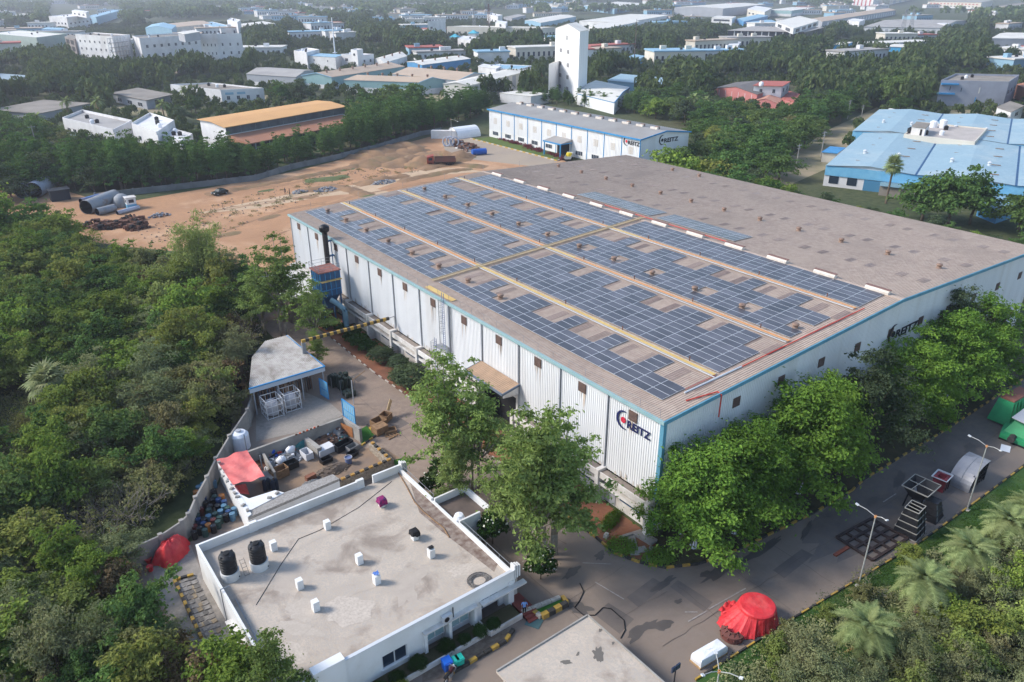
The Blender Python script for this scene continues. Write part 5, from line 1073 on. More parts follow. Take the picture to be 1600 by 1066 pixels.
# brown half ring casing
ta=Vector((43.28,27.67)); tb=Vector((43.73,25.75)); bo=Vector((42.75,25.98)); ctr=(ta+tb)/2; r=(tb-ta).length/2; a0=math.atan2((ta-ctr).y,(ta-ctr).x)
sgn=1 if ((bo-ctr).x*math.cos(a0+PI/2)+(bo-ctr).y*math.sin(a0+PI/2))>0 else -1
hr_=thing('half_ring',(ctr.x,ctr.y,0),'rust-brown half ring casing lying beside the white wrapped load','casing'); mb=MB(); n=16
for i in range(n+1):
    a=a0+sgn*PI*i/n
    for rr,z in ((r,.05),(r*.52,.05),(r*.52,.75),(r,.62)): mb.v.append((ctr.x+rr*math.cos(a),ctr.y+rr*math.sin(a),z))
for i in range(n):
    for j in range(4): mb.f.append((i*4+j,i*4+(j+1)%4,i*4+4+(j+1)%4,i*4+4+j))
mb.f+=[(0,1,2,3),(n*4+3,n*4+2,n*4+1,n*4)]
obj('casing',mb,mat('brown_casing',(.17,.06,.05),(.13,.05,.04),sc=2,rough=.7),hr_)
for i in range(1,6):
    a=a0+sgn*PI*i/6; obj('web_rib',MB().beam((ctr.x+r*1.03*math.cos(a),ctr.y+r*1.03*math.sin(a),.35),(ctr.x+r*.55*math.cos(a),ctr.y+r*.55*math.sin(a),.75),.05,.3),MATS['brown_casing'],hr_)
obj('inner_flange',MB().tube([(ctr.x+r*.52*math.cos(a0+sgn*PI*i/12),ctr.y+r*.52*math.sin(a0+sgn*PI*i/12),.8) for i in range(13)],.07,5),MATS['brown_casing'],hr_)
# steel grid frame on the road
gf=thing('grid_frame',(64.5,26.1,0),'dark brown steel grid of four by four openings lying on the road','steel frame')
ga,gb,gc,gd=[Vector((*p,.12)) for p in ((61.97,28.41),(67.44,27.88),(67.4,24.03),(61.65,24.46))]
brn=mat('brown_steel',(.035,.024,.022),(.06,.038,.033),sc=2,rough=.7)
for i in range(5):
    t=i/4; obj('frame_bar',MB().beam(ga.lerp(gb,t),gd.lerp(gc,t),.26,.2),brn,gf); obj('frame_bar',MB().beam(ga.lerp(gd,t)+Vector((0,0,.004)),gb.lerp(gc,t)+Vector((0,0,.004)),.25,.2),brn,gf)
tag(obj('red_channel',MB().beam((*(59.44,27.05),.08),(*(61.57,26.93),.08),.35,.16),mat('red_oxide',(.3,.08,.04),(.2,.06,.04),sc=3,rough=.8)),'red-brown steel channel lying off the corner of the steel grid','channel')
# black hopper pieces
def frustum(x,y,z0,h,w0,l0,w1,l1,rz_,mb=None): return (mb or MB()).ob(x,y,z0,w0,l0,h,rz_,w1/w0,l1/l0)
def bands(x,y,z0,h,w0,l0,w1,l1,rz_,n,mb):
    c,s=math.cos(rz_),math.sin(rz_)
    for k in range(n+1):
        t=k/n; w=(w0+(w1-w0)*t)/2+.03; l=(l0+(l1-l0)*t)/2+.03; P4=[(x+a*w*c-b*l*s,y+a*w*s+b*l*c,z0+h*t) for a,b in ((-1,-1),(1,-1),(1,1),(-1,1))]
        for i in range(4): mb.beam(P4[i],P4[(i+1)%4],.07)
def opentop(x,y,z0,h,w0,l0,w1,l1,rz_,th=.08):
    """hollow tapered box open at the top"""
    c,s=math.cos(rz_),math.sin(rz_); vs=[]
    for w,l,z in ((w0,l0,z0),(w1,l1,z0+h),(w1-2*th,l1-2*th,z0+h),(w0-2*th,l0-2*th,z0+.1)):
        for a,b in ((-1,-1),(1,-1),(1,1),(-1,1)): vs.append((x+a*w/2*c-b*l/2*s,y+a*w/2*s+b*l/2*c,z))
    fs=[(3,2,1,0)]+[(k*4+i,k*4+(i+1)%4,k*4+4+(i+1)%4,k*4+4+i) for k in range(3) for i in range(4)]+[(12,13,14,15)]
    return MB().add(vs,fs)
blk=mat('black_steel',(.012,.012,.015),(.022,.022,.025),sc=2,rough=.45); edge=mat('worn_edge',(.34,.32,.28),rough=.6)
x,y=(68.74,24.6); fz=thing('steel_pyramid',(x,y,0),'tall black pyramid-shaped steel casing with pale banding near the steel grid','steel casing')
obj('casing',opentop(x,y,0,3.0,2.5,2.3,1.7,1.3,.1),blk,fz); mb=MB(); bands(x,y,.05,2.95,2.5,2.3,1.7,1.3,.1,4,mb); mb.beam((x-.3,y-.65,3),(x-.3,y+.65,3),.06).beam((x+.3,y-.65,3),(x+.3,y+.65,3),.06); obj('band',mb,edge,fz)
for sx in (-1,0,1): obj('stiffener',MB().beam((x+sx*.8,y-1.19,0),(x+sx*.5,y-.68,3),.07),blk,fz)
x,y=(72.82,24.56); f2=thing('steel_pyramid',(x,y,0),'lower black pyramid casing behind the wide hopper','steel casing')
obj('casing',frustum(x,y,0,2.0,2.1,2.0,1.1,1.1,.1),blk,f2); mb=MB(); bands(x,y,.05,1.95,2.1,2.0,1.1,1.1,.1,3,mb); obj('band',mb,blk,f2); obj('blue_plate',MB().add([(x-.9,y-1.05,.1),(x-.4,y-1.05,.1),(x-.35,y-.62,1.9),(x-.6,y-.62,1.9)],[(0,1,2,3)]),M['steel'],f2)
x,y=(73.03,25.19); f3=thing('hopper',(x,y,0),'wide black open hopper with a divided square mouth on legs','hopper'); x+=.2;y+=1.0
obj('mouth',opentop(x,y,1.2,1.5,1.2,1.1,3.0,2.6,.05),blk,f3); mb=MB(); bands(x,y,2.66,.05,3.0,2.6,3.0,2.6,.05,1,mb); mb.beam((x,y-1.3,2.7),(x,y+1.3,2.7),.07).beam((x-1.5,y+.3,2.69),(x+1.5,y+.3,2.69),.06); obj('rim',mb,edge,f3)
for sx in (-1,1):
    for sy in (-1,1): obj('leg',MB().beam((x+sx*1.0,y+sy*.9,0),(x+sx*.8,y+sy*.7,1.9),.12),blk,f3)
obj('grey_cone',MB().lathe([(.05,2.45),(.3,1.6),(.34,1.4),(0,1.4)],x-.35,y+.35,12),M['steel'],f3)
x,y=(78.4,26.27); rb=thing('red_bin',(x,y,0),'dark red steel bin with a broad grey rim beside the curved shelter','steel bin')
obj('bin_body',opentop(x,y,0,1.6,1.4,1.2,1.5,1.3,.1,.28),mat('dark_red_steel',(.10,.02,.025),(.3,.04,.06),sc=1.5,rough=.6),rb); mb=MB(); bands(x,y,1.6,.06,1.6,1.4,1.8,1.5,.1,1,mb); obj('rim',mb,M['frame'],rb)
for sx in (-.5,0,.5): obj('side_rib',MB().box(x+sx-.04,y-.72,.1,x+sx+.04,y-.62,1.5),M['kblack'],rb)
# curved metal shelter
x0_,x1_,y0_,y1_=80.0,84.0,23.9,26.2
sc_=thing('curved_shelter',(82,25,0),'grey curved sheet-metal shelter with dark open end on the road edge','shelter')
pts=[(x0_+3.2*(1-math.cos(R(a))),2.6*math.sin(R(a))) for a in range(0,91,9)]+[(x1_,2.55)]
mb=MB()
for px__,pz in pts: mb.v+=[(px__,y0_,pz),(px__,y1_,pz),(px__,y0_,pz-.08),(px__,y1_,pz-.08)]
for i in range(len(pts)-1): b=4*i; mb.f+=[(b,b+4,b+5,b+1),(b+2,b+3,b+7,b+6),(b,b+2,b+6,b+4),(b+1,b+5,b+7,b+3)]
obj('curved_sheet',mb,mat('sheet_metal',(.33,.33,.35),(.27,.27,.29),sc=.8,rough=.45,metal=.3,stain=(.18,.17,.17),ssc=.8,samt=.5),sc_)
obj('seam',MB().tube([(a,(y0_+y1_)/2,b+.02) for a,b in pts],.03,4),M['steel'],sc_)
mb=MB()
for i in range(7): xx=x0_+.9+i*.5; zt_=2.6*math.sin(math.acos(max(-1,1-(xx-x0_)/3.2))) if xx<x0_+3.2 else 2.5; mb.beam((xx,y0_+.15,0),(xx,y0_+.15,zt_-.1),.07)
for z in (.6,1.2,1.8): mb.beam((x0_+.6,y0_+.15,z),(x1_,y0_+.15,z),.06)
obj('end_grille',mb,blk,sc_); obj('far_side',MB().box(x1_-.06,y0_+.1,0,x1_,y1_,2.5).box(x0_+1.2,y1_-.2,0,x1_-.1,y1_-.14,1.5),M['dark'],sc_)
tag(obj('paper_sheet',MB().ob(*(92.57,25.32),.02,1.6,1.0,.03,.3),M['cloth']),'white sheet lying on the road between the lamp post and the green machine','sheet')
# big green machine
gm=thing('green_machine',(97,25.5,0),'big green ribbed machine housing with a grey top plate at the right edge','machine')
x,y=94.2,23.8
obj('base_skirt',MB().prism([(x,y),(x+6,y-.4),(x+6,y+4.5),(x,y+3)],.25,.8),M['green'],gm)
for i in range(9): obj('skirt_rib',MB().beam((x+.3+i*.6,y-.12,.1),(x+.3+i*.6,y+.15,.95),.16,.3),M['green'],gm)
obj('skid',MB().box(x,y,0,x+6,y+3,.25),M['dark'],gm)
obj('cone_body',MB().ob(x+2.6,y+1.6,.8,3.6,2.6,1.6,-.05,.55,.5),M['green'],gm)
obj('flange',MB().cyl((x+1.6,y+.35,1.7),(x+1.5,y+.15,1.75),.55,n=16).cyl((x+1.5,y+.15,1.75),(x+1.45,y+.05,1.77),.3,n=12),mat('green_light',(.05,.36,.17),rough=.5),gm)
obj('port',MB().cyl((x+1.9,y+.02,1.2),(x+1.9,y-.06,1.2),.1,n=10),M['dark'],gm)
obj('top_plate',MB().prism([(x+.6,y+.6),(x+6,y-.1),(x+6,y+2.6),(x+1,y+2.6)],2.75,2.85),M['pipe'],gm)
obj('casing',MB().ob(x+6.4,y+4.4,.3,6.2,2.6,2.9,-.05,.8,.7),M['green'],gm); obj('casing_top',MB().ob(x+6.5,y+4.4,3.2,4.6,1.6,.2,-.05),mat('red_brown_top',(.25,.1,.07),rough=.7),gm)
for i in range(5): obj('casing_rib',MB().beam((x+3.6+i*1.0,y+3.05,.4),(x+4.2+i*.85,y+3.45,3.1),.1),M['green'],gm)
obj('motor',MB().cyl((x-.5,y+1.6,.7),(x+.5,y+1.7,.7),.4,n=12),M['kblack'],gm)
# ---------------- people ----------------
def person(name_loc,face,shirt,trousers,label,pose=0,group=None):
    """one skinned body: verts are joints with radii"""
    x,y,z=name_loc
    J={'pel':(0,0,.93,.125),'wai':(0,.0,1.08,.115),'che':(0,-.01,1.28,.145),'nec':(0,0,1.47,.058),'hea':(0,.015,1.57,.085),'top':(0,.02,1.68,.085)}
    B=[('pel','wai'),('wai','che'),('che','nec'),('nec','hea'),('hea','top')]
    st_=.14 if pose else .04
    for s,n_ in ((-1,'l'),(1,'r')):
        J['hip'+n_]=(s*.09,0,.88,.09); J['kne'+n_]=(s*.10,s*st_*.8,.49,.062); J['ank'+n_]=(s*.10,s*st_*.6-.02,.09,.045); J['toe'+n_]=(s*.12,s*st_*.6+.14,.035,.035)
        J['sho'+n_]=(s*.19,-.01,1.39,.06); J['elb'+n_]=(s*.26,-.03+(.05*s if pose else .05),1.12,.042); J['wri'+n_]=(s*.25,.10+(.1*s if pose else .08),.90,.032); J['han'+n_]=(s*.24,.14+(.1*s if pose else .1),.83,.03)
        B+=[('pel','hip'+n_),('hip'+n_,'kne'+n_),('kne'+n_,'ank'+n_),('ank'+n_,'toe'+n_),('che','sho'+n_),('sho'+n_,'elb'+n_),('elb'+n_,'wri'+n_),('wri'+n_,'han'+n_)]
    ks=list(J); me=bpy.data.meshes.new('person'); me.from_pydata([J[k][:3] for k in ks],[(ks.index(a),ks.index(b)) for a,b in B],[])
    o=bpy.data.objects.new('person',me); COL.objects.link(o); md=o.modifiers.new('skin','SKIN')
    for i,k in enumerate(ks): me.skin_vertices[0].data[i].radius=(J[k][3],J[k][3]*(.8 if k in('pel','wai','che') else 1)); me.skin_vertices[0].data[i].use_root=(k=='pel')
    o.modifiers.new('sub','SUBSURF').levels=1
    dg=bpy.context.evaluated_depsgraph_get(); nm=bpy.data.meshes.new_from_object(o.evaluated_get(dg)); bpy.data.objects.remove(o)
    for m1 in (mat('skin_brown',(.2,.10,.065),rough=.6),shirt,trousers,M['dark']): nm.materials.append(m1)
    for p_ in nm.polygons:
        c=p_.center; p_.material_index=0 if c.z>1.47 or (abs(c.x)>.2 and c.z<1.17) else (1 if c.z>.93 else (2 if c.z>.1 else 3)); p_.use_smooth=True
    r_=bpy.data.objects.new('person',nm); COL.objects.link(r_); r_.location=(x,y,z); r_.rotation_euler=(0,0,face); tag(r_,label,'person',group)
    hmesh=MB().lathe([(.0,1.785),(.06,1.77),(.098,1.70),(.1,1.62),(.085,1.57)],0,.005,12); hm=hmesh.mesh('hair'); hm.materials.append(M['black']); h=bpy.data.objects.new('hair',hm); COL.objects.link(h); h.parent=r_
    f=MB().ob(0,.125,1.60,.03,.04,.04).ob(-.035,.108,1.625,.02,.012,.012).ob(.035,.108,1.625,.02,.012,.012).ob(0,.112,1.555,.05,.012,.012); fm=f.mesh('face'); fm.materials.append(mat('face_dark',(.1,.05,.035))); fo=bpy.data.objects.new('face',fm); COL.objects.link(fo); fo.parent=r_
    return r_
sx_,sy_=(29.74,38.95)
person((OX1-.2,OY0-1.6,.16),2.6,mat('shirt_blue',(.16,.3,.6),rough=.9),M['dark'],'person in a light blue shirt and dark trousers standing on the red steps',0)
x,y=(74.5,27.38); person((x,y,.012),-.6,mat('shirt_lilac',(.42,.26,.5),rough=.9),mat('trousers_dark',(.03,.03,.05)),'person in a lilac shirt standing behind the black hopper',0)
x,y=(72.47,192.38); person((x,y,.01),1,mat('shirt_dull',(.05,.05,.07)),M['dark'],'person in dark clothes standing on the building site, nearer the warehouse',1)
x,y=(71.8,193.75); person((x,y,.01),2,MATS['shirt_dull'],MATS['trousers_dark'],'person in dark clothes standing on the building site, nearer the hedge',1)
# ---------------- building site things ----------------
def pipe(a,b,r,label,m1,group='steel pipes on the site',z=None,open_=True):
    A=Vector((*a,r if z is None else z)); B=Vector((*b,r if z is None else z)); t=thing('steel_pipe',(A.x,A.y,0),label,'pipe',group)
    mb=MB().cyl(A,B,r,n=16,cap=False); mb2=MB().cyl(A,B,r*.93,n=16,cap=False); mb2.f=[f[::-1] for f in mb2.f]
    obj('shell',mb,m1,t,smooth=True); obj('bore',mb2,M['dark'],t)
    rg=MB()
    for e in (A,B):
        d=(B-A).normalized()*.06; rg.cyl(e-d,e+d,r*1.03,n=16,cap=False)
    obj('end_ring',rg,m1,t)
pb_=mat('pipe_pale_blue',(.42,.45,.53),(.34,.37,.45),sc=.6,rough=.5,stain=(.2,.15,.12),ssc=.5,samt=.4); pg_=mat('pipe_slate',(.22,.25,.29),(.28,.28,.28),sc=.6,rough=.6,stain=(.2,.12,.08),ssc=.5,samt=.6)
pipe((16.3,230.87),(20.19,238.08),2.0,'huge pale blue pipe with a dark open end at the left edge',pb_); pipe((18.6,229.51),(22.38,236.38),2.1,'huge pale blue pipe with a rust-red mouth, second of the pair',pb_); pipe((14.35,239.11),(19.39,243.63),1.2,'smaller pale blue pipe lying behind the two huge ones',pb_)
pipe((26.43,204.67),(34.42,212.02),1.7,'largest slate-grey pipe of the row on the site',pg_); pipe((28.16,201.92),(32.37,203.7),.9,'short grey pipe in front of the largest slate pipe',pg_); pipe((26.85,211.69),(34.08,215.48),.9,'rust-streaked pipe behind the largest slate pipe',mat('pipe_rusty',(.28,.2,.15),(.22,.22,.22),sc=.5,rough=.7)); pipe((27.06,215.36),(33.74,219.02),.8,'blue pipe at the back of the row on the site',mat('pipe_blue',(.1,.2,.42),(.3,.2,.14),sc=.3,rough=.6)); pipe((32.08,199.6),(37.42,202.01),.5,'long thin concrete-grey pipe lying right of the pipe row',pb_)
x,y=(34.99,207.68); tag(obj('vessel_end',MB().lathe([(2.0,0),(2.0,1.4),(1.6,2.4),(.8,3.0),(0,3.1)],x,y,18),pg_,smooth=True),'grey domed vessel end standing by the small white cabin','vessel')
x,y=(36.33,204.36); cbn=thing('cabin',(x,y,0),'small white cabin with blue base and dark window on the site','cabin')
obj('cabin_base',MB().box(x-1.1,y-1,0,x+1.1,y+1,1.1),M['bluelt'],cbn); obj('cabin_wall',MB().box(x-1.1,y-1,1.1,x+1.1,y+1,2.7),M['white'],cbn); obj('window',MB().box(x-1.13,y-.6,1.5,x-1.1,y+.6,2.3).box(x-.6,y-1.03,1.5,x+.6,y-1,2.3),M['glass'],cbn); obj('roof',MB().box(x-1.3,y-1.2,2.7,x+1.3,y+1.2,2.85),M['ledge'],cbn)
x,y=(23.71,224.32); tag(obj('dark_tank',MB().box(x-2.2,y-1.6,0,x+2.2,y+1.6,2.6).box(x-2.4,y-1.8,2.6,x+2.4,y+1.8,2.8),mat('tank_navy',(.02,.025,.035),rough=.7)),'dark box tank standing before the tree belt on the left','tank')
hs=thing('scrap_heap',(*(30.1,189.62),0),'dark rust-brown heap of scrap steel behind the thicket','scrap heap')
for j,p in enumerate(((26.11,193.35),(27.42,189.76),(29.63,189.34),(31.98,188.82),(33.1,184.75),(33.45,192.31))): rubble(p[0],p[1],3,2,0,1.6,45,30+j,[M['rust'],mat('scrap_brown2',(.10,.05,.035)),M['rust'],M['dark']],.3,1.5,hs)
# open fence of pipes, rubble piles
for i,(p,rx,ry,n_,l) in enumerate((((75.57,193.42),2.2,1.4,80,'grey rubble pile on the site, nearest the two people'),((82.44,191.62),3.5,2.0,140,'long grey rubble pile on the site'),((98.32,189.44),4,1.8,140,'grey rubble pile farther along the site'),((39.86,192.17),2.6,1.4,70,'pale rubble pile behind the tall feathery tree'))):
    t=thing('rubble_pile',(*p,0),l,'rubble'); rubble(p[0],p[1],rx,ry,0,.9,n_,60+i,[mat('rubble_grey',(.24,.25,.28)),mat('rubble_pale',(.4,.38,.36)),mat('rubble_blue',(.12,.14,.18))],.2,.6,t,'stone')
q=random.Random(44); mb=MB(); site=[(37.11,157.24),(62.23,180.61),(91.58,190.9),(129.46,196.96),(126.6,219.06),(79.1,205.31),(52.95,195.32),(30.42,181.86)]
xs=[p[0] for p in site]; ys=[p[1] for p in site]
while len(mb.f)<6*520:
    p=(q.uniform(min(xs),max(xs)),q.uniform(min(ys),max(ys)))
    if inpoly(p,site): z_=q.uniform(.12,.45); mb.ob(p[0],p[1],-.03,z_,z_*q.uniform(.5,1),z_*.7,q.uniform(0,3),.7,.7)
tag(obj('stones',mb,mat('site_stone',(.33,.24,.17),(.25,.19,.15),sc=1,rough=1)),'loose stones strewn over the building site','stones',kind='stuff')
# vehicles
def car(p,rz_,body,label):
    x,y=p; t=thing('parked_car',(x,y,0),label,'car',rz=rz_)
    mb=MB(); prof=[(-2.1,.35),(-2.15,.75),(-1.9,.95),(-1.0,1.0),(-.45,1.5),(1.0,1.52),(1.7,1.05),(2.1,.9),(2.15,.4)]
    for s in (-.85,.85): mb.v+=[(a,s*(.82 if b>1.2 else 1),b) for a,b in prof]
    n=len(prof); mb.f=[tuple(range(n-1,-1,-1))[::-1],tuple(range(2*n-1,n-1,-1))]+[(i,i+1,n+i+1,n+i) for i in range(n-1)]+[(n-1,0,n,2*n-1)]
    obj('body',mb,body,t,local=True)
    obj('windscreen',MB().add([(-.97,-.7,1.03),(-.97,.7,1.03),(-.47,.62,1.47),(-.47,-.62,1.47)],[(0,1,2,3)]),M['glass'],t,local=True)
    for s in (-1,1): obj('side_window',MB().add([(-.6,s*.80,1.06),(1.3,s*.82,1.06),(.95,s*.73,1.45),(-.35,s*.72,1.45)],[(0,1,2,3)]),M['glass'],t,local=True)
    for a in (-1.3,1.3):
        for s in (-.8,.8): w=obj('wheel',MB().cyl((a,s-.1,.33),(a,s+.1,.33),.33,n=14),M['black'],t,local=True); obj('rim',MB().cyl((a,s*1.13,.33),(a,s*1.15,.33),.18,n=10),M['steel'],w,local=True)
    for s in (-.6,.6): obj('headlight',MB().box(-2.17,s-.18,.65,-2.13,s+.18,.82),M['frame'],t,local=True)
    return t
car((58.12,204.35),R(20),mat('car_dark',(.02,.03,.028),rough=.25),'dark green car parked on the dirt track by the tree belt')
def truck(p,rz_,cabm,bedm,label,load=None,sc=1):
    x,y=p; t=thing('truck',(x,y,0),label,'truck',rz=rz_); t.scale=(sc,sc,sc)
    obj('chassis',MB().box(-3.8,-.6,.6,3.4,.6,.85),M['dark'],t,local=True)
    cbx=obj('cab',MB().prism([(-4.0,-1.15),(-2.2,-1.15),(-2.2,1.15),(-4.0,1.15)],.7,[2.3,2.75,2.75,2.3]),cabm,t,local=True)
    obj('windscreen',MB().add([(-4.02,-1,1.5),(-4.02,1,1.5),(-3.99,.95,2.2),(-3.99,-.95,2.2)],[(3,2,1,0)]),M['glass'],cbx,local=True)
    for s in (-1,1): obj('side_window',MB().box(-3.6,s*1.16-.01,1.5,-2.6,s*1.16+.01,2.15),M['glass'],cbx,local=True)
    bd=obj('bed_floor',MB().box(-2.0,-1.2,.95,3.6,1.2,1.1),bedm,t,local=True)
    for s in (-1.2,1.2): obj('bed_side',MB().box(-2.0,s-.05,1.1,3.6,s+.05,2.1),bedm,t,local=True)
    obj('bed_end',MB().box(-2.0,-1.15,1.1,-1.9,1.15,2.3).box(3.5,-1.15,1.1,3.6,1.15,2.0),bedm,t,local=True)
    for a in (-3.1,1.4,2.6):
        for s in (-1.0,1.0): obj('wheel',MB().cyl((a,s-.15,.5),(a,s+.15,.5),.5,n=14),M['black'],t,local=True)
    if load: obj('load',MB().box(-1.8,-1.1,1.2,3.4,1.1,2.5) if False else MB().lathe([(0,2.95),(1.0,2.8),(1.15,2.2),(1.15,1.1),(0,1.1)],.2,0,12),load,t,local=True)
    return t
truck((123.95,198.93),R(-30),mat('truck_red',(.3,.05,.035),(.2,.06,.04),sc=1,rough=.6),mat('truck_bed',(.2,.08,.06),(.16,.1,.08),sc=1,rough=.8),'red dump truck standing among the earth banks','' or None,1.15)
truck((159.5,180.77),R(-140),M['white'],mat('bed_grey',(.4,.4,.38),rough=.7),'small white truck with a big yellow load beside the second warehouse door',mat('load_yellow',(.65,.5,.03),rough=.6),.8)
x,y=(141.79,204.61); bt_=thing('blue_tank',(x,y,0),'blue cylindrical tank lying at the corner of the far drive','tank'); obj('tank_body',MB().cyl((x-2.4,y+.6,1),(x+2.2,y-.6,1),1,n=14),mat('tank_blue',(.02,.10,.4),rough=.45),bt_); obj('cradle',MB().box(x-1.6,y-.5,0,x-1.2,y+1,.5).box(x+1,y-1,0,x+1.4,y+.5,.5),M['steel'],bt_)
hs2=thing('scrap_heap',(*(145.39,218.11),0),'brown heap of scrap beside the white rings on the far drive','scrap heap')
for j,p in enumerate(((145.73,222.16),(144.93,217.05),(144.16,212.09))): rubble(p[0],p[1],3.2,2.2,0,2,50,90+j,[M['rust'],mat('scrap_brown3',(.18,.10,.07)),M['steel']],.4,1.6,hs2)
for i,p in enumerate(((141.02,222.95),(142.67,223.09),(143.26,221.2))):
    x,y=p; mb=MB(); mb.tube([(x+1.5*math.cos(a)*.6,y-1.5*math.cos(a)*.6,1.6+1.5*math.sin(a)) for a in [2*PI*k/16 for k in range(17)]],.28,6); tag(obj('steel_ring',mb,pb_),'pale steel ring standing upright by the brown scrap heap','ring','pale rings on the far drive')
x,y=(156.48,235.39); tn=thing('arched_tent',(x,y,0),'white arched storage tent at the end of the tree belt','tent')
mb=MB(); rr=3.6
for i in range(13):
    a=PI*i/12; mb.v+=[(x-5,y+rr*math.cos(a),rr*math.sin(a)),(x+5,y+rr*math.cos(a),rr*math.sin(a))]
mb.f=[(2*i,2*i+1,2*i+3,2*i+2) for i in range(12)]+[tuple(2*i for i in range(13)),tuple(2*i+1 for i in range(12,-1,-1))]
obj('cover',mb,M['cloth'],tn); obj('end_rib',MB().tube([(x-5.05,y+rr*math.cos(PI*i/12),rr*math.sin(PI*i/12)) for i in range(13)],.1,5),M['steel'],tn)
x,y=(148.71,236.61); ct=thing('container',(x,y,0),'white site container beside the arched tent','container'); obj('container_body',MB().ob(x,y,0,9,2.6,2.6,R(-42)),M['white'],ct); obj('container_roof',MB().ob(x,y,2.6,9.1,2.7,.1,R(-42)),M['ledge'],ct)
lamp((144.28,224.76),[(141.87,216.6)],8.6,'single-armed lamp post by the white container at the end of the tree belt')

# ================= BUILDINGS BEYOND THE SITE =================
bw_white=mat('far_white',(.70,.69,.69),(.58,.57,.58),sc=.12,stain=(.42,.39,.36),ssc=.09,samt=.5,rough=.8)
bw_cream=mat('far_cream',(.62,.57,.49),(.54,.5,.43),sc=.12,rough=.8)
bw_grey=mat('far_grey',(.36,.37,.40),(.31,.32,.35),sc=.12,rough=.8)
bw_blue=mat('far_blue',(.07,.24,.46),(.09,.28,.5),sc=.2,rough=.6)
bw_sky=mat('far_sky_blue',(.22,.38,.50),(.26,.42,.53),sc=.2,rough=.6)
bw_teal=mat('far_teal',(.22,.36,.37),(.26,.4,.41),sc=.2,rough=.6)
bw_green=mat('far_greengrey',(.30,.36,.33),(.26,.32,.30),sc=.2,rough=.8)
bw_pink=mat('far_pink',(.52,.20,.18),(.46,.17,.16),sc=.2,rough=.8)
bw_dark=mat('far_dark',(.02,.024,.035),(.03,.035,.045),sc=.2,rough=.3)
rf_tan=mat('far_tan_roof',(.46,.35,.26),(.40,.31,.235),sc=.1,rough=.8,stain=(.33,.27,.22),ssc=.08,samt=.4)
rf_grey=mat('far_grey_roof',(.36,.335,.31),(.30,.28,.265),sc=.1,rough=.8,stain=(.22,.2,.18),ssc=.1,samt=.4)
rf_white=mat('far_white_roof',(.66,.63,.57),(.58,.55,.5),sc=.1,rough=.7,stain=(.45,.41,.36),ssc=.1,samt=.3)
rf_orange=mat('far_orange_roof',(.60,.33,.13),(.54,.29,.12),sc=.1,rough=.8,stain=(.4,.22,.1),ssc=.07,samt=.3)
rf_rust=mat('far_rust_roof',(.40,.18,.10),(.32,.15,.09),sc=.1,rough=.8,stain=(.25,.12,.08),ssc=.07,samt=.4)
rf_blue=mat('far_blue_roof',(.26,.375,.44),(.30,.415,.47),sc=.08,rough=.55,stain=(.40,.46,.47),ssc=.07,samt=.65,fine=(.24,.35,.415),fsc=.9)
rf_brown=mat('far_dirty_roof',(.28,.245,.21),(.21,.185,.16),sc=.15,rough=.95,stain=(.13,.12,.1),ssc=.1,samt=.5)
rf_red=mat('far_red_roof',(.42,.12,.09),(.36,.1,.08),sc=.3,rough=.8)
FOOT=[[(155,148),(192,148),(192,236),(155,236)]]
def V2(p): return Vector((p[0],p[1]))
def face_boxes(mb,A,B,lo,hi,t0,t1,z0,z1,proud):
    """box lying on the wall from A to B between fractions t0..t1"""
    A=V2(A);B=V2(B);d=(B-A); n=Vector((d.y,-d.x)).normalized(); a=A+d*t0; b=A+d*t1
    return mb.prism([tuple(a+n*proud),tuple(b+n*proud),tuple(b-n*.02),tuple(a-n*.02)],z0,z1)
WINM=mat('far_window',(.03,.04,.055),rough=.25)
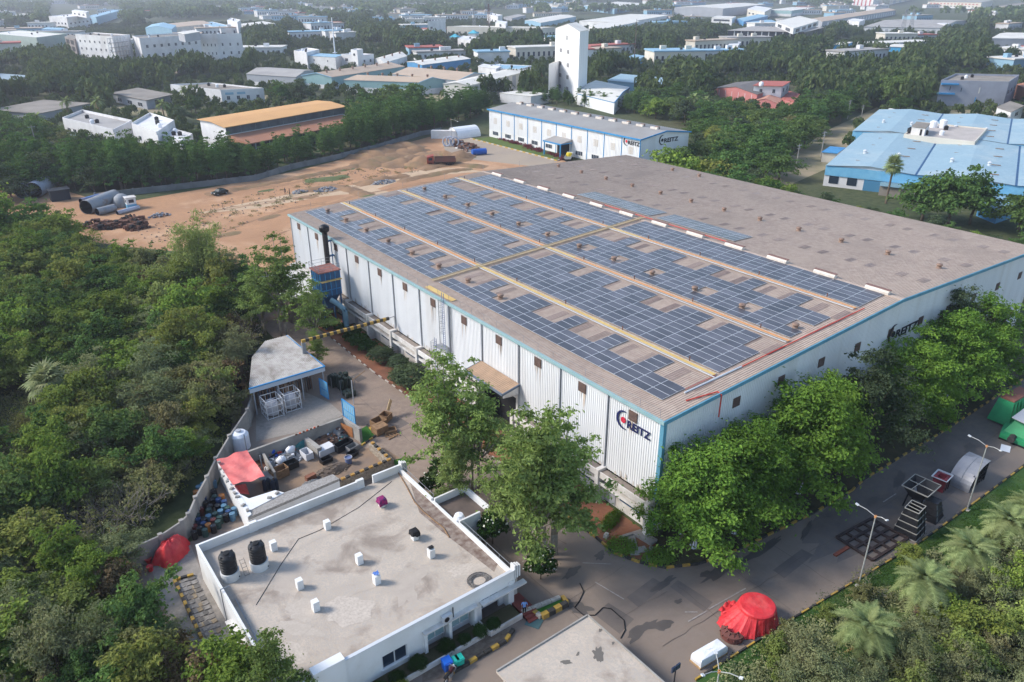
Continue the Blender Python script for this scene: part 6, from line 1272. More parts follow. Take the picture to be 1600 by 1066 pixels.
def bld(label,N,L,Rr,z,wall,roof,gable=None,rise=1.2,para=0,base=None,wins=(),cat='building',name='building',z0=0,group=None,trim=None,vents=0,over=.3):
    """N near roof corner, L left roof corner, Rr right roof corner (plan points); walls N-L and N-R face the camera"""
    N,L,Rr=V2(N),V2(L),V2(Rr); Fq=L+Rr-N; c=(N+Fq)/2
    # outward normals assume N->R runs anticlockwise
    t=thing(name,(c.x,c.y,z0),label,cat,group)
    FOOT.append([tuple(c+(p-c)*1.12+(p-c).normalized()*2) for p in (N,Rr,Fq,L)])
    foot=[N,Rr,Fq,L]
    if (Rr-N).cross(L-N)<0: foot=[N,L,Fq,Rr]
    P=[tuple(p) for p in foot]
    if gable:
        # gable on NR means ridge parallel to NL
        if gable=='NR': e0,e1,f0,f1=N,Rr,L,Fq
        else: e0,e1,f0,f1=L,N,Fq,Rr
        m0,m1=(e0+e1)/2,(f0+f1)/2
        obj('wall',MB().add([(*e0,z0),(*e1,z0),(*f1,z0),(*f0,z0),(*e0,z),(*e1,z),(*f1,z),(*f0,z),(*m0,z+rise),(*m1,z+rise)],[(0,1,5,8,4),(2,3,7,9,6),(1,2,6,5),(3,0,4,7)]),wall,t)
        dl=(f0-e0).normalized()*over; dw=(e1-e0).normalized()*over; sl_=rise/max(.1,(e1-e0).length/2)*over
        r=MB(); q0,q1,g0,g1,h0,h1=e0-dl-dw,e1-dl+dw,f0+dl-dw,f1+dl+dw,m0-dl,m1+dl
        th=.18
        r.add([(*q0,z-sl_),(*h0,z+rise),(*h1,z+rise),(*g0,z-sl_),(*q0,z-sl_+th),(*h0,z+rise+th),(*h1,z+rise+th),(*g0,z-sl_+th)],[(0,1,2,3),(7,6,5,4),(0,4,5,1),(1,5,6,2),(2,6,7,3),(3,7,4,0)])
        r.add([(*q1,z-sl_),(*h0,z+rise),(*h1,z+rise),(*g1,z-sl_),(*q1,z-sl_+th),(*h0,z+rise+th),(*h1,z+rise+th),(*g1,z-sl_+th)],[(3,2,1,0),(4,5,6,7),(1,5,4,0),(2,6,5,1),(3,7,6,2),(0,4,7,3)])
        rp_=obj('roof',r,roof,t)
        if vents:
            for i in range(vents):
                s=(i+.5)/vents; p=m0.lerp(m1,s)+(e1-e0)*.12; obj('roof_vent',MB().lathe([(.6,z+rise*.75),(.5,z+rise+.6),(.75,z+rise+.9),(.6,z+rise+1.3),(0,z+rise+1.4)],p.x,p.y,8),M['vent'],t)
        if trim:
            tm=MB(); 
            for a,b in ((q0,h0),(h0,q1)): tm.beam((*a,(z-sl_ if a==q0 else z+rise)+.05),(*b,(z-sl_ if b==q1 else z+rise)+.05),.25,.4)
            eL=(L,N) if gable=='NR' else (N,Rr)
            tm.beam((*(eL[0]),z-.1),(*(eL[1]),z-.1),.3,.4); obj('trim',tm,trim,t)
    else:
        obj('wall',MB().prism(P,z0,z-.02),wall,t)
        c3=sum(foot,Vector((0,0)))/4
        if para:
            pp=MB(); w=.25
            for i in range(4):
                a,b=foot[i],foot[(i+1)%4]; d=(b-a).normalized(); n=Vector((-d.y,d.x))
                pp.prism([tuple(a+d*(0 if i%2==0 else w)),tuple(b-d*(0 if i%2==0 else w)),tuple(b-d*(0 if i%2==0 else w)+n*w),tuple(a+d*(0 if i%2==0 else w)+n*w)],z+.0,z+para)
            obj('parapet',pp,wall,t)
            obj('roof',MB().prism([tuple(p+(c3-p).normalized()*.36) for p in foot],z-.02,z+.08),roof,t)
            if (Rr-N).length*(L-N).length>90:
                g_=random.Random(int(N.x*7)); 
                for k in range(3): p=N+(Rr-N)*g_.uniform(.2,.8)+(L-N)*g_.uniform(.2,.8); obj('roof_tank',MB().lathe([(.7,z+.06),(.75,z+1.2),(.3,z+1.5),(0,z+1.5)],p.x,p.y,8),M['black'] if k else M['cloth'],t)
        else: obj('roof',MB().prism([tuple(p+(p-c3).normalized()*over) for p in foot],z,z+.2),roof,t)
    if base:
        bm_,bh=base; b=MB(); face_boxes(b,L,N,0,0,0,1,z0,z0+bh,.06); face_boxes(b,N,Rr,0,0,0,1,z0,z0+bh,.06); obj('lower_wall',b,bm_,t)
    for w in wins:
        fc,n,za,hh,fr=w[:5]; m1=w[5] if len(w)>5 else WINM; nm=w[6] if len(w)>6 else 'window'; s0,s1=w[7] if len(w)>7 else (.04,.96)
        A,B=(L,N) if fc=='L' else (N,Rr)
        for i in range(n):
            a=s0+(s1-s0)*(i+.5-fr/2)/n; b2=s0+(s1-s0)*(i+.5+fr/2)/n
            mb=MB(); face_boxes(mb,A,B,0,0,a,b2,z0+za,z0+za+hh,.07); o=obj(nm,mb,m1,t)
            Lw=(V2(B)-V2(A)).length*(b2-a)
            if Lw>1.0 and nm=='window':
                s=MB(); face_boxes(s,A,B,0,0,a-.002,b2+.002,z0+za-.16,z0+za,.16); 
                mid=(a+b2)/2; face_boxes(s,A,B,0,0,mid-.04/(V2(B)-V2(A)).length,mid+.04/(V2(B)-V2(A)).length,z0+za,z0+za+hh,.11); obj('window_frame',s,bw_white,o)
    return t
# --- second warehouse, with its own sign ---
w2x0,w2y0,w2x1,w2y1=163.6,154.6,184.4,229.4
w2=thing('warehouse',(w2x0,w2y0,0),'long white second warehouse with blue trim and a small entrance canopy beyond the site','warehouse')
nb=10; L2=(w2y1-w2y0)/nb
for k in range(nb):
    ya=w2y0+k*L2; obj('wall_panel',rib_wall((w2x0,ya+L2-.1),(w2x0,ya+.1),2.6,9.6,pitch=.6,dep=.08,out=(-1,0)),M['clad'],w2)
    obj('bay_post',MB().box(w2x0-.14,ya-.12,0,w2x0+.05,ya+.12,9.6),M['blue'],w2)
    if k!=4:
        o=obj('window',MB().box(w2x0-.1,ya+2.0,1.0,w2x0-.02,ya+5.2,2.2),M['glass'],w2); g=MB()
        for j in range(5): g.box(w2x0-.14,ya+1.95+j*.8,1.0,w2x0-.1,ya+2.05+j*.8,2.2)
        obj('window_frame',g,M['frame'],o)
    g=MB(); yc=ya+L2*.48
    for j in range(7): g.box(w2x0-.13,yc-1.0,5.0+j*.3,w2x0-.09,yc+1.0,5.13+j*.3)
    obj('louver',g,mat('louver_rusty',(.50,.42,.33),(.6,.55,.5),sc=2,rough=.8),w2)
obj('lower_wall',MB().box(w2x0-.04,w2y0,0,w2x0+.3,w2y1,2.6),M['white'],w2)
ym=(w2x0+w2x1)/2
obj('gable_wall',MB().add([(w2x0,w2y0,0),(w2x1,w2y0,0),(w2x1,w2y0,9.6),(ym,w2y0,10.9),(w2x0,w2y0,9.6)],[(0,1,2,3,4)]),M['clad'],w2)
obj('rear_wall',MB().add([(w2x0,w2y1,0),(w2x1,w2y1,0),(w2x1,w2y1,9.6),(ym,w2y1,10.9),(w2x0,w2y1,9.6)],[(4,3,2,1,0)]).quad((w2x1,w2y0,0),(w2x1,w2y1,0),(w2x1,w2y1,9.6),(w2x1,w2y0,9.6)),M['clad'],w2)
rg_=mat('second_roof',(.33,.315,.30),(.28,.265,.25),sc=.1,rough=.75,stretch=(1,1,1),stain=(.22,.2,.185),ssc=.08,samt=.4)
for a,b in ((w2x0-.5,ym),(ym,w2x1+.5)):
    za,zb=(9.62,10.95) if a<ym-1 else (10.95,9.62); mb=MB(); n=90; 
    for i in range(n+1):
        for h,dy in ((0,0),(.07,.18)): yy=w2y0-.4+(w2y1-w2y0+.8)*min(1,(i+dy/.84)/n); mb.v+=[(a,yy,za+h),(b,yy,zb+h)]
    mb.f=[(2*i,2*i+1,2*i+3,2*i+2) for i in range(2*n+1)]; obj('roof',mb,rg_,w2)
obj('trim',MB().box(w2x0-.6,w2y0-.5,9.3,w2x0-.3,w2y1+.5,9.75).beam((w2x0-.5,w2y0-.45,9.55),(ym,w2y0-.45,10.9),.2,.4).beam((ym,w2y0-.45,10.9),(w2x1+.5,w2y0-.45,9.55),.2,.4),M['blue'],w2)
for k in range(12):
    y=w2y0+3+k*6.0; o=obj('ridge_vent',MB().box(ym-.5,y,10.9,ym+.1,y+2.8,11.5),M['ridge'],w2); obj('vent_lid',MB().box(ym+.1,y+.2,10.9,ym+.9,y+1.5,11.7),M['vent'],o)
for k in range(19): obj('skylight',MB().add([(w2x0+3.2+(k%2)*2.2,w2y0+3+k*3.85,9.62+.42+(k%2)*.28),(w2x0+5.6+(k%2)*2.2,w2y0+3+k*3.85,9.62+.72+(k%2)*.28),(w2x0+5.6+(k%2)*2.2,w2y0+3.9+k*3.85,9.62+.72+(k%2)*.28),(w2x0+3.2+(k%2)*2.2,w2y0+3.9+k*3.85,9.62+.42+(k%2)*.28)],[(0,1,2,3)]),M['skylight'],w2)
yd=w2y0+4*L2
cp=obj('canopy',MB().prism([(w2x0-5,yd-.6),(w2x0-.1,yd-.6),(w2x0-.1,yd+L2+.6),(w2x0-5,yd+L2+.6)],4.3,[4.5,5.4,5.4,4.5]),rg_,w2)
obj('canopy_trim',MB().box(w2x0-5.1,yd-.7,4.1,w2x0-4.95,yd+L2+.7,4.55).box(w2x0-4.95,yd-.7,4.2,w2x0-.2,yd-.6,4.5),M['blue'],cp)
obj('doorway',MB().box(w2x0-.2,yd+.8,0,w2x0-.06,yd+L2-.8,4.2),M['dark'],w2)
for s in (0,1): obj('canopy_post',MB().box(w2x0-4.9,yd-.4+s*(L2+.5),0,w2x0-4.6,yd-.1+s*(L2+.5),4.2),M['blue'],w2)
sign(w2,(w2x0-.16,w2y0+6.6,7.6),(0,-1,0),1.5,ink,M['redtarp'],1.2); sign(w2,(ym-2.6,w2y0-.1,7.6),(1,0,0),1.7,ink,ink,1.4)
tpane=mat('tower_pane',(.17,.17,.18),(.24,.23,.22),sc=.5,rough=.6)
tw_=bld('tall white corrugated tower with small windows and a gabled cap',(248.41,276.66),(259.62,307),(262.31,285.89),30.5,M['clad'],rf_white,'NL',2.6,cat='tower',name='tower',trim=None,
  wins=[('L',1,26.2,1.9,.13,tpane,'window',(.3,.7)),('L',2,20.2,1.7,.28,tpane,'window',(.1,.72)),('L',2,14.3,1.7,.28,tpane,'window',(.1,.72)),('L',2,8.8,1.7,.28,tpane,'window',(.1,.72)),('L',2,3.5,1.7,.28,tpane,'window',(.1,.72))])
bld('low white annexe clinging to the left side of the tall tower',(250.43,295.38),(241.63,290.07),(264.39,306.21),16,M['clad'],rf_white,None,cat='building')
bld('white flat-roofed hall at the foot of the tall tower',(234.93,238.49),(242.03,269.93),(275.99,270.27),5,M['clad'],rf_white,'NR',1.0,trim=M['blue'])
bld('light blue roofed shed behind the tower hall',(292.71,266.76),(288.33,298.21),(319.66,284.54),5,bw_sky,rf_blue,None,over=.6)
bld('cream shed with faint light blue chevron and grey striped side',(202.76,299.36),(196.83,311.87),(260.83,331.68),8.5,rf_white,rf_white,'NL',1.0,base=(bw_white,2.6),vents=0,wins=[('R',7,1.5,6.5,.5,bw_grey,'dark_strip'),])
bld('low white shed with pale roof beside the tall tower',(223.5,280.6),(219.09,298.34),(235.43,282.49),4,bw_white,rf_white,None)
# tan roofed factory group
bld('front tan-roofed factory hall with teal walls',(202.82,343.89),(178.53,377.54),(218.1,344.2),6,bw_teal,rf_tan,'NR',1.8,base=(bw_white,2.6),trim=bw_sky,vents=5)
bld('left tan-roofed factory hall with a teal gable',(178.53,392.68),(170.13,411.31),(238.15,419.95),6,bw_teal,rf_tan,'NL',1.8,base=(bw_white,2.0),trim=bw_sky,vents=6)
bld('right tan-roofed factory hall with a grey-blue gable',(220.14,334.9),(209,382.2),(248.74,348.4),6.5,bw_grey,rf_tan,'NR',2.2,trim=bw_sky,vents=5)
bld('long grey-roofed hall left of the teal gable',(165.53,409.12),(150.49,441.55),(188.39,437.79),5.5,bw_grey,rf_grey,'NR',1.5,base=(bw_white,1.8))
bld('white-roofed shed with deep blue walls',(253.31,424.99),(256.85,449.32),(301.33,442.96),5.5,bw_blue,rf_white,'NL',.8,vents=4)
bld('cream-roofed shed behind the tan factory halls',(238.44,445.75),(249.04,477.48),(275.46,481.42),6,bw_white,rf_white,'NL',1.5,vents=3)
bld('white office block at the left end of the factory group',(212.26,501.67),(211.97,522.02),(230.06,521.38),9.5,bw_white,bw_white,None,para=.8,wins=[('R',2,2,1.5,.3),('R',2,6,1.5,.3)])
bld('low white hall with a pale blue fascia by the white mast',(222.26,480.15),(213.46,505.92),(234.49,495.33),8,bw_white,bw_sky,None,para=.0,wins=[('L',2,5,1,.06)])
bld('white office building with a square stair tower',(236.35,473.06),(231.04,489.97),(247.76,476.42),8.5,bw_white,bw_white,None,para=.6,wins=[('L',2,5,1.6,.3),('L',2,1.5,1.4,.3),('R',2,4.5,1.6,.25)])
bld('white square stair tower above the office building',(232.41,469.06),(231.59,476.39),(240.12,476.23),12,bw_white,bw_white,None,para=.6,wins=[('L',1,9,1.4,.3),('L',1,4,1.4,.3)],cat='tower')
def mast(p,h,r,label,m1,cat='mast'):
    x,y=p; t=thing('mast',(x,y,0),label,cat); obj('pole',MB().cyl((x,y,0),(x,y,h),r,r*.55,8),m1,t); obj('platform',MB().cyl((x,y,h*.24),(x,y,h*.25),r*3,n=8),m1,t); obj('tip',MB().cyl((x,y,h),(x,y,h+h*.06),r*.3,n=6),M['dark'],t)
mast((242.33,523.44),30,.55,'tall white mast rising from the white factory offices',M['cloth'])
mast((367.3,357.17),29,.35,'tall slim dark chimney mast in the trees right of the tower',mat('mast_brown',(.12,.09,.08),rough=.8))
# orange roofed factory
oa,ob_,oc=(78.01,256.2),(128.61,274.1),(76.23,277.17)
bld('factory hall with a faded orange roof and white end wall',oa,oc,ob_,8.5,bw_white,rf_orange,'NL',.6,over=.8,wins=[('R',9,6.1,2.2,.985,mat('clerestory',(.10,.13,.15),(.06,.07,.08),sc=.3,rough=.3),'clerestory',(0,1))])
FA,FB=V2(oa),V2(ob_); fd_=(FB-FA).normalized(); fn_=Vector((fd_.y,-fd_.x)); fn_=fn_ if fn_.dot(-FA)>0 else -fn_
ai=thing('side_aisle',(FA.x,FA.y,0),'lower rust-roofed side aisle in front of the orange roof','building')
a0_,a1_=FA+fn_*.4,FB+fn_*.4-fd_*2; a2_,a3_=a1_+fn_*10,a0_+fn_*10
obj('roof',MB().prism([tuple(a0_),tuple(a1_),tuple(a2_),tuple(a3_)] ,4.0,[5.9,5.9,4.3,4.3]) if (a1_-a0_).cross(a2_-a1_)>0 else MB().prism([tuple(a1_),tuple(a0_),tuple(a3_),tuple(a2_)],4.0,[5.9,5.9,4.3,4.3]),rf_rust,ai)
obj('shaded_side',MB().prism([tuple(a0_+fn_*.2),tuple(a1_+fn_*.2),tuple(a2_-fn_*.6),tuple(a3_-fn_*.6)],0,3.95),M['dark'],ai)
for k in range(9): p=a3_.lerp(a2_,(k+.5)/9)-fn_*.3; obj('post',MB().box(p.x-.2,p.y-.2,0,p.x+.2,p.y+.2,4),M['steel'],ai)
bld('small white shed with open front by the orange-roofed factory',(72.02,245.01),(70,255.66),(77.4,247.26),3,bw_white,bw_white,None)
# white offices on the left
bld('long white office with a grey roof and parapet on the left',(51.32,290.92),(42.1,330.5),(61.15,308.28),5,bw_white,rf_grey,None,para=1.0,wins=[('L',8,1.2,1.4,.5)])
bld('white two-storey wing with a single dark window',(60.34,270.52),(57.96,294.32),(71.65,292.13),6,bw_white,bw_white,None,para=1.0,wins=[('R',1,2.5,2,.25),('L',2,2,1.4,.2)])
bld('white porch block at the right end of the left offices',(65.04,261.68),(62.41,278.21),(71.78,272.4),4.5,bw_white,bw_white,None,para=.5,wins=[('R',1,1.2,1.6,.4)])
bld('low white wall block in front of the left offices',(41.22,282.16),(39.72,308.29),(43.38,284.63),3,bw_white,rf_blue,None)
bld('derelict flat slab building among the trees on the left',(81.98,376.23),(75.76,411.76),(96.44,389.54),4,bw_grey,rf_brown,None,over=1.2,wins=[('R',1,.2,3,.4,M['dark'],'opening'),('L',3,.8,1.6,.4)])
bld('low ruined shed with a tan roof at the far left',(39,369.47),(24.66,394),(61.47,389.01),3,bw_grey,rf_brown,None,over=.8)
bld('white building with light blue panel and brown flat roof',(113.27,370.2),(101.13,407.77),(131.38,364.81),6,bw_white,rf_brown,None,para=.7,wins=[('R',4,2.2,1.6,.3),('L',5,2,1.6,.3),('R',2,4.4,1.0,.7,bw_sky,'blue_panel',(.05,.6))])
bld('blue-grey roofed shed at the left edge',(46.66,502.3),(32.88,529.04),(55.31,525.69),4,bw_grey,mat('far_slate_roof',(.25,.32,.36),rough=.6),None)
# big white building under construction
bld('big white building under construction, lit left block',(122.59,624.6),(107.67,675.65),(137.53,640.78),17,bw_white,rf_brown,None,para=.8,wins=[('L',7,12.5,1.5,.25),('L',7,7.5,1.5,.25),('L',7,2.8,1.5,.25)])
sc1=thing('scaffold',(*(123.69,618.87),0),'grey scaffolding tower between the white blocks under construction','scaffold')
sa,sb=V2((120.99,616.86)),V2((135.68,632.55)); mb=MB()
for i in range(7):
    p=sa.lerp(sb,i/6)-V2((2.5,2.5)); mb.beam((*p,0),(*p,17.5),.35); p2=p-V2((2,2)); mb.beam((*p2,0),(*p2,17.5),.3)
for k in range(6):
    z=2.5+k*2.9
    for off in (2.5,4.5): mb.beam((*(sa-V2((off,off))),z),(*(sb-V2((off,off))),z),.35)
obj('scaffold_poles',mb,bw_white,sc1)
for k in range(5): a=sa-V2((3.5,3.5)); b=sb-V2((3.5,3.5)); obj('scaffold_deck',MB().beam((*a,2.4+k*2.9),(*b,2.4+k*2.9),2,.15),rf_brown,sc1)
bld('big bluish-white building under construction, long middle block',(136.18,608.02),(139.4,642.24),(184.21,629.97),16,bw_white,rf_brown,None,para=.9,wins=[('R',8,10.3,1.9,.3),('R',8,4.2,1.9,.3)])
bld('big white building under construction, right end block',(182.21,585.56),(173.02,593.2),(198.63,581.68),18,bw_white,rf_brown,None,para=1.0,wins=[('L',4,10.8,1.7,.22),('L',4,5.2,1.7,.22),('R',3,11,1.8,.2),('R',3,5.4,1.8,.2),('R',2,.6,2.2,.15)])
bld('brown site hut block before the middle of the building under construction',(136.45,527.68),(131.65,582.91),(160.55,559.59),4.5,mat('raw_concrete',(.3,.26,.23),(.22,.19,.17),sc=.2,rough=.95),rf_brown,None,wins=[('R',3,.4,3,.6,M['dark'],'opening'),('L',4,.4,3,.5,M['dark'],'opening')])
bld('grey box on the roof of the building under construction',(152.17,554.86),(155.3,580.76),(169.29,579.08),21,bw_grey,rf_white,None,z0=16)
bld('pale green-grey factory wall at the left edge behind trees',(88.93,730.3),(64.97,827.51),(116.73,772.44),13,bw_green,rf_white,None,para=.6)
bld('low dark-openings concrete frame between green and white factories',(106.27,675.11),(106.22,714.34),(115.22,706.87),14,mat('raw_concrete2',(.28,.24,.22),(.2,.17,.16),sc=.2,rough=.95),rf_brown,None,wins=[('L',2,1,3,.7,M['dark'],'opening'),('L',2,5.5,3,.7,M['dark'],'opening'),('L',2,10,3,.7,M['dark'],'opening')])
# second line on the left
bld('barrel-shaped bright blue roof behind the building under construction',(225.62,864.77),(211.42,909.22),(252.21,945.84),10,bw_sky,bw_sky,'NL',2.5)
bld('long tan-roofed shed behind the bright blue roof',(252.16,947),(262,1036.65),(312.07,1015.42),8,bw_cream,rf_tan,'NL',1.5)
bld('white factory with small tower right of the tan shed',(277.54,873.78),(304.06,1044.57),(300.81,888.07),8,bw_white,bw_sky,None,para=.5,wins=[('L',5,4,1.5,.4)])
bld('white water-tower house on the skyline left of centre',(293.76,866.93),(306.94,938.9),(318.74,928.7),14,bw_white,bw_white,None,para=.6,cat='tower')
bld('low white sheds right of the water-tower house',(336.9,949.67),(347.45,1023.7),(391.18,1008.8),6,bw_white,rf_white,None)
bld('white three-step office cluster at upper left',(177.85,1148.47),(167.5,1212.73),(217.76,1228.41),14,bw_white,bw_white,None,para=.6,wins=[('L',5,6,2,.4),('R',5,6,2,.4)])
bld('upper white block on the three-step office cluster',(196.41,1124.49),(197.59,1224.57),(209.82,1178.09),20,bw_white,bw_white,None,z0=14,wins=[('L',3,2,2,.4)])
bld('blue-roofed factory right of the three-step offices',(234.23,1274.01),(236.59,1335.67),(329.16,1573.15),10,bw_sky,bw_sky,None,para=.3)
bld('low pale blue-white shed at upper left edge',(166.77,1444.05),(158.46,1520.32),(196.83,1561.53),7,bw_sky,rf_white,None)
bld('small blue-roofed hut behind the green-grey factory',(149.16,1017.47),(134.64,1046.89),(159.98,1061.47),6,bw_blue,bw_sky,None,z0=0)
# middle distance centre
bld('white and grey slab tower at upper centre',(437.91,705.44),(424.61,697.78),(462.63,724.42),17,bw_white,bw_grey,None,wins=[('L',1,4,2,.3),('L',1,10,2,.3)],cat='tower')
bld('long cream factory front with a flat white roof',(535.31,654.42),(477.74,746.04),(558.31,660.23),9,bw_cream,rf_white,None,para=.5,wins=[('L',14,2.5,2,.35),('R',4,2.5,2,.5)])
bld('cream roof block on the long factory',(506.13,678.13),(515.05,708.29),(543.35,724.44),13,bw_white,bw_white,None,z0=9,wins=[('L',1,1,2.4,.2)])
bld('white house below the turquoise roof tents',(395.67,573.23),(402.5,611.27),(423.13,605.78),6,bw_white,bw_white,None,para=.4,wins=[('L',2,1.5,2,.3)])
for p,l in (((434.79,664.71),'turquoise tented roof structure, left of the pair'),((443.02,644.76),'turquoise tented roof structure, right of the pair')):
    x,y=p; t=thing('roof_tent',(x,y,0),l,'tent'); z=4 if 'left' in l else 8
    obj('canopy',MB().ob(x,y,z,9,9,2.8,.6,.1,.1),mat('turquoise',(.05,.36,.48),(.07,.4,.5),sc=.3,rough=.6),t); obj('base',MB().ob(x,y,0,8,8,z,.6),bw_white,t)
bld('white house cluster on the ridge left of the tower',(656.34,896.57),(687.22,965.13),(688.88,930.36),11,bw_white,bw_white,None,para=.5,wins=[('L',3,4,2,.3)])
bld('low grey shed right of the ridge houses',(713.1,940.03),(732.19,985.68),(805.31,1024.79),6,bw_grey,rf_grey,None)
bld('long pale roof with a blue side behind the tower',(641.25,786.56),(671.77,857.55),(810.49,912.23),7,bw_sky,rf_white,'NL',1.2)
bld('white factory range right of the tower top',(582.21,617.12),(617.92,673.7),(741.25,715.17),8,bw_white,rf_white,None,wins=[('L',3,2.5,3.4,.5,bw_dark,'dark_panel')])
bld('long white low roofs behind the slim dark mast',(718.67,720.19),(713.16,796.2),(950.11,857.32),7,bw_white,rf_white,None)
bld('pale blue shed on the far right of the tower top',(1070.17,1099.21),(1184.68,1310.01),(1406.64,1340.49),9,bw_sky,rf_white,None)
bld('white flat block behind the tree belt below the blue tents',(283.18,368.51),(272.18,391.58),(304.31,380.73),5,bw_white,bw_sky,None,para=.5,wins=[('R',2,1,2.5,.5,bw_blue,'blue_panel')])
bld('white cube with a green flag beside the tan halls',(271.79,373.62),(272.37,392.48),(283.04,383.91),6,bw_white,bw_white,None)
bld('red-brown shed with white roof left of the tower',(283.21,361.33),(288.38,370.96),(300.36,366.09),4.5,mat('red_brown_wall',(.3,.08,.06),rough=.8),rf_white,None)
bld('small blue-roofed hut at the foot of the slim dark mast',(396.99,382.57),(401.88,397.75),(419.04,397.21),4,bw_blue,bw_sky,None)
bld('brown low roof behind the slim dark mast',(568.94,531.15),(574.15,565.67),(607.19,551.78),5,bw_grey,rf_brown,None)
# right middle distance
db=bld('dark glass office with white columns and a flat roof',(645.76,422.02),(615.41,481.2),(726.36,454.75),11,bw_dark,rf_grey,None,over=1.5,wins=[('L',10,0,10.6,.16,bw_white,'column'),('R',9,0,10.4,.12,bw_grey,'mullion')])
bld('white framed pavilion on the dark glass office',(609.92,409.23),(711.52,499.09),(756.44,479.83),15.5,bw_white,rf_white,None,z0=11,wins=[('R',4,.8,2.6,.6),('L',2,.8,2.6,.5)])
bld('huge pale grey warehouse with a white roof',(1110.42,883.63),(1095.25,976.42),(1397.45,1009.23),13,bw_grey,rf_white,'NL',2,over=.2)
bld('white two-storey office with dark window bands',(860.95,669.26),(857.6,699.47),(916.09,706.12),10,bw_white,rf_white,None,wins=[('L',1,6.3,2.2,.85),('L',1,1.8,2.2,.85)])
bld('bright blue shed beside the white two-storey office',(856.88,647.84),(912.33,702.74),(1039.65,743.8),7,bw_blue,bw_sky,'NL',1)
bld('lower bright blue shed in front of the other blue shed',(833.67,608.48),(866.84,647.44),(908.06,636),6,bw_blue,bw_sky,'NL',1)
bld('cream block between the grey warehouse and the teal shed',(1041.58,751.63),(1155.12,868.58),(1215.73,864.03),12,bw_cream,bw_white,None,wins=[('L',4,5,2.2,.4)])
bld('long teal-fronted shed with a pale roof',(1210.26,820.61),(1209.75,868.3),(1404.37,904.65),9,bw_teal,rf_white,None,base=(bw_white,4))
bld('long tan-roofed factory range at upper right',(908.65,571.04),(960.88,625.76),(1400.64,742.42),8,bw_grey,rf_tan,'NL',2,wins=[('R',24,1,5,.5,bw_white,'pilaster')])
bld('white cube office at the end of the tan range',(942.17,542.18),(964.01,571.34),(998.21,567.05),8,bw_white,bw_white,None)
bld('wide grey-roofed factory with a white front at upper right',(909.41,428.18),(872.45,495.62),(1124.98,499.03),6,bw_white,rf_grey,'NR',3,over=.6,wins=[('L',12,.6,3.4,.5,bw_grey,'bay_opening')])
bld('small white house with a dark hipped roof on the grey-roofed factory',(940.08,437.79),(962.71,458.72),(1025.75,470.22),8,bw_white,bw_white,None)
sr=bld('red and white striped tall factory block',(1811.43,1017.66),(1985.25,1172.79),(2155.65,1183.05),24,bw_white,bw_white,None,wins=[('L',5,1,22,.32,mat('stripe_red',(.42,.06,.06),rough=.7),'stripe')])
bld('cream arcaded building with tall arches at upper right',(3151.53,1585.43),(2043.02,1104.03),(3805.89,1886.57),24,bw_cream,bw_cream,None,para=1,wins=[('L',6,0,9,.4,bw_grey,'arch_opening'),('L',6,12,3,.4),('L',6,18,3,.4),('R',4,0,9,.4,bw_grey,'arch_opening'),('R',5,12,3,.4)])
bld('pinkish long block with a red-brown band at upper right',(1859.57,802.12),(1911.28,941.9),(2164.42,908.36),13,bw_cream,rf_grey,None,over=1.5,wins=[('L',14,7.5,2.5,.5,mat('band_red',(.4,.1,.08),rough=.8),'window_band'),('L',14,3,2.2,.4),('L',1,0,2.4,.98,bw_white,'white_band')])
bld('low factory range at the upper right corner',(1761.3,572.78),(1735.26,720.68),(2106.49,663.16),9,bw_cream,rf_brown,None,wins=[('L',14,4,2,.5)])
bld('grey and white shed at the right edge',(745.89,262.99),(718.96,295.75),(839.31,289.54),9,bw_grey,rf_white,'NR',1.5,trim=bw_white)
bld('long low cream roof with sky-blue walls in the right wood',(611.12,312.27),(606.56,324.49),(642.19,321.89),6,mat('vivid_blue',(.04,.32,.58),rough=.6),rf_white,None,over=.5,wins=[('L',5,1,3.6,.06,bw_white,'pilaster')])
bld('small sky-blue walled shed in the right wood',(616.05,362.6),(608.51,368.78),(647.67,375.78),5,MATS['vivid_blue'],rf_white,None,over=.4)
bld('low white roofs between the two sky-blue walls',(665.38,360.97),(663.33,383.09),(736.37,344.27),4,bw_white,rf_white,None)
bld('white pumping station with silver tanks in the central wood',(525.17,399.79),(530.61,413.37),(562.65,425.54),6,bw_white,bw_white,None)
bld('small white hut with flat roof in the central wood',(526.13,436.73),(539.7,464.2),(564.3,464.58),4,bw_white,bw_white,None,over=.8)
for i,p in enumerate(((572.89,454.21),(569.56,447.4))): x,y=p; t=thing('storage_tank',(x,y,0),'silver storage tank beside the white pumping station','tank','silver tanks in the wood'); obj('tank_body',MB().lathe([(2.2,0),(2.2,6),(1,6.8),(0,7)],x,y,12),M['frame'],t); obj('ring',MB().lathe([(2.25,3),(2.35,3.1),(2.25,3.2)],x,y,12),M['pipe'],t)
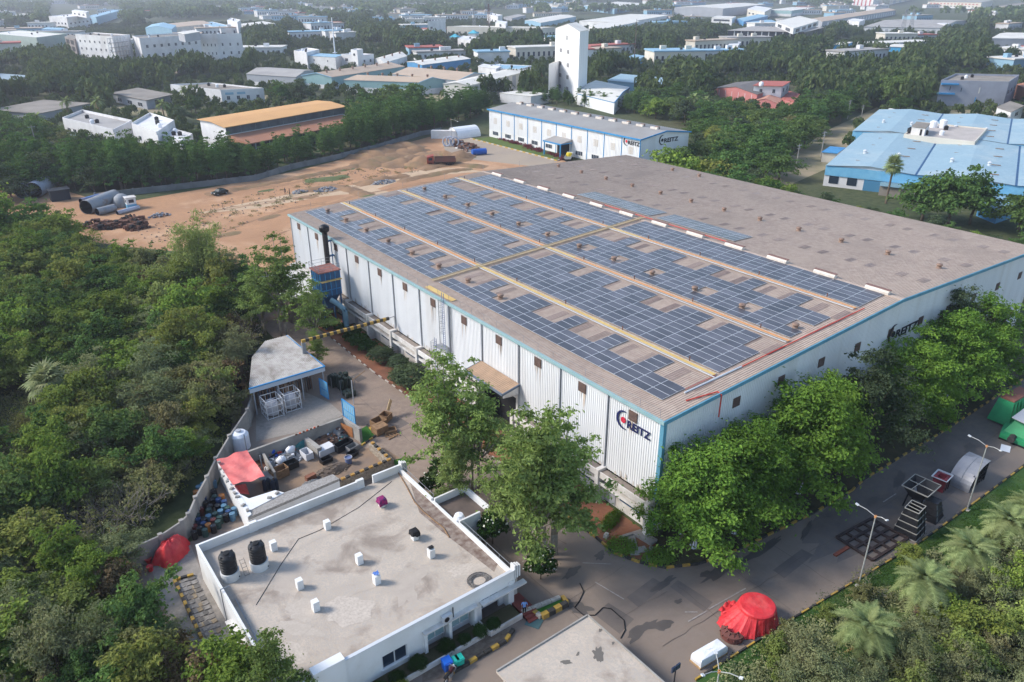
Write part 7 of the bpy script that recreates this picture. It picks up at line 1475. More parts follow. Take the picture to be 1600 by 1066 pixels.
# grey block, red house, blue roofed works on the right
gb_=bld('grey plastered block with blue awnings and a flat roof',(385.11,146.87),(368.1,168.1),(418.66,156.07),10,mat('block_grey',(.33,.34,.40),(.28,.29,.34),sc=.2,rough=.85,stain=(.22,.22,.24),ssc=.15,samt=.4),rf_brown,None,para=.9,wins=[('L',1,6.6,1.7,.07,WINM,'window',(.08,.24)),('L',1,6.2,1.6,.07,WINM,'window',(.26,.4)),('L',1,5.6,2.6,.09,rf_white,'panel',(.52,.68)),('L',1,1.8,2.2,.09,bw_blue,'window',(.48,.66)),('R',3,5,1.6,.3)])
for (t0,t1,z) in ((.01,.27,9.0),(-.02,.24,4.9)):
    mb=MB(); face_boxes(mb,(368.1,168.1),(385.11,146.87),0,0,t0,t1,z,z+.7,1.2); obj('awning',mb,M['blue'],gb_)
bld('small white outbuilding beside the grey plastered block',(338.46,125.5),(348.51,134.86),(360.8,129.72),4.5,bw_white,rf_brown,None,wins=[('L',1,.5,2.5,.2,M['dark'],'doorway'),('R',1,2,1.4,.25)])
bld('rust-orange walled yard at the right edge behind the grey block',(385.74,129.9),(420.97,157.07),(423.49,133.3),6,mat('rust_wall',(.42,.17,.09),(.36,.15,.09),sc=.2,rough=.9),MATS['rust_wall'],None)
bld('long pink-walled hall with a dark grey roof',(302.28,216.62),(305.92,243.36),(329.19,224.91),5,bw_pink,mat('pink_hall_roof',(.13,.115,.11),(.17,.15,.14),sc=.2,rough=.8),'NL',2.0,wins=[('L',6,.5,4.2,.04,bw_white,'pilaster')])
rh=bld('two-storey white house with red trim and an open balcony',(314.8,212.89),(306.87,222.24),(332.55,221.08),8,bw_white,rf_red,None,over=.8,wins=[('L',2,5,1.6,.2),('L',3,1.5,1.7,.2),('R',2,5,1.6,.25)])
bld('pink hipped porch roof in front of the white house',(301.19,204.7),(299.56,216.26),(325.78,217.53),2.5,bw_pink,mat('salmon_roof',(.5,.24,.17),rough=.8),'NL',1.6)
bld('low red-roofed wing right of the white house',(306.85,200.61),(313.5,211.12),(331.36,213.87),3,bw_pink,rf_red,None)
x,y=(306.85,218.4); tag(obj('roof_ball_tank',MB().lathe([(.9,8.2),(1.1,9),(.8,9.9),(0,10.2)],x,y,12),M['cloth'],smooth=True),'round white water tank on top of the white house','water tank')
# blue roofed works: stepped gables
def blueroof(label,N,L,Rr,z,rise,base=None,wins=()): return bld(label,N,L,Rr,z,M['bluelt'],rf_blue,'NL',rise,base=base,wins=wins,over=.5)
bA=V2((192.14,112.83)); bB=V2((249.15,122.91)); 
ez=(V2((1,0))); wdt=22.0
fd=V2((208.37,70.19))-bA; fdn=fd.normalized(); dpt=(bB-bA); dpn=dpt-fdn*dpt.dot(fdn)
FOOT.append([tuple(bA),tuple(bA+fdn*52),tuple(bA+fdn*52+dpn*2.1),tuple(bA+dpn*2.1)])
works=thing('factory_works',(bA.x,bA.y,0),'big works with a light blue pitched roof of several bays on the right','factory')
def wbay(i,w,off,dep,zz,rise):
    a=bA+fdn*(i*w)+dpn.normalized()*off; b=a+fdn*w; c=b+dpn.normalized()*dep; d=a+dpn.normalized()*dep; m0=(a+b)/2; m1=(c+d)/2
    obj('wall',MB().add([(*a,0),(*b,0),(*c,0),(*d,0),(*a,zz),(*b,zz),(*c,zz),(*d,zz),(*m0,zz+rise),(*m1,zz+rise)],[(0,1,5,8,4),(2,3,7,9,6),(1,2,6,5),(3,0,4,7)]),bw_white,works)
    o=dpn.normalized()*.6
    r=MB(); 
    for s,e in ((a,d),(b,c)): r.add([(*(s-o),zz+.02),(*(m0-o),zz+rise+.05),(*(m1+o),zz+rise+.05),(*(e+o),zz+.02)],[(0,1,2,3)])
    obj('roof',r,rf_blue,works)
    obj('valley_gutter',MB().beam((*(b-o),zz+.03),(*(c+o),zz+.03),.5,.1),M['bluedark'],works)
    mb=MB(); face_boxes(mb,a,b,0,0,.0,1,3.0,zz-.05,.25); obj('blue_cladding',mb,M['bluelt'],works)
    for k in range(4):
        for s in (.28,.72): p=a.lerp(b,s)+dpn.normalized()*(dep*(k+.6)/4.4); obj('roof_slit',MB().beam((*p,zz+rise*.62),(*(p+fdn*2.2),zz+rise*.62+.02),.4,.12),M['wood'],works)
    for s in (.3,.7): p=a.lerp(b,s)+dpn.normalized()*(dep*.33); obj('roof_vent',MB().lathe([(.5,zz+rise*.6),(.45,zz+rise+.2),(.65,zz+rise+.5),(0,zz+rise+.9)],p.x,p.y,8),M['frame'],works)
DP=dpn.length
for i in range(3): wbay(i,wdt,0,DP,5.6,.9)
for i in range(3): wbay(i-.15,wdt,DP+1,DP*.95,6.0,.9)
for t0,t1,m1,nm in ((.06,.17,M['glass'],'window'),(.27,.38,M['glass'],'window'),(.46,.68,mat('works_door',(.06,.2,.34),rough=.6),'door')):
    mb=MB(); face_boxes(mb,bA,bA+fdn*wdt,0,0,t0,t1,.9 if nm=='window' else 0,2.9,.1); obj(nm,mb,m1,works)
mb=MB(); a=bA+fdn*wdt*.66; n_=-dpn.normalized(); mb.prism([tuple(a),tuple(a+fdn*26),tuple(a+fdn*26+n_*4),tuple(a+n_*4)],2.6,[3.6,3.6,2.8,2.8]); obj('lean_to_roof',mb,bw_sky,works)
mb=MB(); mb.prism([tuple(a+n_*.3),tuple(a+fdn*26+n_*.3),tuple(a+fdn*26+n_*3.4),tuple(a+n_*3.4)],0,2.5); obj('lean_to_wall',mb,rf_brown,works)
tb_=bld('rooftop terrace of dirty white concrete amid the blue roofs',(247.68,99.39),(243.46,118.75),(274.59,107.56),7,bw_cream,mat('terrace_pale',(.45,.40,.37),(.38,.34,.31),sc=.3,rough=.95),None,para=.5)
bld('white rooftop cabin with a dark door',(246.23,113.9),(246.41,118.2),(255.55,117.13),9.5,bw_white,rf_brown,None,z0=7,wins=[('L',1,.2,1.9,.3,M['dark'],'doorway',(.5,.98))])
for p,l in (((265.23,120.32),'shorter white water tank on the rooftop terrace'),((266.46,117.79),'taller white water tank on the rooftop terrace')): x,y=p; h=1.8 if 'short' in l else 2.4; t=thing('water_tank',(x,y,7.1),l,'water tank'); obj('shell',MB().lathe([(1.15,7.1),(1.15,7.1+h),(.6,7.4+h),(0,7.45+h)],x,y,14),M['cloth'],t); obj('lid',MB().lathe([(.4,7.4+h),(.4,7.55+h),(0,7.6+h)],x,y,10),M['frame'],t)
for p in ((248.69,119.66),(249.31,117.72)): x,y=p; t=thing('water_tank',(x,y,7.1),'small black water tank by the rooftop cabin','water tank','black tanks on the rooftop terrace'); obj('shell',MB().lathe([(.8,7.1),(.8,8.5),(.4,8.8),(0,8.85)],x,y,12),M['black'],t); obj('lid',MB().lathe([(.25,8.7),(.25,8.95),(0,9)],x,y,8),M['dark'],t)
bld('small bright blue roofed shelter beside the right-hand track',(220.71,126.69),(218.93,130.56),(229.88,129.7),3,bw_cream,M['blue'],None,over=.5)
bld('small open shelter under the big tree on the right',(303.74,153.21),(307.18,158.75),(319.12,160.14),3,mat('shelter_dark',(.15,.14,.14)),rf_white,None)
bld('low dark wall and shed behind the trees at the right edge',(190.37,67.8),(193.92,73.53),(203.48,67.6),3,bw_blue,bw_sky,None)
# utility poles
def pole_(b,h,label):
    x,y=b; t=thing('utility_pole',(x,y,0),label,'utility pole','utility poles by the right-hand track'); obj('pole',MB().cyl((x,y,0),(x,y,h),.18,.12,7),M['conc'],t); obj('cross_arm',MB().beam((x-1.1,y,h-.5),(x+1.1,y,h-.5),.14).beam((x-.8,y,h-1.3),(x+.8,y,h-1.3),.12),M['steel'],t)
for b,h in (((223.38,133.5),8.5),((201.41,127.62),8),((301.67,171.39),7.5),((302.95,166.28),6)): pole_(b,h,'concrete utility pole beside the right-hand track')
def poleL(b,h): pole_(b,h,'concrete utility pole among the trees on the left'); 
for b,h in (((28.29,295.63),9),((53.69,442.64),9),((74.99,431.71),9),((314.21,490.63),8)): 
    x,y=b; t=thing('utility_pole',(x,y,0),'thin grey utility pole among the trees on the far left' if x<200 else 'thin grey utility pole','utility pole','utility poles in the left wood'); obj('pole',MB().cyl((x,y,0),(x,y,h),.18,.12,7),M['conc'],t); obj('cross_arm',MB().beam((x-1,y,h-.5),(x+1,y,h-.5),.14),M['steel'],t)
# lattice pylons far off
for b,h,l in (((527.97,767.11),26,'lattice pylon left of the tower top'),((555.86,777.31),30,'red-brown lattice pylon nearest the tower'),((808.21,417.43),27,'lattice pylon in front of the arcaded building'),((833.82,422.89),27,'lattice pylon right of its twin before the arcaded building')):
    x,y=b; t=thing('pylon',(x,y,0),l,'pylon'); mb=MB(); w=h*.08
    for sx in (-1,1):
        for sy in (-1,1): mb.beam((x+sx*w,y+sy*w,0),(x+sx*w*.15,y+sy*w*.15,h),.28)
    for k in range(7):
        a=k/7;b2=(k+1)/7;wa=w*(1-.85*a);wb_=w*(1-.85*b2)
        for sy in (-1,1): mb.beam((x-wa,y+sy*wa,h*a),(x+wb_,y+sy*wb_,h*b2),.16); mb.beam((x+sy*wa,y-wa,h*a),(x+sy*wb_,y+wb_,h*b2),.16)
    obj('lattice',mb,M['steel'] if 'red' not in l else M['rust'],t); obj('cross_arm',MB().beam((x-h*.14,y,h*.8),(x+h*.14,y,h*.8),.3).beam((x-h*.1,y,h*.93),(x+h*.1,y,h*.93),.3),M['steel'],t)
# far scattered houses near the top of the view
q=random.Random(21)
hp_=[(336.18,2747.39),(433.24,2875.67),(490.19,2501.44),(607.1,2960.27),(594.95,2500.67),(713.54,2725.16),(848.72,2862.18),(870.91,2700.55),(954.02,2908.25),(819.58,2286.5),(662.25,1799.8),(495.45,1308.53),(501.7,1238.82),(477.57,1092.64),(745.01,1663.84),(679.67,1461.22),(806.96,1667.93),(690.37,1363.21),(586.06,1106.57),(654.63,1170.18),(783.13,1369.16),(568.07,967.22),(978.11,1641.31),(1091.24,1681.02),(1566.01,2293.77),(1401.39,1938.68),(1135.39,1496.62),(1320.15,1627.81),(996.55,1179.25),(1456.49,1679.27),(1692.2,1891.98),(1721.82,1628.56),(1672.1,1473.69),(2082.64,1775.04),(1985.3,1373.55),(1894.11,1262.03),(1731.52,1085.69),(1957.75,1201.36),(1242.02,875.57),(1384.55,834),(1069.04,2048.67),(1271.19,2306.47),(867.46,2053.73),(1016.92,2556.79)]
for i in range(150):
    d=q.uniform(560,2300); a=R(q.uniform(14,88)); p=(d*math.cos(a),d*math.sin(a))
    if any(inpoly(p,f) for f in FOOT): continue
    hp_.append(p)
SPOTS=[]; FARMARK=[((251.41,1942.21),'at the upper left'),((499.82,2591.37),'behind the three-step offices'),((365.66,1421.32),'behind the bright blue barrel roof'),((735.45,2366.72),'on the left skyline'),((548.55,1446.79),'right of the water-tower house'),((342.31,803.04),'left of the white mast'),((607.23,1211.38),'behind the white mast'),((1016.47,1750.54),'on the skyline above the slab tower'),((455.37,709.46),'by the cream factory'),((1234.69,1708.21),'beyond the lattice pylons'),((1025.5,1248.4),'behind the tall tower'),((1011.9,1038.48),'right of the tall tower top'),((488.13,468.83),'by the slim dark mast'),((735.13,627.15),'left of the dark glass office'),((1640.88,1326.05),'beyond the huge grey warehouse'),((1552.88,1048.66),'behind the teal-fronted shed'),((779.91,440.85),'right of the dark glass office'),((1982.13,1004.98),'near the arcaded building'),((1146.51,475.09),'at the upper right'),((646.81,262.55),'near the grey plastered block'),((437.92,263.21),'in the right wood'),((139.85,672.47),'before the white blocks under construction'),((70.64,513.91),'in the left wood')]
for i,p in enumerate(hp_):
    x,y=p; w,l,h=q.uniform(18,50),q.uniform(12,22),q.uniform(5,10); a=q.uniform(-.4,.4)-.3; wm=q.choice([bw_white,bw_white,bw_white,bw_cream,bw_sky]); rm=q.choice([rf_white,rf_tan,rf_grey,bw_sky,rf_red])
    SPOTS.append((x,y,w)); nm_={bw_white.name:'white',bw_cream.name:'cream',bw_sky.name:'pale blue'}[wm.name]; rn_={rf_white.name:'white',rf_tan.name:'tan',rf_grey.name:'grey',bw_sky.name:'light blue',rf_red.name:'red'}[rm.name]
    t=thing('house',(x,y,0),('long ' if w>36 else 'small ')+nm_+' shed with a '+rn_+' roof '+min(FARMARK,key=lambda f:(f[0][0]-x)**2+(f[0][1]-y)**2)[1],'house','far houses on the plain',rz=a)
    for k in range(q.randrange(1,4)): u,v=q.uniform(-.35,.35)*w,q.uniform(-.3,.3)*l; (obj('roof_tank',MB().lathe([(1,h+.8),(1,h+2),(.4,h+2.3),(0,h+2.3)],u,v,8),M['black'],t,local=True) if k%2 else obj('roof_room',MB().box(u-2,v-1.5,h+.8,u+2,v+1.5,h+3.2),wm,t,local=True))
    if w>26:
        for k in range(int(w/4)): u=-w/2+2+k*4; obj('window',MB().box(u-.8,-l/2-.05,h*.35,u+.8,-l/2+.1,h*.7),WINM,t,local=True)
    obj('wall',MB().box(-w/2,-l/2,0,w/2,l/2,h),wm,t,local=True); obj('roof',MB().prism([(-w/2-.6,-l/2-.6),(w/2+.6,-l/2-.6),(w/2+.6,l/2+.6),(-w/2-.6,l/2+.6)],h+.01,h+.8),rm,t,local=True)
# boundary wall of the tree belt
bf=thing('boundary_wall',(*(84.48,220.62),0),'grey panel wall with posts along the foot of the tree belt','wall')
lp=[(30.94,218.72),(35.21,218.71),(54.32,216.11),(71.26,213.82),(84.82,221.45),(100.25,225.64),(120.23,233.5),(144.3,245.73),(155.05,248.31)]
for a,b in zip(lp,lp[1:]):
    n=max(1,int((V2(b)-V2(a)).length/4)); 
    for i in range(n):
        c=V2(a).lerp(V2(b),i/n); d=V2(a).lerp(V2(b),(i+1)/n); wall2('wall_panel',c,d,0,1.6,.2,mat('panel_wall',(.17,.18,.19),(.12,.13,.135),sc=.4,rough=.9,stain=(.2,.2,.19),ssc=.3,samt=.5),bf); obj('wall_post',MB().box(c.x-.2,c.y-.25,0,c.x+.2,c.y+.1,1.8),MATS['panel_wall'],bf)

# ---- where trees grow: ground outlines in metres ----
CLEARINGS=[
[(155.79,249.48),(209.09,292.71),(226.02,298.1),(232.25,193.19),(222.88,185.14),(184.34,174.08),(149.13,171.48),(121.86,196)],
[(373.4,449.41),(712.02,844.74),(786.03,906.7),(693.6,753.69),(303.88,328.5),(310.95,304.08),(257.2,254.81),(229.97,276.26)],
[(324.88,336.06),(346.22,349.96),(360.84,320.28),(324.46,293.36)],
[(242.66,385.07),(313.75,420.64),(322.36,403.27),(236.54,345.42),(198.8,293.19),(191.2,304.23)],
[(247.11,337.04),(263.14,314.23),(247,295.84),(232.09,316.6)],
[(193.21,545.12),(222.97,539.01),(295.16,512.5),(307.21,425.88),(275.78,383.72),(237.88,362.07),(225.95,353.81),(189.45,356.48),(173.72,368.93),(182.42,402.45),(170.46,415.59),(158.84,451.75)],
[(285.99,708.72),(347.09,658.7),(320.57,556.12),(357.84,525.9),(310.54,456.69),(243.58,456.15),(197.08,493.35)],
[(89.86,343.97),(162,372),(157.67,333.21),(141.16,299.43),(88.21,259.86),(71.76,261.77)],
[(48.54,383.01),(60.62,392.1),(83.65,338.3),(80.47,303.18),(71.54,272.85),(65.56,292.18),(47.57,328.91),(43.4,350.16)],
[(85.92,464.79),(110.69,445.16),(94.03,383.35),(74.91,406.34)],
[(122.5,493.01),(169.61,468.35),(133.03,371.47),(115.42,379.83),(120.7,410.86),(107.63,437.39)],
[(31.32,446.15),(68.54,430.92),(59.03,379.28),(26.8,400.09)],
[(49.59,632.33),(64.39,599.51),(55.07,526.29),(39.62,530.76)],
[(183.06,1164.33),(374.89,1085.91),(191.2,564.57),(173.97,566.43),(175.2,629.66),(145.42,620.18),(100.37,625.57)],
[(109.84,1246.21),(176.19,1131.64),(114,756.05),(97.28,804.79),(80.15,943.71)],
[(317.97,1367),(527.95,1349.65),(386.57,992.89),(311.46,982.02),(254.87,1103.84)],
[(379.21,2706.36),(477.17,2251.98),(256.47,1232.33),(170.26,1259.4)],
[(204.86,1983.93),(239.32,1853.06),(200.3,1565.04),(162.6,1597.81)],
[(718.06,1183.56),(717.38,1115.65),(478.92,745.97),(460.71,761.11)],
[(641.82,1003.61),(763.03,899.69),(584.22,688.45),(489.96,767)],
[(557.8,868.26),(569.35,801.41),(432.67,609.37),(405.29,631.82)],
[(1092.34,1536.23),(1050.45,1330.44),(770.87,976.2),(749.93,1055.14)],
[(894.51,1141.93),(1029.46,1149.97),(737.49,823.08),(681.88,870.39)],
[(1029.46,1149.97),(1155.28,1038),(916.38,822.17),(703.76,688.52),(636.37,709.87)],
[(1699.12,1885.16),(1838.92,1747.53),(1359.4,1290.53),(1252.48,1388.89)],
[(835.56,653.77),(1147.56,808.33),(1065.62,666.5),(684.14,424.48),(704.18,477.93),(709.65,554.15)],
[(1892.98,1694.3),(2089.43,1500.9),(1813.59,1163.55),(1153.49,736.63),(908.59,633.43),(843.52,688.6),(1066.33,951.88)],
[(1614.9,1055.47),(1847.78,977.59),(1370.66,722.33),(960.85,589.13),(968.56,626.49)],
[(1309.43,776.3),(1457.25,646.03),(1000.15,439.57),(871.23,513.15)],
[(4300.57,2561),(4834.88,1884.03),(1769.19,681.15),(1457.45,861.25)],
[(721.96,438.88),(737.43,426.12),(635.8,365.99),(622.33,376.97)],
[(754.6,436.28),(839.3,391.69),(750.32,348.92),(672.41,336.15),(655.35,350.06),(690.23,398.19)],
[(1019.05,423.69),(1051.73,396.24),(775.4,288.7),(735.77,302.43)],
[(515.03,238.98),(556.89,205.48),(378.12,135.34),(362.16,164.58)],
[(230.88,137.84),(299.73,155.05),(360.42,173.49),(399.76,142.5),(240.15,80.39),(229.96,83.61),(201.16,96.99),(185.67,108.98)],
[(377.89,302.34),(414.35,273.28),(332.97,213.72),(315.28,214.23),(311.77,224.98),(315.12,250.96)],
[(642.81,554.33),(643.72,527.87),(558.09,456.76),(544.06,468.22)],
[(664.18,536.64),(693.9,512.04),(587.78,432.52),(562.34,453.29)],
[(460.97,457.9),(473.56,447.69),(425.03,401.31),(413.67,410.47)],
[(319.27,461.56),(355.72,432.24),(318.23,386.57),(285.4,412.81)],
[(269.24,160.72),(345.76,185.04),(339.54,172.69),(283.2,158.7),(218.69,128.74),(177.11,115.62),(179.73,122.55)],
[(212.58,357.61),(220.96,350.97),(186.96,297.56),(179.78,303.22)],
[(69.79,394.76),(89.28,384.5),(84.71,354.6),(69.05,375.99)],
[(241.8,145.78),(248.98,140.18),(233.35,130.75),(226.59,136.01)],
[(340.3,176.89),(345.36,172.91),(324.58,161.85),(319.81,165.6)],
[(21.26,314.9),(29.46,304.26),(34.47,278.05),(32.49,274.74),(21.58,300.86)]]
TRACKS=[[(269.24,160.72),(345.76,185.04),(339.54,172.69),(283.2,158.7),(218.69,128.74),(177.11,115.62),(179.73,122.55)],[(212.58,357.61),(220.96,350.97),(186.96,297.56),(179.78,303.22)],[(69.79,394.76),(89.28,384.5),(84.71,354.6),(69.05,375.99)],[(155.45,229.76),(171.01,237.57),(159.97,184.1),(147.45,169.53),(121.86,196),(148.66,238.25)],[(21.26,314.9),(29.46,304.26),(34.47,278.05),(32.49,274.74),(21.58,300.86)],[(187.1,352.16),(199.59,348.47),(186.51,297.91),(175.57,301.68)]]
WOODLAND=[(352.67,6379.54),(4442.82,1511.45),(179.16,47.78),(184.02,59.18),(184.39,75.7),(183.32,90.66),(184.75,105.42),(184.85,125.21),(184.43,157.75),(182.27,169.25),(220.45,182.17),(235.15,196.32),(242.58,230.6),(230.05,303.41),(209.09,292.71),(192.66,269.81),(168.05,264.05),(150.94,256.81),(125.12,242.67),(88.02,229.19),(74.01,221.28),(56.33,222.97),(36.44,224.6),(23.94,225.78),(0.1,232.38)]
THICKET=[(-4.29,221.47),(11.1,207.57),(17.68,185.77),(18.65,166.47),(25.28,151.18),(32.67,142.03),(38.81,127.22),(33.19,112.63),(26.1,96.53),(20.88,87.69),(15.82,79.98),(11.9,73.25),(5.33,72.03),(4.72,65.39),(4.59,59.47),(5.22,54.94),(5.06,47.58),(-13.02,59.25)]
CLEARING=[(-5.17,115.5),(5.1,110.31),(6.41,99.75),(0.92,88.98),(-6.88,90.42)]
SLOPE=[(39.77,20.42),(43.13,21.94),(46.04,21.56),(49.1,20.88),(53.37,18.23),(61.22,17.22),(67.76,15.71),(75.76,13.35),(59.97,4.33)]
DARKSIDE=[(-2.59,153.47),(19.31,136.64),(11.99,102.8),(-5.15,115.92)]
DRYSIDE=[(26.91,150.81),(45.34,136.63),(22.06,76.03),(10.82,84.63)]
TWIGSIDE=[(-12.55,87.94),(9.4,71.17),(3.03,47.02),(-13.02,59.25)]
FRESHSIDE=[(-3.86,231.72),(38.6,198.88),(22.81,133.95),(-6.98,156.84)]
TALLSIDE=[(-3.86,231.72),(24.64,209.68),(13.56,144.73),(-6.83,160.41)]
def inside(x,y,poly):
    """vectorised point-in-outline test"""
    c=np.zeros(x.shape,bool)
    for i in range(len(poly)):
        (x0,y0),(x1,y1)=poly[i],poly[i-1]
        if y0==y1: continue
        c^=((y0>y)!=(y1>y))&(x<(x1-x0)*(y-y0)/(y1-y0)+x0)
    return c
def lattice(x0,x1,y0,y1,st,seed):
    """jittered triangular planting grid"""
    g=np.random.default_rng(seed); j=np.arange(int((y1-y0)/(st*.87))); i=np.arange(int((x1-x0)/st)); I,J=np.meshgrid(i,j)
    x=x0+I*st+(J%2)*st/2+g.uniform(-.35,.35,I.shape)*st; y=y0+J*st*.87+g.uniform(-.35,.35,I.shape)*st
    return x.ravel(),y.ravel(),g
def open_ground(x,y,s,g):
    """False where a tree of scale s would stand in front of one of the clearings, seen from the hill the site is looked at from (50 m up at the origin)"""
    r=4.6*s; h=8*s; d=np.hypot(x,y); ux,uy=-y/d,x/d; ok=inside(x,y,WOODLAND)&~((x>44)&(x<136)&(y>36)&(y<133))
    for a,b in ((0,.97),(0,.5),(-1,.5),(1,.5),(-.6,.85),(.6,.85),(0,0)):
        k=50/(50-np.minimum(h*b,40)); qx,qy=(x+ux*r*a)*k,(y+uy*r*a)*k
        for c in CLEARINGS: ok&=~inside(qx,qy,c)
    for (hx,hy,w) in SPOTS: dd=math.hypot(hx,hy); ok&=~((np.abs(x*hy-y*hx)/dd<w*.62)&((x*hx+y*hy)/dd<dd+12)&((x*hx+y*hy)/dd>dd*(1-.14)))
    return ok
def woods():
    x,y,g=lattice(-120,900,120,900,8.2,5); s=g.uniform(.75,1.25,x.shape); d=np.hypot(x,y); m=(d<620)&(d>120)&(x>y*-.08-20)&(x<y*3.2+40)
    x,y,s,d=x[m],y[m],s[m],d[m]; ok=open_ground(x,y,s,g); ok2=open_ground(x,y,s*.6,g); s=np.where(ok,s,s*.6); m=ok|ok2; x,y,s,d=x[m],y[m],s[m],d[m]; o=np.argsort(d); x,y,s=x[o],y[o],s[o]
    OPEN=TRACKS+FOOT
    wood=list(zip(x[:285],y[:285],s[:285])); F=[(x[285:],y[285:],s[285:])]
    x,y,g=lattice(-700,2300,200,2400,11.5,6); s=g.uniform(.95,1.6,x.shape); d=np.hypot(x,y); m=(d>620)&(d<1250)&(x>y*-.08-20)&(x<y*3.2+40); x,y,s=x[m],y[m],s[m]; m=open_ground(x,y,s*.8,g); F.append((x[m],y[m],s[m]))
    x,y,g=lattice(-700,1500,130,1250,7.0,11); d=np.hypot(x,y); s=g.uniform(.28,.5,x.shape); m=(d<1250)&(x>y*-.08-20)&(x<y*3.2+40)&inside(x,y,WOODLAND)&~((x>44)&(x<136)&(y>36)&(y<133))&(g.random(x.shape)<.75); x,y,s=x[m],y[m],s[m]; m=~open_ground(x,y,np.full(x.shape,.9),g)
    for c in OPEN: m&=~inside(x,y,c)
    F.append((x[m],y[m],s[m])); print('low bushes',m.sum())
    mid=np.concatenate([np.stack(f,1) for f in F])
    x,y,g=lattice(-1600,3300,400,3600,23,7); s=g.uniform(1.4,2.6,x.shape); d=np.hypot(x,y); m=(d>1250)&(d<3000)&(x>y*-.08-20)&(x<y*3.2+40); x,y,s=x[m],y[m],s[m]; m=open_ground(x,y,s*.4,g)
    return wood,mid,np.stack([x[m],y[m],s[m]],1)
def thicket():
    out=[]; x,y,g=lattice(-60,45,5,190,3.1,8); m=inside(x,y,THICKET)&~inside(x,y,CLEARING); x,y=x[m],y[m]; Z=[inside(x,y,p) for p in (DARKSIDE,DRYSIDE,TWIGSIDE,FRESHSIDE)]
    q_=random.Random(3)
    for i in range(len(x)):
        w={0:2.6,1:1.3,2:1.6,3:1.5,4:.45,6:.35,11:1.1}
        if Z[0][i]: w={0:1.5,1:.3,2:4,3:.3,4:.1}
        elif Z[1][i]: w={0:1.2,1:2.6,2:1,3:.8,4:1.0,6:1.2,11:1.5}
        elif Z[2][i]: w={0:2,1:1.6,2:1.5,3:1,4:2.4,6:.7,11:1.5}
        elif Z[3][i]: w={0:3,1:.3,2:1.5,3:2.2,4:.1}
        s=q_.uniform(.75,1.15)*(1.45 if q_.random()<.07 else 1)*((1.22 if inpoly((x[i],y[i]),TALLSIDE) else .95) if Z[3][i] else (1.2 if y[i]>90 else (1.08 if y[i]>70 else .95))); out.append((x[i],y[i],s,q_.choices(list(w),list(w.values()))[0]))
    x,y,g=lattice(30,95,-5,30,2.7,9); m=inside(x,y,SLOPE)
    PALMS=((49.77,18.88),(58.09,18.48),(64.96,17.85),(72.46,17.57),(77.2,17.15),(69.92,18.93))
    for a,b in zip(x[m],y[m]):
        if min((a-p[0])**2+(b-p[1])**2 for p in PALMS)<6.5: continue
        out.append((a,b,q_.uniform(.6,.95),q_.choices([5,7,8,9,10],[4,1.5,1.2,.35,.8])[0]))
    for p,k,s in (((43.54,22.41),8,.62),((46.23,23.07),7,.5),((55.88,22.27),7,.5),((57.68,22.39),9,.5),((64.16,22.21),10,.45),((51.67,23.09),8,.35)): out.append((p[0],p[1],s,k))
    return out
LOWBELT=[(62.55,204.37),(99.67,213.24),(116.65,247.79),(72.8,234.12)]
def belts():
    out=[]; q_=random.Random(4)
    def along(W_,step,offs,k,s0,s1):
        for a,b in zip(W_,W_[1:]):
            a,b=Vector(a),Vector(b); L=(b-a).length; d=(b-a)/L; n=Vector((-d.y,d.x)); n=-n if n.dot(Vector((.55,.72)))<0 else n; m=max(1,int(L/step))
            for i in range(m):
                for o in offs: p=a+d*((i+.5)*L/m+q_.uniform(-1,1))+n*(o+q_.uniform(-.8,.8)); out.append((p.x,p.y,q_.uniform(s0,s1)*(.72 if inpoly((p.x,p.y),LOWBELT) else 1),k))
    along([(4.13,252.3),(22.99,245.02),(27.86,231.26),(35.82,221.62),(54.76,217.6),(71.83,215.35),(85.51,223.12),(101.1,227.44),(121.29,235.48),(145.65,247.99),(156.53,250.66)],4.2,(1.9,6.5,11),0,.92,1.18)
    along([(158.05,253.04),(175.87,261.91),(197.45,275.07)],5,(2,7),0,.85,1.05); along([(223.41,294.66),(234.16,270.4),(242.01,249.41),(241.14,227.36)],5.5,(2,8),0,.5,.7); along([(367.28,510.63),(418.35,492.49)],5,(0,5),1,1.1,1.35)
    return out
BIGTREES=[(p,s,t) for p,s,t in [((150+dx+(k%3)*9,118+k*4.2),1.2+.12*((k*5)%4),(k*3)%6) for k in range(5) for dx in (0,)]+[((160,120+k*8),1.2,(k+2)%4) for k in range(3)]+[((188,124+k*9),1.1,(k+1)%6) for k in range(3)]+[((167+(k%2)*3,50+k*4.4),.42+.05*(k%3),(3,2,5)[k%3]) for k in range(15)]+[((148,100),1.15,0),((157,105),1.2,3),((150,110),1.25,2),((160,113),1.1,5)]+[((158,38),1.2,0),((166,32),1.25,1),((152,28),1.1,2)]+[*(((162.36,298.08),1.7,0),((169.49,292.48),1.75,0),((150.44,298.58),1.2,2),((145.24,356.31),1.2,5),((136.44,357.83),1.1,2),((134.24,275.32),1.1,2),((179.7,79.33),1.35,0),((180.71,73.95),1.5,1),((185.8,71.32),1.2,2),((188.01,62.05),1.25,1),((188.39,55.81),1.3,1),((343.16,174.64),1.7,1),((342.37,187.71),1.6,1),((359.29,174.38),1.5,1))]]

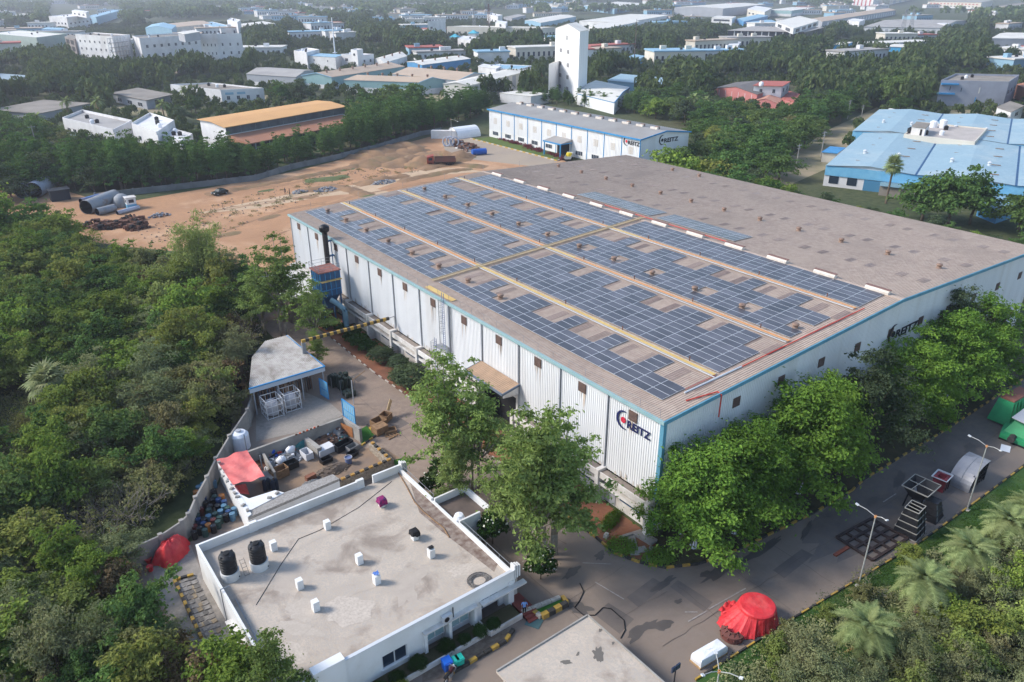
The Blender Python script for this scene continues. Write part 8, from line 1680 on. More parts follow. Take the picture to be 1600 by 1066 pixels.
# ================= VEGETATION =================
def leafmesh(name,clumps,n,size,seed,mats,aspect=.6,up=.35,droop=0,shell=.5,wood=None,flat=0,fluff=0):
    """leaf-sized quads scattered through ellipsoid clumps; wood = MB of branches joined as second material"""
    g=np.random.default_rng(seed); C=np.array([c[:3] for c in clumps]); Rr=np.array([c[3:6] for c in clumps]); wt=(Rr[:,0]*Rr[:,2]); wt=wt/wt.sum()
    k=g.choice(len(clumps),n,p=wt); d=g.normal(size=(n,3)); d/=np.linalg.norm(d,axis=1)[:,None]; d[:,2]=np.where(d[:,2]<-.35,-d[:,2]*.6,d[:,2])
    rr=shell+(1-shell)*g.random(n)**.6; rr=rr*(1+.12*g.normal(size=n)); rr=np.where(g.random(n)<fluff,np.abs(g.normal(size=n))*.75,rr); p=C[k]+d*Rr[k]*rr[:,None]
    if droop: p[:,2]-=droop*g.random(n)**2
    nrm=d*.75+g.normal(size=(n,3))*.55+np.array([0,0,up]); nrm/=np.linalg.norm(nrm,axis=1)[:,None]
    t=np.cross(nrm,g.normal(size=(n,3))); t/=np.linalg.norm(t,axis=1)[:,None]; b=np.cross(nrm,t)
    s=size*(.55+.9*g.random(n))[:,None]; L=t*s*.5; Wd=b*s*.5*aspect
    bend=nrm*s*.12
    V=np.stack([p-L-bend,p-Wd+bend*.5,p+L-bend,p+Wd+bend*.5],1).reshape(-1,3)
    hue=np.clip(.55*g.random(len(clumps))[k]+.45*g.random(n),0,1)
    nv,nf=len(V),n; F=np.arange(4*n).reshape(n,4)
    if wood and wood.v:
        wv=np.array(wood.v); V=np.concatenate([V,wv])
    me=bpy.data.meshes.new(name)
    fs=F.tolist()
    if wood and wood.v: fs+=[tuple(i+nv for i in f) for f in wood.f]
    me.from_pydata(V.tolist(),[],fs)
    at=me.attributes.new('leaf_hue','FLOAT','FACE'); h=np.full(len(me.polygons),.5,np.float32); h[:n]=hue; at.data.foreach_set('value',h)
    for m1 in mats: me.materials.append(m1)
    if wood and wood.v:
        mi=np.zeros(len(me.polygons),np.int32); mi[n:]=1; me.polygons.foreach_set('material_index',mi)
    me.update(); return me
def sprays(R_,H,z0,nb,seed,cs=.2,droop=.25,lift=1.0,rl=(.68,1.22)):
    """leaf clumps strung along uneven branches that reach out from the stem"""
    g=random.Random(seed); out=[]; mid=z0+H*.28
    for i in range(nb):
        a=2.399963*i+g.uniform(-.5,.5); f=(i+.5)/nb; el=R(-12)+R(98)*f**.85*lift; L=g.uniform(*rl)
        for t in (.45,.68,.88,1.05):
            r=R_*L*t*math.cos(el); z=mid+(H*.72)*L*t*math.sin(el)-droop*R_*(t*t)*math.cos(el)*.5
            c=R_*cs*g.uniform(.7,1.35)*(1.15-.35*t); j=R_*.1
            out.append((r*math.cos(a)+g.uniform(-j,j),r*math.sin(a)+g.uniform(-j,j),max(.25,z+g.uniform(-j,j)),c*1.25,c*1.25,c*g.uniform(.5,.75)))
    return out
def crown(R_,H,z0,nc,seed,cs=.4,top=.0,flat=1.0,low=.1):
    g=random.Random(seed); out=[]
    for i in range(nc):
        a=2.399963*i+g.uniform(-.4,.4); f=(i+.5)/nc; z=1-2*f*(1-low)  # spiral over ellipsoid, mostly upper part
        rr=math.sqrt(max(0,1-z*z)); q=g.uniform(.55,.85); c=R_*cs*g.uniform(.7,1.25)
        out.append((R_*q*rr*math.cos(a),R_*q*rr*math.sin(a),z0+H*(.5+.5*z*q*flat),c,c,c*g.uniform(.55,.8)))
    return out
def limbs(clumps,th,tr,seed,k=10,base=(0,0)):
    g=random.Random(seed); mb=MB(); top=th
    mb.tube([(base[0],base[1],-.2),(base[0]+g.uniform(-.1,.1)*tr*3,base[1]+g.uniform(-.1,.1)*tr*3,th*.5),(base[0]+g.uniform(-1,1)*tr,base[1]+g.uniform(-1,1)*tr,th)],tr,7,tr*.75)
    cs=clumps[:]; g.shuffle(cs)
    for c in cs[:k]:
        p0=Vector((base[0],base[1],th*g.uniform(.75,1.0))); p2=Vector(c[:3]); p1=p0.lerp(p2,.5)+Vector((g.uniform(-.3,.3),g.uniform(-.3,.3),.25*(p2-p0).length*.3))
        mb.tube([p0,p1,p2],tr*.5,5,tr*.14)
    return mb
LM=dict(
 fig=leafmat('leaf_bright_fig',(.07,.165,.03),(.21,.35,.06),(.22,.34,.055),.36),
 court=leafmat('leaf_courtyard',(.11,.175,.04),(.31,.40,.13),(.24,.30,.10),.36),
 thick=leafmat('leaf_thicket',(.10,.18,.035),(.29,.38,.075),(.29,.27,.085),.36),
 olive=leafmat('leaf_olive',(.13,.145,.055),(.31,.30,.13),(.28,.235,.13),.34),
 pale=leafmat('leaf_pale',(.16,.215,.06),(.36,.43,.12),(.30,.34,.12),.38),
 dark=leafmat('leaf_dark',(.045,.10,.03),(.14,.23,.065),(.15,.20,.065),.28),
 hedge=leafmat('leaf_hedge',(.04,.10,.03),(.13,.23,.07),(.12,.20,.06),.26),
 grey=leafmat('leaf_greygreen',(.17,.20,.10),(.36,.39,.20),(.34,.32,.17),.34),
 shrub=leafmat('leaf_shrub',(.05,.08,.04),(.115,.15,.085),(.09,.12,.06),.2),
 bush=leafmat('leaf_topiary',(.025,.06,.015),(.04,.085,.02),(.03,.07,.02),.2),
 flower=leafmat('white_blossom',(.6,.6,.52),(.55,.58,.45),None,.2),
 palm=leafmat('palm_leaf',(.14,.19,.075),(.30,.36,.15),(.27,.30,.13),.3),
 dry=leafmat('palm_dry_leaf',(.30,.2,.08),(.24,.17,.08),None,.2),
 brown=leafmat('leaf_brown',(.12,.08,.045),(.20,.15,.085),(.19,.12,.075),.2),
 redlf=leafmat('bougainvillea',(.22,.04,.07),(.16,.05,.06),None,.2),
)
def proto_tree(name,crown_me,trunk_mb,trunk_mat,label,cat='tree'):
    t=thing(name,(0,0,0),label,cat); c=bpy.data.objects.new('crown',crown_me); COL.objects.link(c); c.parent=t
    if trunk_mb: obj('trunk',trunk_mb,trunk_mat,t,local=True,smooth=True)
    return t
USED=set()
def plant(pr,p,rz_,sc,label,group=None,z=0):
    """the first call moves the prototype itself, later calls copy it"""
    if pr.name not in USED:
        USED.add(pr.name); pr.location=(p[0],p[1],z); pr.rotation_euler=(0,0,rz_); pr.scale=sc if isinstance(sc,tuple) else (sc,sc,sc); pr['label']=label
        if group: pr['group']=group
        return pr
    return dup(pr,(p[0],p[1],z),rz_,sc,label,group)
q=random.Random(99)
# bright fig trees before the gable
figs=[]
for s in range(3):
    cl=sprays(5.2,10.4,1.0,38,100+s,.2,.22,1,(.78,1.06)); lb=limbs(cl,3.6,.32,s,16); me=leafmesh('fig_crown',cl,21000,.34,s,[LM['fig']],.55,.8,droop=.35,fluff=.6)
    figs.append(proto_tree('fig_tree',me,lb,M['bark'],'x')); obj('lime_wash',MB().lathe([(.335,0),(.32,.8),(.31,1.2)],0,0,9),M['cloth'],figs[-1],local=True)
gl='bright green fig trees along the gable wall'
G8=[((49.6,36.2),1.14,'very large bright green tree at the near corner of the white warehouse'),((54.6,35.2),1.2,'bright green tree second from the near warehouse corner'),((59.5,36.9),1.0,'smaller bright green tree squeezed between the second and third along the gable'),
 ((65.5,35.2),1.25,'broad light green tree in the middle of the gable row, beside the painted kerb'),((71.8,36.4),1.0,'yellow-green tree beside the dark grey-green one along the gable'),((86.5,34.8),.92,'lime green tree before the black sign on the gable'),((90,35.8),1.15,'wide lime green tree overhanging the road right of the black sign'),((99,35.5),1.2,'bright green tree farthest right along the gable'),((107,35.5),1.15,'bright green tree at the right edge of the picture along the gable'),((50.2,38.3),.8,'slim light green tree against the blue corner trim of the warehouse')]
for i,(p,s,l) in enumerate(G8):
    t=plant(figs[i%3],p,q.uniform(0,6),(s*.95,s*.95,s*q.uniform(.82,.95)),l,gl)
tc=proto_tree('tree',leafmesh('greygreen_crown',sprays(4.9,9.8,1.4,32,140,.2,.3),18000,.33,44,[LM['shrub']],.55,.8,fluff=.6),limbs(crown(4.4,7.2,3.2,44,140,.34),4,.3,8,12),M['bark'],'x')
plant(tc,(76.5,35),1,1.08,'dark grey-green tree in the middle of the gable row'); plant(tc,(104,38.2),2,1.05,'dark grey-green tree behind the bright ones at the right edge')
# courtyard trees: thinner, several stems
cts=[]
for s in range(3):
    cl=sprays(3.9,10.6,2.2,24,200+s,.22,.3); lb=limbs(cl,4.6,.22,20+s,16); lb2=limbs(cl,5.5,.16,40+s,8,(.7,.3)); lb.add(lb2.v,lb2.f)
    cts.append(proto_tree('courtyard_tree',leafmesh('court_crown',cl,8200,.36,60+s,[LM['court']],.55,.7,shell=.35,fluff=.6),lb,M['paleb'],'x'))
for i,(p,s,l) in enumerate((((36.3,59.6),1.12,'tall airy tree before the goods door of the warehouse, left of the pair'),((38.2,56.5),.95,'tall airy tree before the goods door of the warehouse, right of the pair'),((35.2,43.0),1.22,'large tree with pale stems beside the right front corner of the office'),((38.2,43.6),1.12,'large leafy tree over the court, right of the pale-stemmed one'),((36.6,46.5),.95,'middle tree of the group right of the office roof'),
  ((34.2,55.2),.62,'small tree growing against the office terrace'),((37.2,107.5),1.15,'leafy tree at the far end of the lane left of the blue filter unit'),((38.8,100.2),.82,'smaller tree on the lane in front of the blue filter unit'),((36.6,94.5),.42,'young tree with a thin stem right of the shed'),((34.8,110.5),.85,'tree behind the leafy tree at the far end of the lane'))):
    plant(cts[i%3],p,q.uniform(0,6),s,l)
# flowering shrubs
def shrub_proto(name,R_,H,z0,n,size,seed,m1,cat='shrub',nc=14,extra=None,stems=True,cs=.45):
    cl=crown(R_,H,z0,nc,seed,cs,low=.2); w=None
    if stems: w=limbs(cl,max(.3,z0+H*.2),.07,seed,8)
    return proto_tree(name,leafmesh(name+'_leaves',cl,n,size,seed,[m1],.6,.35),w,M['bark'],'x',cat)
fs=shrub_proto('flowering_shrub',1.3,2.6,.6,1600,.28,301,LM['bush'])
blo=leafmesh('blossom',crown(1.45,2.7,.7,14,301,.45,low=.2),36,.22,5,[LM['flower']],.9,.8,shell=.95); bo=bpy.data.objects.new('blossom',blo); COL.objects.link(bo); bo.parent=fs
for p,s,l in (((35.33,59.34),1.15,'white-flowered shrub beside the rear right corner of the office roof'),((34.25,48.49),1.15,'white-flowered shrub against the terrace wall of the office'),((33.59,58.78),.9,'white-flowered shrub among the trees before the goods door'),((34.92,41.81),1.0,'white-flowered shrub below the pale-stemmed tree'),((33.47,55.41),.8,'low shrub by the dark terrace of the office')): plant(fs,p,q.uniform(0,6),s,l)
# clipped round bushes by the long wall and office
rb_=[shrub_proto('round_bush',1.0,1.7,-.1,4200,.13,310+i,LM['shrub'],'bush',30,stems=False,cs=.42) for i in range(2)]
for p,s,l in (((44.49,81.74),(2.9,2.6,1.9),'largest clipped grey-green bush beside the long wall'),((44.75,90.67),(1.9,1.8,1.5),'clipped round bush on the red soil, farther along the long wall'),((45.7,87.62),(1.6,1.6,1.2),'small clipped bush behind the largest grey-green one')): plant(rb_[q.randrange(2)],p,q.uniform(0,6),s,l)
lowb=[shrub_proto('leafy_plant',1.2,1.3,0,700,.38,320+i,LM['bush'],'plant',12,stems=False) for i in range(2)]
for p,s,l in (((44.81,100.08),1.2,'broad-leaved plant at the far end of the red soil bed'),((44.75,97.8),1.3,'broad-leaved plant on the red soil between two others'),((44.85,95.46),1.2,'broad-leaved plant nearest the clipped round bush'),((43.74,107.04),1.1,'low plant beside the blue duct'),((44.99,103.57),1.0,'low plant beyond the red soil bed')): plant(lowb[q.randrange(2)],p,q.uniform(0,6),s,l)
top_=[shrub_proto('topiary_bush',1.0,1.7,-.1,3600,.12,330+i,LM['bush'],'bush',36,stems=False,cs=.36) for i in range(2)]
oy=OY0
for xx,dy,s,l in ((15.2,-1.15,0.63,'clipped dome bush at the left end of the office planter'),(17.1,-1.15,0.63,'clipped dome bush under the dark office window'),(18.6,-1.10,0.67,'clipped round bush between the dark window and the teal bay'),(20.6,-0.90,0.78,'clipped bush before the left teal window'),(23.3,-0.80,0.74,'clipped bush before the right teal window'),(25.0,-1.00,0.59,'looser bush at the right end of the teal windows'),(26.5,-1.15,0.67,'clipped bush in the entrance planter, left'),(27.9,-1.15,0.67,'clipped bush in the entrance planter, right')): plant(top_[q.randrange(2)],(xx,oy+dy),q.uniform(0,6),s,l,z=.1)
gold=shrub_proto('golden_shrub',1.0,1.3,0,1500,.16,340,leafmat('leaf_golden',(.14,.16,.03),(.08,.12,.02),None,.25),'shrub',18,stems=False)
plant(gold,(18.2,OY0-2.3),1,1.0,'yellow-green shrub in front of the office planter'); 
gcov=[leafmesh('ground_cover',[(0,0,.1,1.7,1.2,.35)],1500,.16,350+i,[LM['fig']],.6,.8) for i in range(1)]
for i,(p,rz_,s,l) in enumerate((((44.06,40.41),-.6,(1.0,1.3,1.3),'low leafy bed planting left of the concrete drain slabs'),((45.79,37.12),-.3,(1.1,1.2,1.5),'low leafy bed planting right of the concrete drain slabs'),((45.95,43.9),.4,(1.2,.7,1.6),'grey-green ground cover by the red soil at the wall corner'))):
    o=bpy.data.objects.new('bed_planting',gcov[0]); COL.objects.link(o); o.location=(*p,0); o.rotation_euler=(0,0,rz_); o.scale=s; tag(o,l,'plants',kind='stuff')
# ---- thicket ----
TH=[]
def th_proto(name,R_,H,z0,n,size,seed,m1,nc=26,tr=.16,cs=.4,wood=True,twm=None,asp=.6,shell=.45):
    cl=sprays(R_*1.1,H*1.15,z0*.6,max(12,nc//2+3),seed,cs*.52,.35); lb=limbs(cl,z0+H*.25,tr,seed+1,12)
    return proto_tree(name,leafmesh(name+'_crown',cl,n,size,seed,[m1],asp,.8,shell=shell,fluff=.7),lb,twm or M['bark'],'x')
th_a=[th_proto('acacia_tree',2.9,4.0,1.2,5600,.32,400+i,LM['thick']) for i in range(3)]
th_b=[th_proto('olive_bush',2.5,3.2,.6,5000,.28,410+i,LM['olive']) for i in range(2)]
th_c=[th_proto('dark_bush',2.7,3.8,.8,5000,.33,420+i,LM['dark']) for i in range(2)]
th_d=[th_proto('pale_bush',2.4,3.0,.6,5000,.28,430+i,LM['pale']) for i in range(2)]
th_g=[th_proto('greygreen_bush',2.5,3.4,.6,6000,.24,440+i,LM['grey'],30,.12,.4,asp=.4) for i in range(2)]
th_r=[th_proto('brown_bush',2.2,2.6,.6,3400,.30,450+i,LM['brown'],24)for i in range(1)]
def twiggy(seed,H=3.4,R_=2.3,leaves=500):
    g=random.Random(seed); mb=MB(); tips=[]
    def br(p,d,l,r,dep):
        e=p+d*l; mb.tube([p,p.lerp(e,.5)+Vector((g.uniform(-.1,.1),g.uniform(-.1,.1),g.uniform(-.05,.1)))*l,e],r,3,r*.55)
        if dep==0: tips.append(e); return
        for _ in range(3 if dep>1 else 4):
            n=(d+Vector((g.uniform(-.9,.9),g.uniform(-.9,.9),g.uniform(-.35,.5)))).normalized(); br(p.lerp(e,g.uniform(.55,1)),n,l*g.uniform(.6,.85),r*.55,dep-1)
    for k in range(5): a=2*PI*k/5+g.random(); br(Vector((0,0,0)),Vector((math.cos(a)*.8,math.sin(a)*.8,g.uniform(.5,1.1))).normalized(),R_*.75,.055,3)
    cl=[(t.x,t.y,t.z,.35,.35,.3) for t in tips[::2]]
    t=proto_tree('bare_bush',leafmesh('sparse_leaves',cl,leaves,.2,seed,[LM['olive']],.55,.3),mb,M['twig'],'x','bush'); return t
th_t=[twiggy(460+i) for i in range(2)]
for t in th_t: t.children[1].name='branches'
tb_feather=proto_tree('feathery_tree',leafmesh('feathery_crown',sprays(5.0,10.0,1.6,30,480,.2,.5),17000,.36,480,[LM['pale']],.3,.3,droop=1.4,shell=.4,fluff=.7),limbs(sprays(5.0,10.0,1.6,30,480,.2,.5),4.5,.3,9,14),M['paleb'],'x')
KL={0:(th_a,'mid-green acacia','acacias in the left thicket'),1:(th_b,'olive-green bush','olive bushes in the left thicket'),2:(th_c,'dark green bush','dark bushes in the left thicket'),3:(th_d,'pale yellow-green bush','pale bushes in the left thicket'),4:(th_t,'leafless grey twiggy bush','bare bushes in the left thicket'),5:(th_g,'grey-green bush','grey-green bushes at the lower right'),11:(th_g,'grey-green scrubby bush','grey-green bushes in the left thicket'),6:(th_r,'brownish bush','brown bushes in the left thicket'),
 7:(th_b,'olive-green bush','olive bushes at the lower right'),8:(th_d,'pale green bush','pale bushes at the lower right'),9:(th_t,'bare twiggy bush','bare bushes at the lower right'),10:(th_a,'mid-green acacia','acacias at the lower right')}
LM_T=[((15.27,174.07),'near the scrap steel on the site'),((27.03,142.21),'beside the tall feathery tree'),((28.27,104.89),'just left of the yard shed'),((16.99,83.3),'close to the boundary wall by the drums'),((7.14,121.1),'behind the silvery fan palm'),((7.25,90.74),'in the middle of the left thicket'),((-1.72,87.94),'below the weedy clearing at the left edge'),((5.34,69.39),'left of the crumpled red tarpaulin'),((-2.2,70.67),'at the lower left edge'),((0.35,58.22),'in the lower left corner of the thicket'),((4.42,148.08),'at the left edge of the thicket'),((13.59,127.67),'on the dark stretch above the fan palm'),((21.06,135.29),'between fan palm and tall feathery tree'),((11.01,105.78),'right of the silvery fan palm'),((6.29,133.28),'uphill of the fan palm near the left edge'),((21.49,110.1),'midway between fan palm and yard shed'),((14.51,96.59),'in the dry middle of the thicket'),((12.46,80.15),'a few crowns left of the drum alley'),((5.22,103.7),'just below the silvery fan palm'),((5.77,50.02),'by the slab bed at the bottom edge')]
LM_S=[((44.42,23.78),'in front of the big red covered load'),((49.09,18.59),'around the nearest date palm'),((54.26,15.46),'at the bottom of the slope'),((61.35,16.18),'between the date palms'),((64.9,13.47),'at the right edge of the slope'),((58.42,9.9),'in the lower right corner')]
LM_B=[((14.89,241.3),'behind the huge pale pipes'),((31.91,223.8),'behind the small white cabin'),((46.24,217.01),'left of the parked dark car'),((63.61,212.59),'behind the parked dark car'),((88.89,223.88),'before the orange-roofed factory'),((115.81,234.18),'behind the earth banks'),((146.55,248.12),'behind the white container'),((182.5,266.99),'behind the arched tent'),((234.16,270.4),'behind the second warehouse')]
LM_W=[((105.78,998.81),'by the green-grey factory'),((67.76,516.2),'before the white block under construction'),((28.11,340.71),'by the left offices'),((49.44,315.77),'in front of the left offices'),((75.57,350.91),'between left offices and derelict slab'),((99.39,343.07),'behind the orange roof'),((129.4,355.48),'right behind the orange roof'),((140.27,310.96),'before the front tan hall'),((166.12,302.01),'between tan halls and tree belt'),((162.62,531.18),'before the long block under construction'),((218.32,574.46),'left of the white mast'),((359.43,669.42),'behind the white mast offices'),((258.46,364.6),'by the cream shed'),((406.17,535.53),'left of the tall tower'),((386.82,407.22),'right of the tall tower'),((294.14,267.55),'behind the light blue shed'),((242.73,209.48),'behind the second warehouse'),((372.93,315.04),'in the central wood'),((244.78,188.77),'left of the right-hand track'),((200.83,148.6),'at the back eave of the main warehouse'),((264.02,173.72),'in front of the pink hall'),((335.73,206.08),'right of the white balcony house'),((455.53,296.65),'behind the pink hall'),((380.18,199.54),'over the small open shelter'),((194.21,111.32),'along the works lane'),((182.99,87.24),'before the blue roofs'),((184.06,72.66),'at the corner of the blue roofs'),((185.03,59.57),'at the right edge by the blue roofs'),((502.75,258.83),'in the middle of the right wood'),((584.32,248.37),'before the grey plastered block'),((611.17,226.78),'at the right edge of the wood')]
def near_to(x,y,L): return min(L,key=lambda a:(a[0][0]-x)**2+(a[0][1]-y)**2)[1]
for x,y,s,k in thicket():
    pl_,l,gp=KL[k]; l=l+' '+near_to(x,y,LM_S if k in (5,7,8,9,10) else LM_T); plant(pl_[q.randrange(len(pl_))],(x,y),q.uniform(0,6.28),(s*q.uniform(.8,1.3),s*q.uniform(.8,1.3),s*q.uniform(.75,1.35)),l,gp)
plant(tb_feather,(31.77,130.74),1,(1.25,1.25,1.25),'tall feathery pale green tree rising from the thicket before the building site')
# ---- tree belt along the site wall ----
hb_=[]
for s in range(3):
    cl=sprays(2.9,9.0,.8,22,500+s,.26,.2); hb_.append(proto_tree('belt_tree',leafmesh('belt_crown',cl,3600,.46,500+s,[LM['hedge']],.6,.7,fluff=.4),limbs(cl,3.5,.2,s,5),M['bark'],'x'))
for x,y,s,k in belts(): plant(hb_[q.randrange(3)],(x,y),q.uniform(0,6.28),(s,s,s*q.uniform(.9,1.15)),'dark green belt tree along the site wall '+near_to(x,y,LM_B) if k==0 else 'dark conical tree in the row behind the cream long factory','trees of the belt along the site wall' if k==0 else 'conical trees by the cream factory')
# ---- wood further back ----
fo=[]
specs=[('dark',4.6,5.6,2.0,30),('dark',5.4,5.0,2.4,34),('hedge',4.4,6.2,2.0,30),('thick',4.6,5.0,1.6,30),('olive',4.2,4.4,1.4,26),('shrub',4.8,5.8,2.0,30)]
for i,(m1,R_,H,z0,nc) in enumerate(specs):
    cl=sprays(R_*1.05,H*1.1,z0*.8,22,520+i,.24,.3); me=leafmesh('wood_crown',cl,3200,.56,520+i,[LM[m1]],.65,.7,fluff=.4)
    fo.append(proto_tree('broadleaf_tree',me,limbs(cl,z0+1.2,.28,i,5),M['bark'],'x'))
WK=['dark broad-crowned tree','wide dark spreading tree','deep green rounded tree','mid-green bushy tree','olive-toned tree','grey-green tree']
near_wood,mid_wood,sky_wood=woods()
PATCH=[(0,(256.83,3968.42),(1404.57,2789.34),(60.54,129.47),(-1,176.85)),(3,(1404.57,2789.34),(1772.02,2411.85),(82.26,112.74),(60.54,129.47)),(2,(217.14,148.53),(298.55,85.13),(172.45,43.3),(123.56,80.94))]
def patch(x,y):
    for p in PATCH:
        if inpoly((x,y),p[1:]): return p[0]
    return 1
for x,y,s,t in [(x,y,s,None) for x,y,s in near_wood]+[(p[0],p[1],s,t) for p,s,t in BIGTREES]:
    z_=patch(x,y); t=q.choices([0,1,2,3,4,5],[4,4,2,1,.5,2] if z_ in (1,2) else [2,1.5,3,3,1.5,2])[0] if t is None else t
    plant(fo[t],(x,y),q.uniform(0,6.28),(s,s,s*q.uniform(.85,1.15)),('small ' if s<.72 else ('large ' if s>1.08 else ''))+WK[t]+' '+near_to(x,y,LM_W),'trees of the '+('left wood','right wood','trees by the works','middle wood')[z_])
# far wood: too many to count, one mesh of leaf clumps
def farwood(name,rec,nleaf,size,label_m,mats):
    g=np.random.default_rng(5); base=[]
    for v in range(6):
        cl=crown(1,1.0,.15,9,600+v,.5,low=.2); C=np.array([c[:3] for c in cl]); Rr=np.array([c[3:6] for c in cl])
        k=g.integers(0,len(cl),nleaf); d=g.normal(size=(nleaf,3)); d/=np.linalg.norm(d,axis=1)[:,None]; d[:,2]=np.abs(d[:,2])*np.where(g.random(nleaf)<.2,-.5,1)
        p=C[k]+d*Rr[k]*(.7+.3*g.random(nleaf))[:,None]; n=d*.8+g.normal(size=(nleaf,3))*.4+np.array([0,0,.3]); n/=np.linalg.norm(n,axis=1)[:,None]
        t=np.cross(n,g.normal(size=(nleaf,3))); t/=np.linalg.norm(t,axis=1)[:,None]; b=np.cross(n,t); s=(size*(.6+.8*g.random(nleaf)))[:,None]
        base.append(np.stack([p-t*s*.5,p-b*s*.35,p+t*s*.5,p+b*s*.35],1))
    VV=[];hue=[]
    for i,(x,y,s,k) in enumerate(rec):
        B=base[(i*7)%6]; a=g.uniform(0,6.28); c,sn=math.cos(a),math.sin(a); R_=4.8*s; H=(6+3.0*s)*g.uniform(.75,1.2) if s>.6 else 8*s
        q_=B.reshape(-1,3).copy(); X=q_[:,0]*c-q_[:,1]*sn; Y=q_[:,0]*sn+q_[:,1]*c; VV.append(np.stack([X*R_+x,Y*R_+y,q_[:,2]*H],1)); hue.append(np.clip(np.full(nleaf,g.random())*.7+.3*g.random(nleaf),0,1))
    if not VV: return
    V=np.concatenate(VV); nf=len(V)//4; me=bpy.data.meshes.new(name); me.vertices.add(len(V)); me.vertices.foreach_set('co',V.ravel().astype(np.float32)); me.loops.add(len(V)); me.loops.foreach_set('vertex_index',np.arange(len(V),dtype=np.int32)); me.polygons.add(nf); me.polygons.foreach_set('loop_start',np.arange(0,len(V),4,dtype=np.int32)); me.update(calc_edges=True)
    at=me.attributes.new('leaf_hue','FLOAT','FACE'); at.data.foreach_set('value',np.concatenate(hue).astype(np.float32)); me.materials.append(mats); o=bpy.data.objects.new(name,me); COL.objects.link(o); tag(o,label_m,'wood',kind='stuff')
farmat=leafmat('leaf_far',(.035,.075,.028),(.15,.19,.075),None,.22)
farwood('far_wood',[(*r,0) for r in mid_wood.tolist()],220,.34,'dense wood beyond the near trees, reading as one mass',farmat); farwood('distant_wood',[(*r,1) for r in sky_wood.tolist()],64,.55,'hazy distant wood near the skyline',farmat)
for p,k,s,l in (((4.45,50.57),6,1.0,'brownish bush at the bottom edge left of the office'),((6.61,47.87),6,1.1,'brownish bush at the bottom edge nearest the office wall'),((3.05,53.68),1,1.0,'olive-green bush at the bottom edge by the paving'),((8,45.34),0,1.1,'mid-green acacia overlapping the office wall at the bottom edge')): pl_=KL[k][0]; plant(pl_[0],p,q.uniform(0,6),s,l)
plant(cts[1],(9.76,42.44),2,.62,'leafy tree overlapping the lower left corner of the office roof')
# undergrowth in the thicket clearings and at the lower right
def undergrowth(name,poly,n,h,size,m1,label,seed):
    g=random.Random(seed); xs=[p[0] for p in poly]; ys=[p[1] for p in poly]; cl=[]
    while len(cl)<n:
        p=(g.uniform(min(xs),max(xs)),g.uniform(min(ys),max(ys)))
        if inpoly(p,poly): cl.append((p[0],p[1],h*.3*g.uniform(.4,1),.9*g.uniform(.6,1.4),.9*g.uniform(.6,1.4),h*g.uniform(.3,1.0)))
    o=bpy.data.objects.new(name,leafmesh(name,cl,n*36,size,seed,[m1],.45,.5)); COL.objects.link(o); tag(o,label,'undergrowth',kind='stuff')
undergrowth('weeds',[(-5.17,115.5),(5.1,110.31),(6.41,99.75),(0.92,88.98),(-6.88,90.42)],260,.9,.3,LM['olive'],'weedy undergrowth in the clearing at the left edge',1)
undergrowth('undergrowth',[(2.4,226.88),(23.29,200.17),(31.55,127.23),(26.95,95.88),(16.74,80.1),(5.56,70.4),(4.3,57.84),(5.41,48.78),(-9.01,59.03)],1500,1.0,.3,LM['thick'],'undergrowth filling the gaps of the left thicket',2)
undergrowth('undergrowth',[(36.63,24.61),(47.76,24.26),(59.06,21.33),(67.44,21.39),(87.1,18.61),(58.82,7.34)],700,.9,.28,LM['grey'],'undergrowth on the slope at the lower right',3)
undergrowth('lawn_grass',[(38.33,24.75),(48.38,24.68),(58.52,23.81),(69.11,22.84),(88.12,21.55),(81.3,18.88),(59.91,21.19),(46.26,23.22)],500,.12,.14,leafmat('grass_blade',(.045,.10,.02),(.06,.12,.03),None,.2),'short grass of the lawn strip along the road kerb',4)
undergrowth('dry_weeds',[(37.11,157.24),(62.23,180.61),(91.58,190.9),(124.36,196.32),(124.94,220.35),(79.1,205.31),(52.95,195.32),(34.33,175.85)],150,.45,.26,LM['olive'],'sparse dry weeds on the building site',7)
undergrowth('red_flowers',[(163.84,229.64),(165.88,229.68),(160.13,182.73),(157.44,181.15)],60,1.0,.5,LM['redlf'],'red flowering hedge along the second warehouse',6)
# ---- palms ----
def frond_mesh(name,L,n,lw,seed,m1,sag=.9,wl=.62):
    g=random.Random(seed); mb=MB(); hue=[]
    sp=[Vector((L*t,0,L*(.42*t-sag*t*t))) for t in [i/n for i in range(n+1)]]
    for i in range(1,n):
        p=sp[i]; d=(sp[i+1]-sp[i-1]).normalized(); t=i/n; l=wl*L*.5*(math.sin(PI*min(1,t*.9+.12))**.6)
        for s in (-1,1):
            o=(d*.55+Vector((0,s,0))*.85+Vector((0,0,.16+g.uniform(-.18,.1)))).normalized(); w=d*lw; e=p+o*l*g.uniform(.8,1.1)-Vector((0,0,.12*l)); mb.add([p-w,p+w,e],[(0,1,2)])
    mb.tube(sp,.035,3,.01)
    me=mb.mesh(name); at=me.attributes.new('leaf_hue','FLOAT','FACE'); at.data.foreach_set('value',[g.random() for _ in me.polygons]); me.materials.append(m1); return me
FR=[frond_mesh('frond',2.35,34,.055,i,LM['palm'],.75+.25*i) for i in range(3)]; FRD=frond_mesh('frond',2.4,20,.05,9,LM['dry'],1.2)
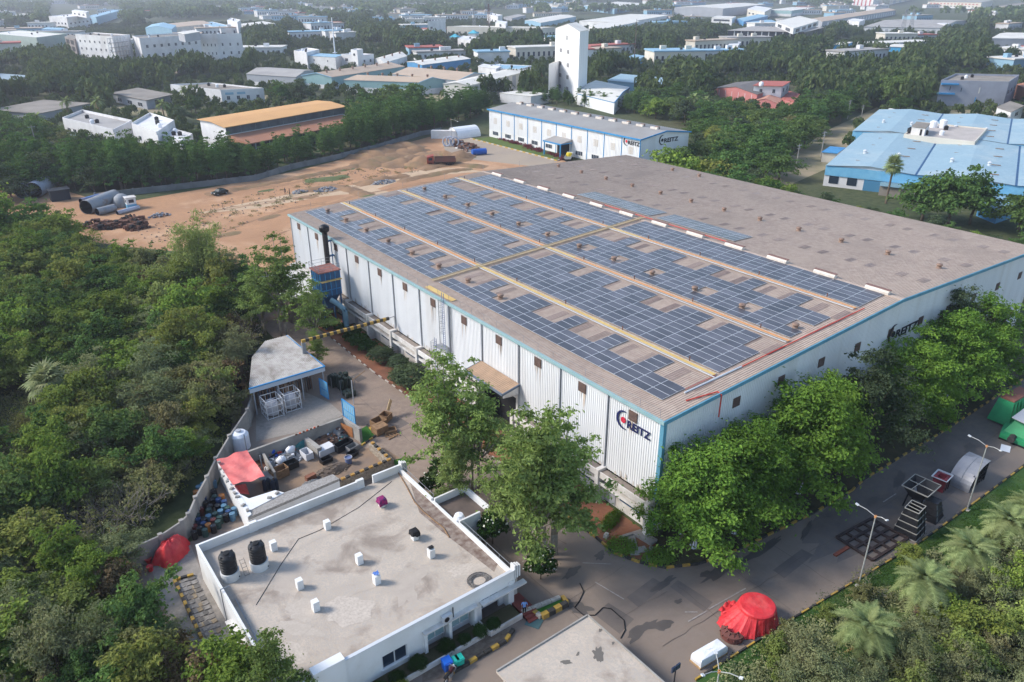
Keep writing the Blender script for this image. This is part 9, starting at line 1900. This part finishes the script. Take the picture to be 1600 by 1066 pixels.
def palm(p,h,nf,sc,label,cat='palm',dry=4):
    g=random.Random(int(p[0]*100)); t=thing('palm_tree',(*p,0),label,cat)
    tk=MB(); pr=[]
    for i in range(12): z=h*i/12; pr+=[(.24-.006*i,z),(.28-.006*i,z+h/12*.8)]
    tk.lathe(pr+[(.2,h),(.05,h+.3)],0,0,9); obj('trunk',tk,M['bark'],t,local=True)
    for i in range(nf+dry):
        o=bpy.data.objects.new('frond',FR[i%3] if i<nf else FRD); COL.objects.link(o); o.parent=t; f=(i+.5)/nf; el=R(78)-R(105)*f**.9 if i<nf else R(-50)-R(25)*g.random()
        o.location=(0,0,h); o.rotation_euler=(0,-el,i*2.39996+g.uniform(-.2,.2)); s=sc*(.75+.4*min(1,f*1.5))*g.uniform(.9,1.1); o.scale=(s,s,s)
    return t
for p,h,nf,s,l in (((49.77,18.88),3.6,50,1.0,'feathery date palm nearest the bottom edge, on the lower right slope'),((58.09,18.48),4.0,48,1.0,'feathery date palm with yellowed lower leaves beside the lawn strip'),((64.96,17.85),4.2,44,1.0,'feathery date palm with a dark stem between the other palms'),((72.46,17.57),3.8,44,1.05,'feathery date palm below the curved shelter'),((77.2,17.15),3.4,42,1.05,'feathery date palm at the right edge'),((69.92,18.93),1.6,32,.9,'low bushy date palm by the lawn strip')): palm(p,h,nf,s,l)
def fan_mesh(seed,m1,r=1.1):
    g=random.Random(seed); mb=MB(); mb.tube([(0,0,0),(.9,0,.15)],.03,3)
    for i in range(15):
        a=R(-125)+R(250)*i/14; l=r*(1-.25*abs(a)/2.2)*g.uniform(.85,1.05); o=Vector((math.cos(a),math.sin(a),0)); c=Vector((.9,0,.15)); w=Vector((-o.y,o.x,0))*.085; m0=c+o*l*.55; e=c+o*l+Vector((0,0,-.25*l)); mb.add([c,m0-w,e,m0+w],[(0,1,2,3)])
    me=mb.mesh('fan_leaf'); at=me.attributes.new('leaf_hue','FLOAT','FACE'); at.data.foreach_set('value',[g.random() for _ in me.polygons]); me.materials.append(m1); return me
FN=[fan_mesh(i,LM['grey']) for i in range(2)]; FNG=[fan_mesh(i+4,LM['palm']) for i in range(2)]
def fanpalm(p,h,n,sc,label,fm):
    t=thing('fan_palm',(*p,0),label,'palm'); obj('trunk',MB().lathe([(.3,0),(.24,h*.5),(.2,h),(.05,h+.2)],0,0,9),M['bark'],t,local=True); g=random.Random(int(h*10))
    for i in range(n):
        f=(i+.5)/n; o=bpy.data.objects.new('fan_leaf',fm[i%2]); COL.objects.link(o); o.parent=t; o.location=(0,0,h); o.rotation_euler=(0,-(R(80)-R(140)*f),i*2.39996); s=sc*g.uniform(.85,1.15); o.scale=(s,s,s)
fanpalm((3.98,99.08),6.4,32,1.45,'silvery fan palm rising from the thicket on the left',FN); fanpalm((187.85,92.5),9.5,34,1.5,'fan palm with a bare trunk before the blue-roofed works',FNG); fanpalm((543.19,332.44),10,26,1.9,'fan palm beside the dark glass office',FNG)
def coco(p,h,label): palm(p,h,16,1.3,label,'palm',2)
for p,h in (((32.3,313.61),9),((48.68,361.64),8),((60.36,362.85),7),((79.23,337.69),7),((99.62,378.94),7),((253.39,211.36),8),((250.79,203.16),8)): coco(p,h,'coconut palm standing out of the wood on the left' if p[0]<150 else 'coconut palm in the wood behind the second warehouse')
for o in [o for o in COL.objects if o.get('category')=='palm' and o['label'].startswith('coconut')]: o['group']='coconut palms on the left' if 'left' in o['label'] else 'coconut palms behind the second warehouse'
# slim cypresses in the central wood
cy_=proto_tree('cypress',leafmesh('cypress_crown',[(0,0,z,1.2-.1*z/1.2,1.2-.1*z/1.2,1.3) for z in np.arange(1,10,1.1)],1200,.5,77,[LM['dark']],.6,.4),limbs([(0,0,9,1,1,1)],5,.2,3,1),M['bark'],'x')
for p,l in (((336.6,310.35),'slim dark cypress in the central wood, left of the pair'),((344.49,304.07),'slim dark cypress in the central wood, right of the pair')): plant(cy_,p,0,1.0,l)
# drop unused prototypes
for nm in [o.name for o in COL.objects if o.parent is None and o.get('label')=='x']:
    o=bpy.data.objects[nm]
    for c in list(o.children): bpy.data.objects.remove(c)
    bpy.data.objects.remove(o)
for k,pr in enumerate(protos): pass
# ---------------- haze ----------------
hz=MB().box(-2600,-120,-1.2,4300,4700,58)
hm=bpy.data.materials.new('haze'); hm.use_nodes=True; hm.node_tree.nodes.remove(hm.node_tree.nodes['Principled BSDF']); v=hm.node_tree.nodes.new('ShaderNodeVolumePrincipled')
v.inputs['Color'].default_value=(.84,.86,1,1); v.inputs['Density'].default_value=.0002; v.inputs['Anisotropy'].default_value=.3
hm.node_tree.links.new(v.outputs[0],hm.node_tree.nodes['Material Output'].inputs['Volume'])
ho=struct('haze',hz,hm,'stuff')
